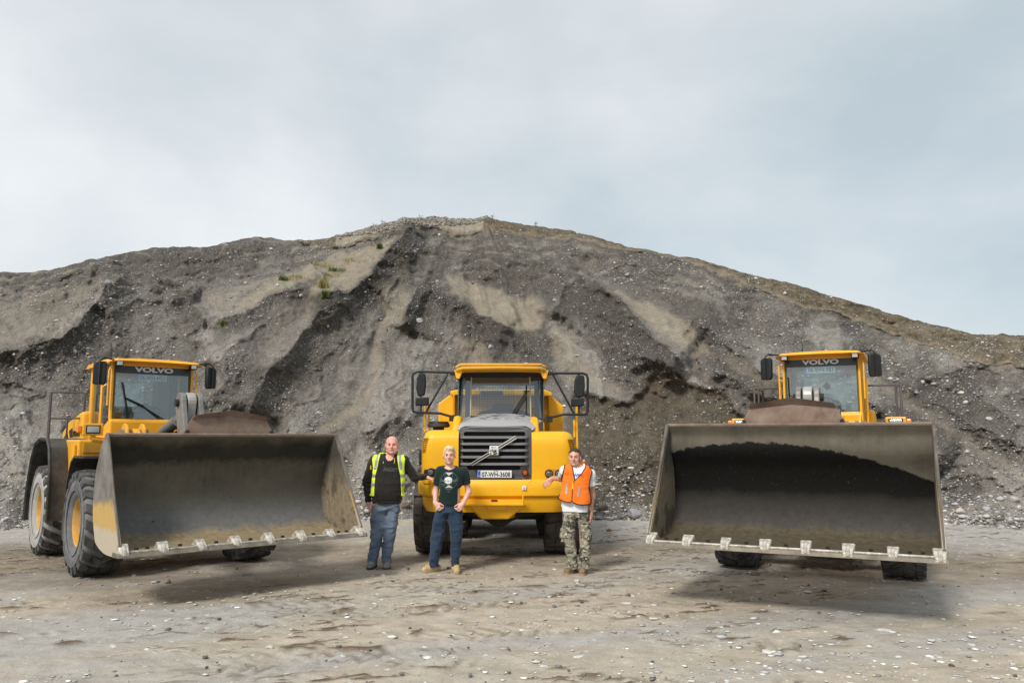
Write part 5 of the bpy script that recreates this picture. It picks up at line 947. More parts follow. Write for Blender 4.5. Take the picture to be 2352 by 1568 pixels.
# hood
rows = []
for v in np.linspace(0, 1, 13):
    Y = lerp(.12, 1.05, v); hwid = lerp((gx1 - gx0) / 2, xs(1247, 12.6) - xs(1147, 12.6), v ** .8); xc2 = lerp((gx0 + gx1) / 2, xs(1148, 12.6), v); zc = lerp(gz1 - .012, zs(949, 12.6), 1 - (1 - v) ** 1.5); dr = lerp(.05, zs(949, 12.6) - zs(967, 12.6), v)
    rows.append([(xc2 + a * hwid, Y + .04 * a * a * (1 - v), zc - dr * abs(a) ** (4 - 1.6 * v)) for a in np.linspace(-1, 1, 21)])
hood = MB().grid(rows).build('hood', m_hood, truck, 60)
MB().grid([[(x, y, z) for x, y, z in rows[0]], [(x, y + .03, gz1 - .09) for x, y, z in rows[0]]]).build('hood_front', HOODG, hood, 60)
for sg in (0, -1): MB().grid([[r[sg] for r in rows], [(r[sg][0], r[sg][1], r[sg][2] - .45) for r in rows]]).build('hood_side', HOODG, hood, 60)
for x0, x1 in ((720, 835), (873, 990), (1045, 1160), (1200, 1315)):
    a, b_ = C3(x0, 634), C3(x1, 634); xa, xb = xs(a[0], 12.35), xs(b_[0], 12.35); zz = zs(956.5, 12.35); MB().bb(xa, xb, .76, .80, zz - .012, zz + .012).build('hood_slot', INK, hood, 0)
# cab
YW0, YW1 = 1.08, 1.22; cxm = xs(1150, 12.7); zc0, zc1 = zs(966, 12.62), zs(855, 12.77)
wl, wr = xs(1051, 12.63), xs(1249, 12.63); wtl, wtr = xs(1058, 12.77), xs(1245, 12.77)
cabk = MB().bb(wl - .02, wr + .02, YW0 + .12, YW0 + 1.45, zc0 - .75, zc0 - .02).build('cab', YELT, truck, 0, .03)
ml0, ml1, mr0, mr1 = xs(1080, 12.6), xs(1082, 12.72), xs(1220, 12.6), xs(1217, 12.72)
zw = zs(950, 12.6)
ws = MB().grid([[(wl, YW0 + .26, zc0 - .05), (ml0, YW0, zc0 - .05), (mr0, YW0, zc0 - .05), (wr, YW0 + .26, zc0 - .05)], [(wtl, YW1 + .22, zc1 + .02), (ml1, YW1, zc1 + .02), (mr1, YW1, zc1 + .02), (wtr, YW1 + .22, zc1 + .02)]]).build('windshield', GLASST, truck, 0)
for a, b_, wdt in ((ml0, ml1, .012), (mr0, mr1, .012)): MB().tube([(a, YW0 - .006, zc0 - .05), (b_, YW1 - .006, zc1)], wdt, 6).build('windshield_seam', mat('seam_strip', (.42, .42, .36), .5), truck, 0)
for x0, x1, sg in ((wl, wtl, -1), (wr, wtr, 1)):
    MB().tube([(x0, YW0 + .27, zc0 - .3), (x1, YW1 + .24, zc1 + .02)], .03, 8).build('front_pillar', BLK, truck, 40)
    MB().bb(min(x0, x0 + sg * .02), max(x0, x0 + sg * .02), YW0 + .27, YW0 + 1.4, zc0 - .2, zc1).build('side_window', GLASST, truck, 0)
    MB().bb(min(x1, x1 - sg * .09), max(x1, x1 - sg * .09), YW0 + 1.36, YW0 + 1.45, zc0 - .2, zc1).build('rear_pillar', INT, truck, 0)
MB().hexa([(wtl, YW1 - .03, zs(867, 12.72)), (wtr, YW1 - .03, zs(867, 12.72)), (wtr, YW1 + .05, zs(867, 12.72)), (wtl, YW1 + .05, zs(867, 12.72)), (wtl, YW1 - .03, zc1 + .05), (wtr, YW1 - .03, zc1 + .05), (wtr, YW1 + .05, zc1 + .05), (wtl, YW1 + .05, zc1 + .05)]).build('windshield_header', BLK, truck, 0)
# roof with sun visor
rl_, rr_ = xs(1041, 12.3, 845), xs(1262, 12.3, 845); rz = zs(846, 12.25)
rows = []
for x, dz, dy in ((rl_, -.075, .16), (rl_ + .06, -.01, .05), (rl_ + .16, .012, 0), (cxm, .018, -.03), (rr_ - .18, .012, 0), (rr_ - .08, -.01, .05), (rr_, -.07, .16)):
    rows.append([(x, .72 + dy, rz - .028 + dz), (x, .70 + dy, rz + dz * .9), (x, .80 + dy, rz + .028 + dz), (x, 1.3, rz + .05 + dz), (x, 2.5, rz + .05 + dz), (x, 2.55, rz - .05 + dz), (x, .9 + dy, rz - .04 + dz)])
rf2 = MB(); n_ = 7; rf2.grid([r + [r[0]] for r in rows]); rf2.add(rows[0], [tuple(range(6, -1, -1))]); rf2.add(rows[-1], [tuple(range(7))])
roof = rf2.build('cab_roof', YELT, truck, 30, .008)
MB().tube([(rl_ + .05, .78, rz + .03), (rl_ + .13, .72, rz + .065), (rr_ - .15, .72, rz + .065), (rr_ - .06, .78, rz + .035)], .018, 8).build('roof_bar', YELT, roof, 40)
for sg, xx in ((-1, rl_), (1, rr_)):
    MB().prism([(xx - sg * .01, rz - .02), (xx - sg * .16, rz - .02), (xx - sg * .10, rz - .16), (xx - sg * .05, rz - .16)], 'y', .80, .84).build('visor_bracket', YELT, roof, 0, .008)
    MB().box((xx + sg * .01, .85, rz - .07), (.09, .1, .06)).build('mirror_hinge', DRK, roof, 0, .01)
MB().tube([(xs(1060, 12.4), .9, rz + .03), (xs(1029, 12.4), .9, zs(832, 12.4))], .005, 5).build('antenna', BLK, roof, 0)
# cab interior
MB().bb(wl + .04, wr - .04, YW0 + 1.36, YW0 + 1.42, zs(884, 13.8), zc1 + .1).build('rear_header', INT, truck, 0); MB().bb(wl + .02, wr - .02, YW0 + .1, YW0 + 1.42, zc1 + .06, zc1 + .09).build('headliner', mat('headliner_grey', (.22, .25, .26), .9), truck, 0)
MB().prism([(xs(1095, 12.8), zs(951, 12.8)), (xs(1110, 12.8), zs(943, 12.8)), (xs(1130, 12.8), zs(939.5, 12.8)), (xs(1185, 12.8), zs(939.5, 12.8)), (xs(1205, 12.8), zs(944, 12.8)), (xs(1222, 12.8), zs(953, 12.8)), (xs(1222, 12.8), zs(970, 12.8)), (xs(1095, 12.8), zs(970, 12.8))], 'y', YW0 + .1, YW0 + .35).build('dashboard', BLK, truck, 0, .02)
MB().bb(xs(1130, 13.3), xs(1179, 13.3), YW0 + .75, YW0 + .87, zc0 - .4, zs(926, 13.3)).build('seat', SEATF, truck, 0, .08, 4)
gr = MB()
for x in np.linspace(xs(1082, 14), xs(1180, 14), 17): gr.cyl((x, YW0 + 1.5, zs(950, 14)), (x, YW0 + 1.5, zs(888, 14)), .003, 4)
for z in np.linspace(zs(950, 14), zs(888, 14), 12): gr.cyl((xs(1082, 14), YW0 + 1.5, z), (xs(1180, 14), YW0 + 1.5, z), .003, 4)
tag(gr.build('rear_window_guard', mat('guard_wire', (.08, .085, .085), .6), truck, 0), kind='stuff')
q = L_(1129, 904, 12.68); stk = MB().bb(q.x - .19, q.x + .19, q.y + .02, q.y + .024, q.z - .05, q.z + .05).build('windshield_sticker', mat('sticker_pale', (.42, .40, .42), .6), truck, 0)
MB().bb(q.x - .175, q.x + .175, q.y + .015, q.y + .019, q.z - .012, q.z + .04).build('sticker_band', mat('sticker_maroon', (.26, .13, .17), .6), stk, 0); MB().bb(q.x - .175, q.x + .175, q.y + .015, q.y + .019, q.z - .04, q.z - .024).build('sticker_stripe', mat('sticker_maroon', (.3, .1, .1)), stk, 0)
tm = text_mb("pod  Pat O'Donnell & Co. Ltd.", .32, .034, .003, .012); tm.xf(Matrix.Translation((q.x, q.y + .012, q.z + .014))); tm.build('sticker_lettering', mat('sticker_white', (.5, .47, .48), .6), stk, 0, recalc=False)
wp = MB(); base_ = L_(1209, 899, 12.62); wy = YW0 - .02
wp.tube([(base_.x, wy + .08, base_.z + .10), (base_.x, wy + .04, base_.z), (base_.x - .002, wy, zs(950, 12.58))], .013, 6); wp.build('wiper_blade', BLK, truck, 0)
for dx in (0, .035, .06): 
    MB().tube([(base_.x - .01 + dx * .3, wy + .02, base_.z - .01 - dx), (xs(1177, 12.58) + dx, wy - .02, zs(947, 12.58))], .010, 6).build('wiper_arm', BLK, truck, 0)
MB().bb(base_.x - .05, base_.x + .05, wy + .0, wy + .05, base_.z - .008, base_.z + .012).build('wiper_joint', BLK, truck, 0)
# mirrors on tubular frames
for sg, P, M1, M2 in ((-1, [(1042, 855.5), (960, 853), (950, 857), (947.5, 864), (947.5, 938), (950, 945), (958, 947), (1011, 949), (1039, 957)], (956, 979, 855.5, 910), (954.5, 985, 912, 932)), (1, [(1260, 857), (1338, 857), (1347, 860), (1350, 868), (1350, 942), (1347, 949), (1340, 951.5), (1295, 951.5), (1262, 959)], (1318.5, 1343, 860, 913), (1312, 1340.5, 914, 934))):
    ym = .78; T = MB().tube([L_(a, b_, 12.33) for a, b_ in P], .020, 8); fr = T.build('mirror_frame', MIRB, truck, 50)
    d0, d1 = ((1028, 860), (979, 945)) if sg < 0 else ((1270, 860), (1318, 949)); MB().tube([L_(*d0, 12.33), L_(*d1, 12.33)], .017, 8).build('frame_brace', MIRB, fr, 40)
    ix = 967 if sg < 0 else 1330; MB().tube([L_(ix, 856, 12.33), L_(ix, 948, 12.33)], .013, 8).build('mirror_post', MIRB, fr, 40)
    for (x0, x1, y0, y1) in (M1, M2):
        A, B_ = L_(x0, y1, 12.3), L_(x1, y0, 12.3); h2 = (B_.z - A.z); MB().prism([(A.x + .03, A.z), (B_.x - .02, A.z + .015), (B_.x, A.z + h2 * .5), (B_.x - .01, B_.z - .02), (A.x + .05, B_.z), (A.x + .01, B_.z - h2 * .25), (A.x, A.z + h2 * .3)] if h2 > .25 else [(A.x, A.z), (B_.x, A.z + .008), (B_.x, B_.z), (A.x, B_.z - .008)], 'y', ym - .05, ym + .06).build('mirror', BLK, fr, 40, .02, 3)
    MB().box((L_(P[-1][0], P[-1][1] + 3, 12.35)), (.10, .08, .10)).build('frame_mount', DRK, fr, 0, .01)
# ladder posts, air intake
for pts, nm in (((976, 928, 992), 0), ((984.5, 930, 988), 0), ((1325, 934, 1040), 0), ((1319, 965, 1004), 0)):
    MB().bb(xs(pts[0], 12.6) - .018, xs(pts[0], 12.6) + .018, 1.02, 1.07, zs(pts[2], 12.6), zs(pts[1], 12.6)).build('hand_rail', YELT, truck, 0, .008)
p = L_(1008, 975, 12.5); ai = MB().lathe([(.001, .055), (.155, .05), (.172, .02), (.178, -.035), (.15, -.045), (.09, -.045), (.09, -.16), (.001, -.16)], 30, (p.x, .95, p.z), 'z').build('air_intake', BLK, truck, 40)
MB().lathe([(.175, .012), (.184, .005), (.184, -.028), (.176, -.034)], 30, (p.x, .95, p.z), 'z').build('intake_rim', FEND, ai, 40)
p = L_(967, 1050, 12.1); MB().prism(capsule2d(-.12, .12, -.045, .045), 'x', p.x - .03, p.x + .03).xf(Matrix.Translation((0, .62, p.z)) @ Matrix.Rotation(math.pi / 2, 4, 'X')).build('side_vent', BLK, truck, 0)
# dump body behind the cab
YB = 14.3 * KY - TY; db = MB()
def B3(px, py): q = L_(px, py, 14.3); return (q.x, q.z)
shape = [B3(1006, 1000), B3(1004.6, 927), B3(1034, 908), B3(1290 - 24, 908), B3(1295, 930), B3(1295, 1000)]
x0b, x1b = B3(1004.6, 927)[0], B3(1295, 930)[0]
hb = MB().prism([B3(1004.6, 1003), B3(1004.6, 926), B3(1030, 906), B3(1268, 908), B3(1295, 931), B3(1295, 1003)], 'y', YB + .2, YB + .26).build('headboard', YELT, truck, 0, .015)
MB().prism([B3(1034, 898), B3(1052, 894), B3(1250, 894), B3(1268, 902), B3(1268, 910), B3(1034, 907)], 'y', YB - .02, YB + .5).build('spill_edge', YELT, truck, 0, .02, 3)
for px in (1043, 1262): 
    a = B3(px, 905); MB().prism([(YB + .2, a[1]), (YB - .12, a[1] - .02), (YB + .05, a[1] - .75), (YB + .2, a[1] - .8)], 'x', a[0] - .02, a[0] + .02).build('headboard_rib', YELT, truck, 0, .008)
for sg, x in ((-1, x0b), (1, x1b)): MB().prism([(YB + .26, 1.35), (YB + .26, B3(1000, 928)[1]), (YB + 3.0, B3(1000, 928)[1] - .05), (YB + 3.3, 1.55)], 'x', x, x - sg * .06).build('body_side', YELT, truck, 0, .01)
MB().bb(x0b + .05, x1b - .05, YB + .26, YB + 3.2, 1.32, 1.40).build('body_floor', YELT, truck, 0); MB().bb(x0b + .02, x1b - .02, YB + .14, YB + .2, 1.2, B3(1000, 1000)[1]).build('body_front', YELD, truck, 0)
# ================================================================ PEOPLE
class Field:
    """signed distance field on a grid, meshed with surface nets"""
    def __init__(s, lo, hi, h):
        s.lo = np.array(lo, float); s.h = h; s.n = np.ceil((np.array(hi) - s.lo) / h).astype(int) + 1
        s.ax = [s.lo[i] + h * np.arange(s.n[i]) for i in range(3)]; s.F = np.full(s.n, .5, np.float32)
    def _s(s, lo, hi):
        a = np.clip(((np.array(lo) - s.lo) / s.h).astype(int) - 1, 0, s.n - 1); b_ = np.clip(((np.array(hi) - s.lo) / s.h).astype(int) + 2, 1, s.n)
        sl = tuple(slice(i, j) for i, j in zip(a, b_)); X, Y, Z = (s.ax[i][sl[i]].astype(np.float32) for i in range(3)); return sl, X[:, None, None], Y[None, :, None], Z[None, None, :]
    def _put(s, sl, d, k, op):
        f = s.F[sl]
        if f.size == 0: return
        if op == 'u': h = np.clip(.5 + .5 * (f - d) / k, 0, 1); s.F[sl] = f * (1 - h) + d * h - k * h * (1 - h)
        elif op == 's': d = -d; h = np.clip(.5 - .5 * (f - d) / k, 0, 1); s.F[sl] = f * (1 - h) + d * h + k * h * (1 - h)
    def cap(s, a, b_, ra, rb, k=.02, sy=1.0, op='u'):
        a, b_ = np.array(a, float), np.array(b_, float); m = max(ra, rb) * max(1, sy) + k + .02; sl, X, Y, Z = s._s(np.minimum(a, b_) - m, np.maximum(a, b_) + m)
        ba = b_ - a; q = (X - a[0], (Y - a[1]) / sy, Z - a[2]); bb = np.array([ba[0], ba[1] / sy, ba[2]]); h = np.clip((q[0] * bb[0] + q[1] * bb[1] + q[2] * bb[2]) / max(bb @ bb, 1e-9), 0, 1)
        s._put(sl, (np.sqrt((q[0] - bb[0] * h) ** 2 + (q[1] - bb[1] * h) ** 2 + (q[2] - bb[2] * h) ** 2) - (ra + (rb - ra) * h)) * min(1, sy), k, op); return s
    def ell(s, c, r, k=.02, R=None, op='u'):
        c = np.array(c, float); r = np.array(r, float); m = r.max() + k + .02; sl, X, Y, Z = s._s(c - m, c + m); q = [X - c[0], Y - c[1], Z - c[2]]
        if R is not None: A = np.array(R.to_3x3() if hasattr(R, 'to_3x3') else R); q = [A[0, i] * q[0] + A[1, i] * q[1] + A[2, i] * q[2] for i in range(3)]
        k0 = np.sqrt(sum((q[i] / r[i]) ** 2 for i in range(3))); k1 = np.sqrt(sum((q[i] / r[i] ** 2) ** 2 for i in range(3))) + 1e-6; s._put(sl, k0 * (k0 - 1) / k1, k, op); return s
    def loft(s, lv, k=.03, grow=0.0, e=2.4):
        """lv: (z, cx, cy, halfwidth, halfdepth) from top to bottom"""
        lv = sorted(lv); zz = [l[0] for l in lv]; m = .08; xs0 = min(l[1] - l[3] for l in lv); xs1 = max(l[1] + l[3] for l in lv); y0 = min(l[2] - l[4] for l in lv); y1 = max(l[2] + l[4] for l in lv)
        sl, X, Y, Z = s._s((xs0 - m, y0 - m, zz[0] - m), (xs1 + m, y1 + m, zz[-1] + m)); zc = Z[0, 0]; zsm = np.linspace(zz[0], zz[-1], 80)
        def I(i): v = np.interp(zsm, zz, [l[i] for l in lv]); v = np.convolve(np.pad(v, 4, mode='edge'), np.ones(9) / 9, 'valid'); return np.interp(zc, zsm, v).astype(np.float32)[None, None, :]
        cx, cy_, a, b_ = I(1), I(2), I(3) + grow, I(4) + grow; qx, qy = np.abs(X - cx) / a, np.abs(Y - cy_) / b_
        d = ((qx ** e + qy ** e) ** (1 / e) - 1) * np.minimum(a, b_); d = np.maximum(d, np.maximum(Z - zz[-1] - grow, zz[0] - Z)); s._put(sl, d.astype(np.float32), k, 'u'); return s
    def grids(s): return s.ax[0][:, None, None].astype(np.float32), s.ax[1][None, :, None].astype(np.float32), s.ax[2][None, None, :].astype(np.float32)
    def cut(s, M): s.F = np.maximum(s.F, M.astype(np.float32)); return s
    def folds(s, fn, band=.05):
        idx = np.nonzero(np.abs(s.F) < band); x, y, z = (s.ax[i][idx[i]].astype(np.float32) for i in range(3)); s.F[idx] += fn(x, y, z).astype(np.float32); return s
    def mesh(s):
        F = s.F; n = F.shape; ins = F < 0
        c8 = [(i, j, k) for i in (0, 1) for j in (0, 1) for k in (0, 1)]
        cnt = sum(ins[i:n[0] - 1 + i, j:n[1] - 1 + j, k:n[2] - 1 + k].astype(np.int8) for i, j, k in c8); act = np.nonzero((cnt > 0) & (cnt < 8)); A = np.stack(act, -1)
        vals = np.stack([F[A[:, 0] + i, A[:, 1] + j, A[:, 2] + k] for i, j, k in c8], -1); pos = np.zeros((len(A), 3)); num = np.zeros(len(A))
        for p_ in range(8):
            for q in range(p_ + 1, 8):
                a, b_ = np.array(c8[p_]), np.array(c8[q])
                if np.abs(a - b_).sum() != 1: continue
                va, vb = vals[:, p_], vals[:, q]; mk = (va < 0) != (vb < 0); tt = np.where(mk, va / np.where(mk, va - vb, 1), 0); pos += np.where(mk[:, None], a + (b_ - a) * tt[:, None], 0); num += mk
        V = s.lo + (A + pos / num[:, None]) * s.h; idx = np.full([m - 1 for m in n], -1, np.int32); idx[act] = np.arange(len(A)); Q = []
        for ax in range(3):
            u, v = (ax + 1) % 3, (ax + 2) % 3; sl0 = [slice(1, m - 1) for m in n]; sl0[ax] = slice(0, n[ax] - 1); sl1 = list(sl0); sl1[ax] = slice(1, n[ax]); f0, f1 = ins[tuple(sl0)], ins[tuple(sl1)]
            for flip, mk in ((False, f0 & ~f1), (True, ~f0 & f1)):
                E_ = np.stack(np.nonzero(mk), -1)
                if len(E_) == 0: continue
                off = np.ones(3, int); off[ax] = 0; E_ = E_ + off
                def cell(du, dv): C = E_.copy(); C[:, u] += du; C[:, v] += dv; return idx[C[:, 0], C[:, 1], C[:, 2]]
                q = np.stack([cell(-1, -1), cell(0, -1), cell(0, 0), cell(-1, 0)], -1); Q.append(q[:, ::-1] if flip else q)
        return V, np.vstack(Q)
    def build(s, name, m, parent, it=2):
        V, Q = s.mesh()
        for _ in range(it):       # light smoothing
            S = np.zeros_like(V); c = np.zeros(len(V))
            for a, b_ in ((0, 1), (1, 2), (2, 3), (3, 0)):
                np.add.at(S, Q[:, a], V[Q[:, b_]]); np.add.at(S, Q[:, b_], V[Q[:, a]]); np.add.at(c, Q[:, a], 1); np.add.at(c, Q[:, b_], 1)
            V = V * .5 + .5 * S / np.maximum(c, 1)[:, None]
        return np_mesh(name, V, Q, m, parent)

def skin_mat(name, col, red):
    m, t, b, NN, LL = node_mat(name); vec, s = tex_obj(t); n1 = noise(t, vec, 9, 5, .6); LL(mixc(t, mrange(t, n1.outputs[0], .3, .7), col, red), b.inputs['Base Color']); b.inputs['Roughness'].default_value = .5
    b.inputs['Subsurface Weight'].default_value = .12; b.inputs['Subsurface Scale'].default_value = .01; b.inputs['Subsurface Radius'].default_value = (1, .4, .2); return m
def cloth_mat(name, col, fade=None, vs=3.0, fine=.25):
    m, t, b, NN, LL = node_mat(name); vec, s = tex_obj(t); n1 = noise(t, vec, vs, 6, .62); n2 = noise(t, vec, 220, 2, .6); c = mixc(t, mrange(t, n1.outputs[0], .36, .70), col, fade or tuple(v * .75 for v in col))
    c = mixc(t, fine, c, mixc(t, n2.outputs[0], mixc(t, 1.0, c, (.5, .5, .5), 'MULTIPLY'), mixc(t, 1.0, c, (1.5, 1.5, 1.5), 'MULTIPLY'))); LL(c, b.inputs['Base Color']); b.inputs['Roughness'].default_value = .9; b.inputs['Specular IOR Level'].default_value = .15; b.inputs['Sheen Weight'].default_value = .15; return m
m_camo, t, b, NN, LL = node_mat('camouflage_cloth'); vec, s = tex_obj(t)
nd = noise(t, vec, 7, 2, .5); mp2 = NN('ShaderNodeMapping'); mp2.inputs['Scale'].default_value = (1.0, 1.0, 1.5); LL(mixc(t, .25, vec, nd.outputs['Color']), mp2.inputs[0])
ca = noise(t, mp2.outputs[0], 10, 2, .45); cb_ = noise(t, mp2.outputs[0], 13, 2, .45); cb_.inputs['Distortion'].default_value = .8; cc_ = noise(t, mp2.outputs[0], 16, 2, .4); cc_.inputs['Distortion'].default_value = 1.0; ca.inputs['Distortion'].default_value = .9
col = mixc(t, mrange(t, ca.outputs[0], .50, .52), (.24, .215, .16), (.085, .088, .07)); col = mixc(t, mrange(t, cb_.outputs[0], .56, .58), col, (.42, .385, .30)); col = mixc(t, mrange(t, cc_.outputs[0], .60, .62), col, (.03, .03, .03)); LL(col, b.inputs['Base Color']); b.inputs['Roughness'].default_value = .9

def finger_dirs(d, n, c): return (d * math.cos(c) + n * math.sin(c)).normalized()
def hand(F, w, d, n, lat, curl=.5, thumb=(.5, .2), s=1.0, spread=.10, seg=(1, 1, 1)):
    """w wrist, d towards the fingers, n palm normal (fingers curl towards it), lat towards the thumb side"""
    w, d, n, lat = (Vector(v) for v in (w, d, n, lat)); d.normalize(); n.normalize(); lat.normalize()
    F.cap(w - d * .02, w + d * .035 * s, .026 * s, .030 * s, .02, 1.0)
    for i, (o, ln) in enumerate(((.028, .92), (.0095, 1.0), (-.0095, .95), (-.027, .78))):
        k0 = w + d * .088 * s + lat * o * s; F.cap(w + d * .02 * s + lat * o * .6 * s, k0, .0155 * s, .0125 * s, .016)
        fd = (d + lat * o * spread * 20).normalized(); p = k0
        for q, (L_2, r) in enumerate(((.043, .0098), (.026, .0090), (.021, .0080))):
            c = curl * (.55 + .75 * q); dd = finger_dirs(fd, n, c) * (L_2 * ln * s * seg[q]); F.cap(p, p + dd, r * s * 1.05, r * s, .006); p = p + dd
    b0 = w + d * .022 * s + lat * .024 * s; d1 = (d * .75 + lat * thumb[0] + n * thumb[1]).normalized(); p1 = b0 + d1 * .042 * s; d2 = (d * .95 + lat * thumb[0] * .35 + n * thumb[1] * 1.3).normalized(); p2 = p1 + d2 * .032 * s
    F.cap(b0, p1, .0165 * s, .0125 * s, .012); F.cap(p1, p2, .0118 * s, .0105 * s, .006); F.cap(p2, p2 + d2 * .022 * s, .0105 * s, .009 * s, .004)
def head(F, C, hh, yaw, fat=0.0):
    s = hh / .235; Rm = Matrix.Rotation(yaw, 3, 'Z'); A = np.array(Rm)
    def T(p): return A @ (np.array(p) * s) + np.array(C)
    g = 1 + fat
    F.ell(T((0, .018, .040)), (.077 * s * (1 + fat * .4), .094 * s, .080 * s), .02, Rm); F.ell(T((0, -.012, -.018)), (.063 * s * g, .078 * s, .090 * s), .03, Rm)
    F.cap(T((-.036 * g, -.040, -.074)), T((.036 * g, -.040, -.074)), .030 * s * g, .030 * s * g, .03); F.ell(T((0, -.070, -.098)), (.026 * s * g, .022 * s, .020 * s), .02, Rm)
    for sg in (-1, 1):
        F.ell(T((sg * .040 * g, -.060, -.030)), (.026 * s * g, .024 * s, .026 * s), .02, Rm); F.ell(T((sg * .031, -.103, .006)), (.019 * s, .016 * s, .011 * s), .012, Rm, 's')
        F.ell(T((sg * .080 * (1 + fat * .5), .014, -.012)), (.010 * s, .020 * s, .033 * s), .006, Rm); F.ell(T((sg * .031, -.078, .004)), (.0165 * s, .012 * s, .011 * s), .006, Rm)
    F.cap(T((-.034, -.085, .020)), T((.034, -.085, .020)), .0115 * s, .0115 * s, .012); F.cap(T((0, -.090, .010)), T((0, -.113, -.028)), .0085 * s, .0135 * s, .010)
    for sg in (-1, 1): F.ell(T((sg * .013, -.101, -.033)), (.009 * s, .010 * s, .008 * s), .006, Rm)
    F.cap(T((-.019, -.088, -.059)), T((.019, -.088, -.059)), .0085 * s, .0085 * s, .008); F.cap(T((-.017, -.086, -.071)), T((.017, -.086, -.071)), .0085 * s, .0085 * s, .008)
    return T, s
def face_parts(T, s, body, brow, lip, eye=(.10, .11, .11), yaw=0.0):
    for sg in (-1, 1):
        e_ = MB().ball(tuple(T((sg * .031, -.0822, .004))), .0115 * s, 8, (1.25, .75, .62)).build('eye', mat('eye_white', (.45, .42, .40), .3), body, 60); MB().ball(tuple(T((sg * .031, -.0905, .004))), .0062 * s, 6, (1, .5, 1)).build('iris', mat('iris_dark', eye, .3), e_, 60)
        MB().tube([T((sg * .012, -.0975, .0215)), T((sg * .031, -.0985, .0265)), T((sg * .050, -.086, .021))], [.0042 * s, .0048 * s, .003 * s], 6).build('eyebrow', brow, body, 60)
        MB().tube([T((sg * .017, -.0935, .0105)), T((sg * .031, -.0965, .0135)), T((sg * .046, -.088, .009))], .0026 * s, 5).build('eyelid', mat('eyelid_shadow', (.36, .19, .14), .6), body, 60)
    MB().tube([T((-.026, -.0885, -.064)), T((-.012, -.0965, -.0645)), T((.012, -.0965, -.0645)), T((.026, -.0885, -.064))], [.002 * s, .0033 * s, .0033 * s, .002 * s], 6).build('mouth', lip, body, 60)
def shoe(F, ankle, toe, sole_z=0.0, wd=.05, s=1.0):
    a, t_ = Vector(ankle), Vector(toe); d = (t_ - a); d.z = 0; d.normalize(); hl = a - d * .045
    F.cap((hl.x, hl.y, .055), (a.x + d.x * .06, a.y + d.y * .06, .06), .050 * s, .052 * s, .03); F.cap((a.x + d.x * .05, a.y + d.y * .05, .058), (t_.x - d.x * .045, t_.y - d.y * .045, .045), .052 * s, .046 * s, .03); F.cap((a.x, a.y, .05), (a.x, a.y, .13), .050 * s, .046 * s, .03)
def flat_bottom(F, z0=.004): X, Y, Z = F.grids(); F.cut(z0 - Z + 0 * X + 0 * Y)
def sole(ankle, toe, m, parent, wd=.052):
    a, t_ = Vector(ankle), Vector(toe); d = (t_ - a); d.z = 0; d.normalize(); n = Vector((-d.y, d.x, 0)); hl = a - d * .095; P = []
    L2 = (t_ - hl).length
    for u, w_ in ((0, .6), (.06, .9), (.25, .95), (.5, .95), (.72, 1.08), (.9, .9), (1.0, .45)): P.append((u, w_))
    pts = [hl + d * (L2 * u) + n * (wd * w_) for u, w_ in P] + [hl + d * (L2 * u) - n * (wd * w_) for u, w_ in P[::-1]]
    return MB().prism([(p.x, p.y) for p in pts], 'z', .002, .030).build('sole', m, parent, 0, .005)
class Man:
    def __init__(s, label, foot_py, px):
        s.Y0 = ground_y(foot_py); o = at(px, foot_py, s.Y0); s.O = Vector((o.x, s.Y0, 0)); s.rt = thing('person', label, 'person', s.O)
    def J(s, px, py, dy=0.0): return at(px, py, s.Y0 + dy) - s.O
    def lv(s, rows, conv, dy, dep):
        """rows of (crop y, x left, x right[, dy, depth])"""
        out = []
        for r in rows:
            a, y = conv(r[1], r[0]); b_, _ = conv(r[2], r[0]); q = r[3] if len(r) > 3 else dy; dd = r[4] if len(r) > 4 else dep; A, B_ = s.J(a, y, q), s.J(b_, y, q); out.append((A.z, (A.x + B_.x) / 2, q, abs(B_.x - A.x) / 2, dd))
        return out
    def ez(s, pts, conv, dy=0.0):
        """edge: crop (y, x) list -> function z -> x"""
        Q = [s.J(*conv(x, y), dy) for y, x in pts]; Q.sort(key=lambda q: q.z); return lambda z: np.interp(z, [q.z for q in Q], [q.x for q in Q])
def decal(o, pts_mb, name, m, lift=.004):
    """lay a flat print (local x,z in the thing's frame) on the front of a garment"""
    me = o.data; bvh = BVHTree.FromPolygons([v.co[:] for v in me.vertices], [tuple(p.vertices) for p in me.polygons]); vs = []
    for x, y, z in pts_mb.v:
        h = bvh.ray_cast(Vector((x, -2, z)), Vector((0, 1, 0))); vs.append((x, (h[0].y if h[0] is not None else 0) - lift - (y if abs(y) < .01 else 0), z))
    pts_mb.v = vs; return pts_mb.build(name, m, o, 0, recalc=False)
def subdiv_poly(P, n=8):
    mb = MB(); P = [Vector((p[0], 0, p[1])) for p in P]; c = sum(P, Vector()) / len(P)
    for i in range(len(P)):
        a, b_ = P[i], P[(i + 1) % len(P)]
        for r in range(n):
            for q in range(1): 
                u0, u1 = r / n, (r + 1) / n; mb.add([c.lerp(a, u0), c.lerp(a, u1), c.lerp(b_, u1), c.lerp(b_, u0)], [(0, 1, 2, 3)])
    return mb
def line_mb(P, w_, n=10):
    mb = MB()
    for a, b_ in zip(P[:-1], P[1:]):
        a, b_ = Vector((a[0], 0, a[1])), Vector((b_[0], 0, b_[1])); nn_ = Vector((-(b_ - a).z, 0, (b_ - a).x)).normalized() * w_ / 2
        for k in range(n): p, q = a.lerp(b_, k / n), a.lerp(b_, (k + 1) / n); mb.add([p - nn_, q - nn_, q + nn_, p + nn_], [(0, 1, 2, 3)])
    return mb
cP = lambda cx, cy_: (823.5 + .2175 * cx, 988 + .2175 * cy_)
cC = lambda cx, cy_: (1234.8 + .2025 * cx, 1011.4 + .2025 * cy_)
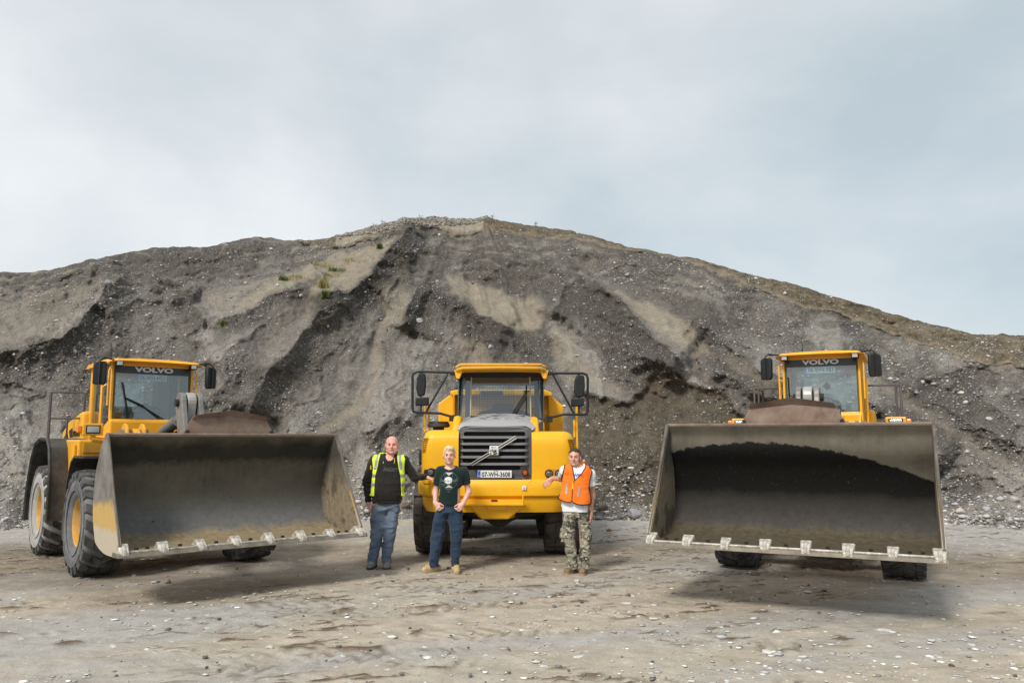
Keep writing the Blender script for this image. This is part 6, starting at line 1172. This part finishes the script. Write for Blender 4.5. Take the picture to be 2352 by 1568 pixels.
LEGF = lambda a1: (lambda x, y, z: a1 * (fbm(x * 9, y * 9, z * 16, o=3, s=3) * .5 + .7 * np.abs(vnoise(x * 6 + z * 9, y * 6, z * 22, 8)) * np.exp(-((z - .17) / .12) ** 2) + .45 * np.abs(vnoise(x * 7 - z * 6, y * 7, z * 20, 9)) * np.exp(-((z - .50) / .13) ** 2)))
TOPF = lambda a1: (lambda x, y, z: a1 * (fbm(x * 6 + z * 2, y * 6, z * 9, o=3, s=13) * .6 + .4 * np.abs(vnoise(x * 5 + z * 8, y * 5, z * 14, 18))))
def trousers(M, L1, L2, conv, m, dep, fold=.012, name='trousers', dyl=(0, 0), hipdep=.14):
    F = Field((-.34, -.32, .03), (.40, .32, 1.12), .0075); a, b_ = M.lv(L1, conv, dyl[0], dep), M.lv(L2, conv, dyl[1], dep)
    fz = lambda z: dep * (1.0 if z > .88 else 1.1 if z > .6 else 1.0); a = [(z, cx, c, w_ - (.015 if z > .9 else 0), fz(z)) for z, cx, c, w_, _ in a]; b_ = [(z, cx, c, w_ - (.015 if z > .9 else 0), fz(z)) for z, cx, c, w_, _ in b_]
    F.loft(a, .03); F.loft(b_, .03); z0 = a[0][0]; zt3 = max(q[0] for q in a)
    F.loft([(zt3 + .02, (a[0][1] + b_[0][1]) / 2, 0, a[0][3] + b_[0][3] - .025, hipdep - .03), (zt3 - .09, (a[0][1] + b_[0][1]) / 2, 0, a[0][3] + b_[0][3] - .012, hipdep - .015)], .04); F.folds(LEGF(fold)); return F.build(name, m, M.rt)

# ---------------------------------------------------------------- bald man in a yellow hi-vis waistcoat
A = Man('bald man in black hooded sweatshirt, open yellow hi-vis waistcoat and faded blue jeans', 1303, 878)
SKA = skin_mat('ruddy_skin', (.80, .45, .37), (.72, .29, .24)); HOODIE = cloth_mat('black_sweatshirt', (.016, .015, .014), (.034, .030, .028)); VESTY = cloth_mat('hivis_yellow', (.74, .92, .06), (.66, .84, .04), 6, .1); REFL = mat('reflective_tape', (.36, .38, .40), .45, metal=.2); JEANA = cloth_mat('faded_jeans', (.085, .125, .195), (.19, .235, .30), 4)
sl, sr = A.J(*cP(165, 318), .02), A.J(*cP(478, 322), .03); el_, wl_ = A.J(*cP(88, 545), .10), A.J(*cP(98, 735), .02); er, wr_ = A.J(*cP(592, 500), .10), A.J(*cP(706, 492), .27)
hc = A.J(*cP(352, 156), -.03); nb = A.J(*cP(338, 285), .03)
torA = A.lv([(248, 245, 405, .03, .085), (270, 205, 440, .02, .11), (300, 165, 475, .01, .125), (360, 150, 490, 0, .140), (460, 150, 490, -.01, .155), (560, 150, 488, -.02, .165), (650, 146, 475, -.02, .165), (720, 142, 456, -.01, .155), (765, 150, 446, 0, .15)], cP, 0, .15)
F = Field((-.42, -.40, -.01), (.86, .46, 1.95), .0055); T, s_ = head(F, hc, .252, .10, .13); F.cap(T((0, .02, -.08)), nb, .066, .075, .03); F.loft(torA, .05, -.03)
F.cap(sl, el_, .05, .045, .04); F.cap(el_, wl_, .042, .03, .02); F.cap(sr, er, .05, .045, .04); F.cap(er, wr_, .042, .03, .02)
hand(F, wl_, (.10, -.10, -1), (.55, .6, -.1), (.25, -1, .0), .55, (.35, .25), 1.05); hand(F, wr_, (.93, .06, -.22), (.05, .1, -1), (-.1, -1, .05), .35, (.35, .15), 1.05)
for (px, py, px2, py2) in ((200, 800, 160, 1385), (360, 800, 298, 1375)): F.cap(A.J(*cP(px, py)), A.J(*cP(px2, py2)), .08, .045, .05)
bodyA = F.build('body', SKA, A.rt, 1); face_parts(T, s_, bodyA, mat('dark_brow', (.13, .08, .06), .8), mat('lip', (.33, .09, .08), .5), (.06, .06, .06))
F = Field(np.array(hc) - .16, np.array(hc) + .16, .005); F.ell(T((0, .018, .040)), (.0785 * s_ * 1.05, .0955 * s_, .0815 * s_), .01, Matrix.Rotation(.10, 3, 'Z')); X, Y, Z = F.grids(); F.cut(np.maximum(Z - (hc.z + .035) + 0 * X, -(Y - hc.y) + .0 * X + .0) + 0 * Z); F.cut(.0 * X + 0 * Y + (hc.z - .055 - Z)); F.build('cropped_hair', mat('grey_stubble', (.26, .22, .20), .9), A.rt, 1)
F = Field((-.40, -.34, .62), (.72, .42, 1.72), .0075); F.loft(torA, .05)
for p, q, r1, r2 in ((sl, el_, .082, .066), (el_, wl_, .066, .046), (sr, er, .080, .064), (er, wr_, .064, .044)): F.cap(p, q, r1, r2, .035)
F.cap(wl_ + (el_ - wl_) * .0, wl_ + (el_ - wl_) * .12, .047, .048, .01); F.folds(TOPF(.014)); X, Y, Z = F.grids()
F.folds(lambda x, y, z: .006 * np.sin(np.clip(z, 0, 9) * 95 + x * 20) * (x < el_.x + .10) * (z < el_.z + .02) * (z > wl_.z)); F.cut((nb.z - .045 + .35 * (X - nb.x) ** 2 * 8 - Z) * -1 * ((X - nb.x) ** 2 + (Y - nb.y + .09) ** 2 < .062 ** 2) + -9 * ((X - nb.x) ** 2 + (Y - nb.y + .09) ** 2 >= .062 ** 2)); swA = F.build('sweatshirt', HOODIE, A.rt)
F = Field(np.array(nb) - .2, np.array(nb) + .2, .006)                         # hood collar round the neck
for a0 in np.linspace(-2.5, 2.5, 15):
    p = np.array((nb.x + .092 * math.sin(a0), nb.y + .01 + .095 * math.cos(a0), nb.z + .018 + .028 * math.cos(a0))); F.cap(p - (0, 0, .03), p + (0, 0, .03 + .02 * math.cos(a0)), .026, .022, .02)
F.folds(TOPF(.008)); F.build('hood', HOODIE, swA); 
F = Field(np.array(nb) - .16, np.array(nb) + .16, .005)                       # shirt collar
for sg in (-1, 1): F.cap((nb.x + sg * .070, nb.y - .05, nb.z + .03), (nb.x + sg * .052, nb.y - .105, nb.z - .035), .012, .016, .01)
F.build('shirt_collar', cloth_mat('pale_blue_shirt', (.36, .37, .58), (.5, .5, .66), 20), A.rt)
for sg in (-1, 1): MB().tube([(nb.x + sg * .075, nb.y - .125, nb.z - .01), (nb.x + sg * .083, nb.y - .150, nb.z - .05), (nb.x + sg * .078, nb.y - .158, nb.z - .085)], .005, 6).build('drawstring', mat('yellow_cord', (.65, .48, .06), .8), swA, 50)
oL, oR = A.ez([(240, 172), (300, 150), (400, 163), (480, 156), (560, 140), (690, 126)], cP), A.ez([(250, 470), (300, 498), (400, 487), (480, 492), (540, 504), (690, 516)], cP)
iL, iR = A.ez([(235, 240), (300, 232), (400, 213), (480, 194), (600, 186), (690, 184)], cP), A.ez([(245, 412), (300, 420), (400, 436), (480, 456), (600, 461), (690, 463)], cP)
zlo = A.J(*cP(150, 688)).z; torV = torA[:-2] + [(zlo + .0, torA[-3][1], 0, torA[-3][3] + .022, .175)]
def vestA(gr, extra=None):
    F = Field((-.36, -.30, zlo - .04), (.42, .32, 1.70), .0065); F.loft(torV, .05, gr); F.cap(sl, sl + (el_ - sl) * .18, .082 + gr, .080 + gr, .04); F.cap(sr, sr + (er - sr) * .18, .080 + gr, .078 + gr, .04); F.folds(TOPF(.014)); X, Y, Z = F.grids(); z = Z[0, 0]; e = [f(z)[None, None, :].astype(np.float32) for f in (oL, oR, iL, iR)]
    front = (Y < .02); mid = (e[2] + e[3]) / 2; op = np.where(front, np.minimum(X - e[2], e[3] - X), -1.0); M_ = np.maximum(np.maximum(e[0] - X, X - e[1]), op); M_ = np.maximum(M_, zlo - Z); M_ = np.maximum(M_, Z - (sl.z + .115))
    if extra is not None: M_ = np.maximum(M_, extra(X, Y, Z, e))
    F.cut(M_ + 0 * X + 0 * Y); return F
vsA = vestA(.014).build('hivis_waistcoat', VESTY, A.rt); zc_ = lambda cy_: A.J(*cP(200, cy_)).z
for a, b_ in ((455, 490), (548, 584)): vestA(.019, lambda X, Y, Z, e: np.maximum(zc_(b_) - Z, Z - zc_(a)) + 0 * X).build('reflective_band', REFL, vsA)
for sg in (0, 1): vestA(.019, lambda X, Y, Z, e: np.maximum(np.abs(X - (e[2] - .030 - .010 * (Z - zc_(400)) * 4 if sg == 0 else e[3] + .030 + .010 * (Z - zc_(400)) * 4)) - .021, np.maximum(zc_(410) - Z, (X > 0) * 1.0 - 1 if False else -1.0)) + 0 * Y).build('shoulder_band', REFL, vsA)
tm = text_mb('Snickers', .21, .062, .002, .02, .25); c = A.J(*cP(334, 405), -.15); tm.v = [(x + c.x, y, z + c.z) for x, y, z in tm.v]; decal(swA, tm, 'chest_lettering', mat('dark_print', (.070, .072, .076), .7)); tm = text_mb('WORKWEAR', .11, .016, .002, .02); c = A.J(*cP(356, 432), -.15); tm.v = [(x + c.x, y, z + c.z) for x, y, z in tm.v]; decal(swA, tm, 'chest_small_lettering', mat('dark_print', (.1, .1, .1)))
c = A.J(*cP(137, 392), -.05); MB().box((c.x - .003, -.045, c.z), (.035, .012, .06), Matrix.Rotation(.6, 3, 'Z')).build('sleeve_patch', mat('yellow_patch', (.75, .55, .02), .8), swA, 0, .004)
pk = [cP(215, 570), cP(430, 570), cP(448, 735), cP(185, 735)]; P = [A.J(a, b_, -.16) for a, b_ in pk]; decal(swA, line_mb([(p.x, p.z) for p in P] + [(P[0].x, P[0].z)], .006), 'pocket_seam', mat('seam_dark', (.008, .008, .008), .9))
trA = trousers(A, [(770, 146, 304), (910, 122, 304), (1000, 128, 296), (1100, 124, 262), (1150, 126, 248), (1250, 106, 232), (1330, 100, 218), (1398, 98, 192)], [(770, 292, 446), (910, 290, 424), (1000, 277, 408), (1100, 268, 392), (1150, 262, 384), (1250, 244, 368), (1330, 242, 354), (1388, 248, 348)], cP, JEANA, .098, .024)
LEA = mat('dusty_work_shoe', (.24, .23, .22), .8, var=.4, vscale=14, dust=(.30, .28, .26), dustamt=.8); SOLE = mat('dark_sole', (.05, .045, .04), .8, var=.3)
for (ax, ay, tx, ty_, dt) in ((150, 1375, 112, 1448, -.20), (298, 1375, 297, 1440, -.22)):
    a = A.J(*cP(ax, 1390)); a.z = .1; t_ = Vector((A.J(*cP(tx, 1450), dt).x, dt, 0)); F = Field((min(a.x, t_.x) - .14, -.34, -.01), (max(a.x, t_.x) + .14, .16, .24), .006); shoe(F, (a.x, .02, .1), t_); flat_bottom(F, .012); F.folds(lambda x, y, z: .004 * fbm(x * 25, y * 25, z * 25, o=2, s=5)); so = F.build('work_shoe', LEA, A.rt); sole((a.x, .02, 0), t_, SOLE, so)

# ---------------------------------------------------------------- blond young man in a dark T-shirt
B = Man('blond young man in dark green printed T-shirt and dark jeans with thumbs in his pockets', 1313, 1028)
SKB = skin_mat('fair_skin', (.76, .47, .375), (.72, .36, .285)); TEEB = cloth_mat('dark_green_tee', (.008, .021, .020), (.013, .028, .027), 4, .2); JEANB = cloth_mat('dark_jeans', (.014, .028, .058), (.038, .062, .098), 4)
sl, sr = B.J(*cP(868, 432), .02), B.J(*cP(1108, 432), .02); el_, wl_ = B.J(*cP(812, 655), .07), B.J(*cP(812, 765), -.10); er, wr_ = B.J(*cP(1165, 645), .07), B.J(*cP(1104, 772), -.10)
hc = B.J(*cP(958, 264), -.03); nb = B.J(*cP(966, 395), .02)
torB = B.lv([(372, 912, 1030, .03, .06), (388, 875, 1075, .02, .085), (410, 855, 1105, .01, .10), (450, 850, 1112, 0, .115), (530, 855, 1100, -.01, .122), (620, 857, 1092, -.01, .115), (700, 848, 1090, -.005, .115), (760, 842, 1094, 0, .122), (778, 844, 1094, 0, .122)], cP, 0, .12)
F = Field((-.36, -.34, -.01), (.38, .28, 1.86), .0055); T, s_ = head(F, hc, .243, .03, -.03); F.cap(T((0, .02, -.08)), nb, .050, .058, .03); F.loft(torB, .05, -.025)
for p, q, r1, r2 in ((sl, el_, .047, .040), (el_, wl_, .041, .028), (sr, er, .047, .040), (er, wr_, .041, .028)): F.cap(p, q, r1, r2, .035)
hand(F, wl_, (.55, -.30, -.78), (.5, .6, .1), (.70, -.2, .62), 1.15, (.5, .35), .98, .04, (.9, .9, .8)); hand(F, wr_, (-.55, -.30, -.78), (-.5, .6, .1), (-.70, -.2, .62), 1.15, (.5, .35), .98, .04, (.9, .9, .8))
for (px, py, px2, py2) in ((870, 800, 800, 1420), (1010, 800, 1022, 1420)): F.cap(B.J(*cP(px, py)), B.J(*cP(px2, py2)), .07, .04, .05)
bodyB = F.build('body', SKB, B.rt, 1); face_parts(T, s_, bodyB, mat('blond_brow', (.40, .24, .13), .8), mat('lip_pink', (.40, .12, .11), .5), (.10, .13, .15))
F = Field(np.array(hc) - .17, np.array(hc) + .17, .0045); F.ell(T((0, .024, .048)), (.083 * s_, .098 * s_, .088 * s_), .01); F.ell(T((0, -.045, .095)), (.055 * s_, .045 * s_, .030 * s_), .03); X, Y, Z = F.grids(); fr = (Y - hc.y); ax_ = np.abs(X - hc.x)
F.cut(np.minimum((hc.z + .060 + .10 * ax_ - Z), np.maximum((hc.z - .030) - Z, -fr - .012 + .0 * Z)) + 0 * X); F.folds(lambda x, y, z: .0045 * fbm(x * 55, y * 40, z * 40, o=3, s=4)); F.build('blond_hair', mat('blond_hair', (.74, .62, .40), .75, var=.25, vscale=60, bump=.4, bscale=120), B.rt, 1)
F = Field((-.34, -.24, .60), (.36, .24, 1.66), .007); F.loft(torB, .04)
for p, q, r1, r2 in ((sl, sl + (el_ - sl) * .62, .072, .066), (sr, sr + (er - sr) * .62, .072, .066)): F.cap(p, q, r1, r2, .035)
X, Y, Z = F.grids()
for p, q in ((sl, el_), (sr, er)):
    d = (q - p).normalized(); c = p + (q - p) * .64; side = (X > p.x - .09) * (X < p.x + .09) if False else (np.abs(X - c.x) < .13); F.cut(np.where(side & (np.abs(X) > .14), (X - c.x) * d.x + (Y - c.y) * d.y + (Z - c.z) * d.z, -1.0))
F.folds(TOPF(.011)); F.cut(-(np.sqrt((X - nb.x) ** 2 + (Y - nb.y + .03) ** 2 + (Z - nb.z - .035) ** 2 * .8) - .086)); teeB = F.build('t_shirt', TEEB, B.rt)
def cB(cx, cy_): q = B.J(1660 * .588 + cx * (200 / 1742) * .588, 1720 * .588 + cy_ * (180 / 1568) * .588, -.12); return (q.x, q.z)
PALEP = mat('pale_print', (.50, .48, .43), .8); WP = mat('white_print', (.66, .67, .68), .8); DP = mat('teal_line_print', (.10, .16, .155), .8)
ci = [(cB(795 + 136 * math.cos(a), 1350 + 122 * math.sin(a))) for a in np.linspace(0, 2 * math.pi, 29)[:-1]]; decal(teeB, subdiv_poly(ci, 5), 'print_disc', WP, .005)
decal(teeB, subdiv_poly([cB(690, 1085), cB(955, 1085), cB(815, 1195)], 6), 'print_triangle', PALEP); decal(teeB, subdiv_poly([cB(815, 1495), cB(955, 1610), cB(690, 1610)], 6), 'print_triangle', PALEP)
for P in ([(690, 1085), (515, 1275), (690, 1480)], [(955, 1085), (1125, 1275), (955, 1480)], [(690, 1085), (650, 1590)], [(945, 1085), (905, 1560)], [(515, 1275), (800, 1520), (540, 1470)], [(1125, 1275), (960, 1360), (1095, 1475), (955, 1600)], [(540, 1470), (690, 1610)]): decal(teeB, line_mb([cB(*p) for p in P], .0045), 'print_line', DP)
tm = text_mb('JACK & JONES', cB(1115, 0)[0] - cB(510, 0)[0], .030, .001, .012); c = cB(812, 1375); tm.v = [(x + c[0], y, z + c[1]) for x, y, z in tm.v]; decal(teeB, tm, 'print_lettering', mat('grey_print', (.17, .18, .165), .8), .0065)
for k, wd_ in enumerate((.100, .085, .045, .035)): c = cB(812, (1640, 1665, 1710, 1750)[k]); decal(teeB, line_mb([(c[0] - wd_ / 2, c[1]), (c[0] + wd_ / 2, c[1])], .0045 if k < 2 else .003), 'print_bar', mat('grey_print', (.2, .2, .2)))
trB = trousers(B, [(790, 842, 946), (860, 812, 940), (920, 792, 934), (1000, 780, 922), (1100, 765, 906), (1200, 757, 884), (1300, 748, 864), (1400, 743, 850), (1434, 745, 845)], [(790, 938, 1094), (860, 936, 1100), (920, 938, 1100), (1000, 955, 1100), (1100, 968, 1096), (1200, 974, 1087), (1300, 970, 1080), (1400, 972, 1074), (1426, 974, 1068)], cP, JEANB, .090, .020, hipdep=.125)
TANB = mat('tan_work_boot', (.52, .36, .19), .75, var=.3, vscale=12, dust=(.55, .43, .28), dustamt=.6); TSOLE = mat('tan_sole', (.34, .25, .15), .8)
for (ax, tx, dt, td) in ((800, 672, -.07, -.09), (1024, 1040, -.22, -.22)):
    a = B.J(*cP(ax, 1425)); t_ = Vector((B.J(*cP(tx, 1480), dt).x, td, 0)); F = Field((min(a.x, t_.x) - .14, -.34, -.01), (max(a.x, t_.x) + .14, .16, .24), .006); shoe(F, (a.x, .02, .1), t_, s=1.0); flat_bottom(F, .012); F.folds(lambda x, y, z: .004 * fbm(x * 25, y * 25, z * 25, o=2, s=6)); so = F.build('work_boot', TANB, B.rt); sole((a.x, .02, 0), t_, TSOLE, so)
    d = (t_ - Vector((a.x, .02, 0))).normalized(); c = Vector((a.x, .02, 0)) + d * .085; n = Vector((-d.y, d.x, 0))
    for k in range(3): q = c + d * .022 * k; MB().tube([q - n * .028 + Vector((0, 0, .112 - .010 * k)), q + Vector((0, 0, .118 - .010 * k)), q + n * .028 + Vector((0, 0, .112 - .010 * k))], .005, 5).build('lace', mat('yellow_lace', (.66, .44, .04), .8), so, 0)

# ---------------------------------------------------------------- man in an orange waistcoat
C_ = Man('dark haired man in orange waistcoat, white T-shirt and camouflage trousers', 1316, 1325)
SKC = skin_mat('tanned_skin', (.68, .39, .28), (.62, .29, .21)); TEEC = cloth_mat('white_tee', (.84, .85, .89), (.78, .79, .84), 5, .06); VESTO = cloth_mat('hivis_orange', (.95, .165, .010), (.98, .225, .03), 5, .06); PIPEB = mat('black_piping', (.015, .012, .018), .8)
sl, sr = C_.J(*cC(305, 345), .04), C_.J(*cC(600, 378), .02); el_, wl_ = C_.J(*cC(262, 428), .30), C_.J(*cC(165, 432), .52); er, wr_ = C_.J(*cC(618, 625), .06), C_.J(*cC(602, 808), -.02)
hc = C_.J(*cC(419, 190), -.03); nb = C_.J(*cC(448, 305), .02)
torC = C_.lv([(262, 400, 520, .03, .07), (280, 345, 565, .02, .095), (305, 318, 595, .01, .11), (350, 300, 606, 0, .12), (450, 290, 600, -.01, .13), (550, 284, 592, -.015, .135), (650, 276, 590, -.01, .135), (740, 270, 588, 0, .135), (805, 272, 585, 0, .135)], cC, 0, .13)
F = Field((-.52, -.34, -.01), (.34, .74, 1.84), .0055); T, s_ = head(F, hc, .240, -.22, .0); F.cap(T((0, .02, -.08)), nb, .056, .064, .03); F.loft(torC, .05, -.025)
for p, q, r1, r2 in ((sl, el_, .047, .042), (el_, wl_, .042, .029), (sr, er, .050, .043), (er, wr_, .043, .030)): F.cap(p, q, r1, r2, .035)
hand(F, wl_, (-.62, .02, -.42), (-.25, .6, -.8), (.5, -.3, -.75), .75, (.45, .0), 1.04, .16); hand(F, wr_, (.06, -.12, -1), (-.6, .5, 0), (-.35, -.9, .05), .6, (.3, .3), 1.04)
for (px, py, px2, py2) in ((360, 830, 395, 1440), (520, 830, 525, 1440)): F.cap(C_.J(*cC(px, py)), C_.J(*cC(px2, py2)), .075, .042, .05)
bodyC = F.build('body', SKC, C_.rt, 1); face_parts(T, s_, bodyC, mat('dark_brow', (.05, .03, .03)), mat('lip', (.3, .1, .1)), (.06, .07, .08))
F = Field(np.array(hc) - .17, np.array(hc) + .17, .0045); Rm = Matrix.Rotation(-.22, 3, 'Z'); F.ell(T((0, .022, .043)), (.0815 * s_, .0975 * s_, .084 * s_), .01, Rm); X, Y, Z = F.grids(); iv = np.array(Rm).T; lx = (X - hc.x) * iv[0, 0] + (Y - hc.y) * iv[0, 1]; lyy = (X - hc.x) * iv[1, 0] + (Y - hc.y) * iv[1, 1]
F.cut(np.minimum((hc.z + .078 - .25 * np.abs(lx) - Z), np.maximum((hc.z - .022) - Z, -lyy - .020 + 0 * Z))); F.folds(lambda x, y, z: .0035 * fbm(x * 60, y * 60, z * 40, o=3, s=5)); F.build('dark_hair', mat('dark_brown_hair', (.060, .040, .028), .7, var=.3, vscale=60, bump=.4, bscale=120), C_.rt, 1)
F = Field((-.38, -.26, .60), (.36, .40, 1.66), .007); F.loft(torC, .04); F.cap(sl, sl + (el_ - sl) * .55, .072, .064, .035); F.cap(sr, sr + (er - sr) * .50, .074, .072, .035); X, Y, Z = F.grids()
for p, q, f_ in ((sl, el_, .58), (sr, er, .56)): d = (q - p).normalized(); c = p + (q - p) * f_; reg = (np.abs(X - c.x) < .14) & (np.abs(X) > .155); F.cut(np.where(reg, (X - c.x) * d.x + (Y - c.y) * d.y + (Z - c.z) * d.z, -1.0))
F.folds(TOPF(.012)); F.cut(-(np.sqrt((X - nb.x) ** 2 + (Y - nb.y + .03) ** 2 + (Z - nb.z - .035) ** 2 * .8) - .085)); teeC = F.build('t_shirt', TEEC, C_.rt)
oL, oR = C_.ez([(262, 318), (300, 302), (350, 290), (440, 272), (500, 262), (580, 250), (660, 228)], cC), C_.ez([(300, 588), (345, 612), (400, 600), (450, 586), (520, 575), (560, 580), (600, 592), (720, 604)], cC)
nL, nR = C_.ez([(255, 378), (300, 388), (350, 395), (400, 404), (446, 412)], cC), C_.ez([(285, 545), (310, 530), (350, 505), (400, 465), (446, 412)], cC); ctr = C_.ez([(446, 412), (475, 396), (520, 388), (660, 377), (700, 374)], cC)
hem_x = [C_.J(*cC(x, y)).x for x, y in ((230, 650), (280, 676), (330, 688), (365, 686), (377, 664), (392, 690), (440, 710), (500, 719), (560, 715), (605, 703))]; hem_z = [C_.J(*cC(x, y)).z for x, y in ((230, 650), (280, 676), (330, 688), (365, 686), (377, 664), (392, 690), (440, 710), (500, 719), (560, 715), (605, 703))]
zV = C_.J(*cC(412, 446)).z; torW = [l for l in torC if l[0] > C_.J(*cC(400, 560)).z] + C_.lv([(650, 240, 600, -.015, .155), (730, 222, 604, -.015, .165)], cC, 0, .16)
def vestC(gr, mode='body'):
    F = Field((-.42, -.28, min(hem_z) - .05), (.34, .30, 1.62), .006 if mode == 'body' else .0045); F.loft(torW, .05, gr); F.cap(sl, sl + (el_ - sl) * .12, .074 + gr, .074 + gr, .04); F.cap(sr, sr + (er - sr) * .12, .076 + gr, .076 + gr, .04); F.folds(TOPF(.013)); X, Y, Z = F.grids(); z = Z[0, 0]; e = [f(z)[None, None, :].astype(np.float32) for f in (oL, oR, nL, nR, ctr)]
    hz = np.interp(X[:, 0, 0], hem_x, hem_z)[:, None, None].astype(np.float32); front = Y < .0; V_ = np.where(front & (Z > zV), np.minimum(X - e[2], e[3] - X), -1.0); nk = -(np.sqrt((X - nb.x) ** 2 + (Y - nb.y) ** 2) - .085); top = Z - (sl.z + .12)
    M_ = np.maximum(np.maximum(e[0] - X, X - e[1]), np.maximum(V_, hz - Z)); M_ = np.maximum(M_, top)
    if mode == 'pipe':
        w_ = .0075; ed = np.minimum(np.minimum(np.abs(X - e[0]), np.abs(X - e[1])), np.abs(Z - hz) + 0 * X); ed = np.minimum(ed, np.where(front & (Z > zV), np.minimum(np.abs(X - e[2]), np.abs(X - e[3])), 1.0)); ed = np.minimum(ed, np.where(front & (Z <= zV), np.abs(X - e[4]), 1.0)); F.cut(np.maximum(np.maximum(M_ - w_, ed - w_), (Y - .07))); return F
    F.cut(M_ + 0 * X + 0 * Y); return F
vsC = vestC(.014).build('orange_waistcoat', VESTO, C_.rt); vestC(.018, 'pipe').build('black_piping', PIPEB, vsC)
for P in ([(335, 490), (330, 560), (322, 602)], [(478, 522), (468, 580), (457, 632)]): Q = [C_.J(*cC(*p), -.16) for p in P]; decal(vsC, line_mb([(q.x, q.z) for q in Q], .028 if P[0][0] > 400 else .018), 'reflective_strip', REFL, .006)
Q = [C_.J(*cC(*p), -.16) for p in ((398, 475), (396, 548))]; decal(vsC, line_mb([(q.x, q.z) for q in Q], .022), 'yellow_tab', mat('yellow_tab', (.85, .42, .02), .7), .006)
BLUEL = mat('blue_print', (.06, .13, .45), .8); 
for txt, x, y, w_, tgt, mm in (('GOT', 357, 378, .100, vsC, mat('orange_show_through', (.80, .13, .015), .8)), ('WIE', 449, 393, .098, teeC, BLUEL), ('R?', 508, 400, .045, vsC, MATS['orange_show_through'])):
    tm = text_mb(txt, w_, .045, .001, .018, .1); c = C_.J(*cC(x, y), -.14); tm.v = [(px + c.x, py, pz - px * .12 + c.z) for px, py, pz in tm.v]; decal(tgt, tm, 'shirt_lettering', mm, .006)
trC = trousers(C_, [(800, 288, 446), (930, 283, 436), (1000, 279, 428), (1100, 284, 426), (1150, 298, 430), (1250, 306, 442), (1350, 324, 458), (1400, 322, 462), (1446, 326, 458)], [(800, 440, 592), (930, 452, 594), (1000, 462, 602), (1100, 478, 606), (1150, 480, 594), (1250, 474, 602), (1350, 464, 604), (1400, 458, 602), (1446, 460, 594)], cC, m_camo, .096, .022, hipdep=.14)
for (x, y, w_, h_) in ((560, 1065, .115, .18), (288, 1065, .07, .18)):
    c = C_.J(*cC(x, y)); F = Field((c.x - .12, -.16, c.z - .16), (c.x + .12, .12, c.z + .16), .006); F.ell((c.x, -.055 if x > 400 else -.02, c.z), (w_ / 2 + .008, .065, h_ / 2 + .01), .02); F.folds(lambda a, b2, c2: .012 * fbm(a * 18, b2 * 18, c2 * 26, o=3, s=3)); F.build('cargo_pocket', m_camo, trC)
BOOTC = mat('brown_trainer', (.10, .085, .07), .8, var=.4, vscale=14, col2=(.24, .16, .08), dust=(.34, .27, .19), dustamt=.5); CSOLE = mat('gum_sole', (.38, .24, .13), .8)
for (ax, tx, dt) in ((395, 315, -.16), (525, 500, -.22)):
    a = C_.J(*cC(ax, 1440)); t_ = Vector((C_.J(*cC(tx, 1490), dt).x, dt, 0)); F = Field((min(a.x, t_.x) - .14, -.34, -.01), (max(a.x, t_.x) + .14, .16, .24), .006); shoe(F, (a.x, .02, .1), t_, s=.98); flat_bottom(F, .012); F.folds(lambda x, y, z: .004 * fbm(x * 25, y * 25, z * 25, o=2, s=7)); so = F.build('trainer', BOOTC, C_.rt); sole((a.x, .02, 0), t_, CSOLE, so)
    d = (t_ - Vector((a.x, .02, 0))).normalized(); c = Vector((a.x, .02, 0)) + d * .08; n = Vector((-d.y, d.x, 0))
    for k in range(3): q = c + d * .02 * k; MB().tube([q - n * .026 + Vector((0, 0, .110 - .010 * k)), q + Vector((0, 0, .116 - .010 * k)), q + n * .026 + Vector((0, 0, .110 - .010 * k))], .0055, 5).build('lace', mat('ochre_lace', (.55, .33, .04), .8), so, 0)
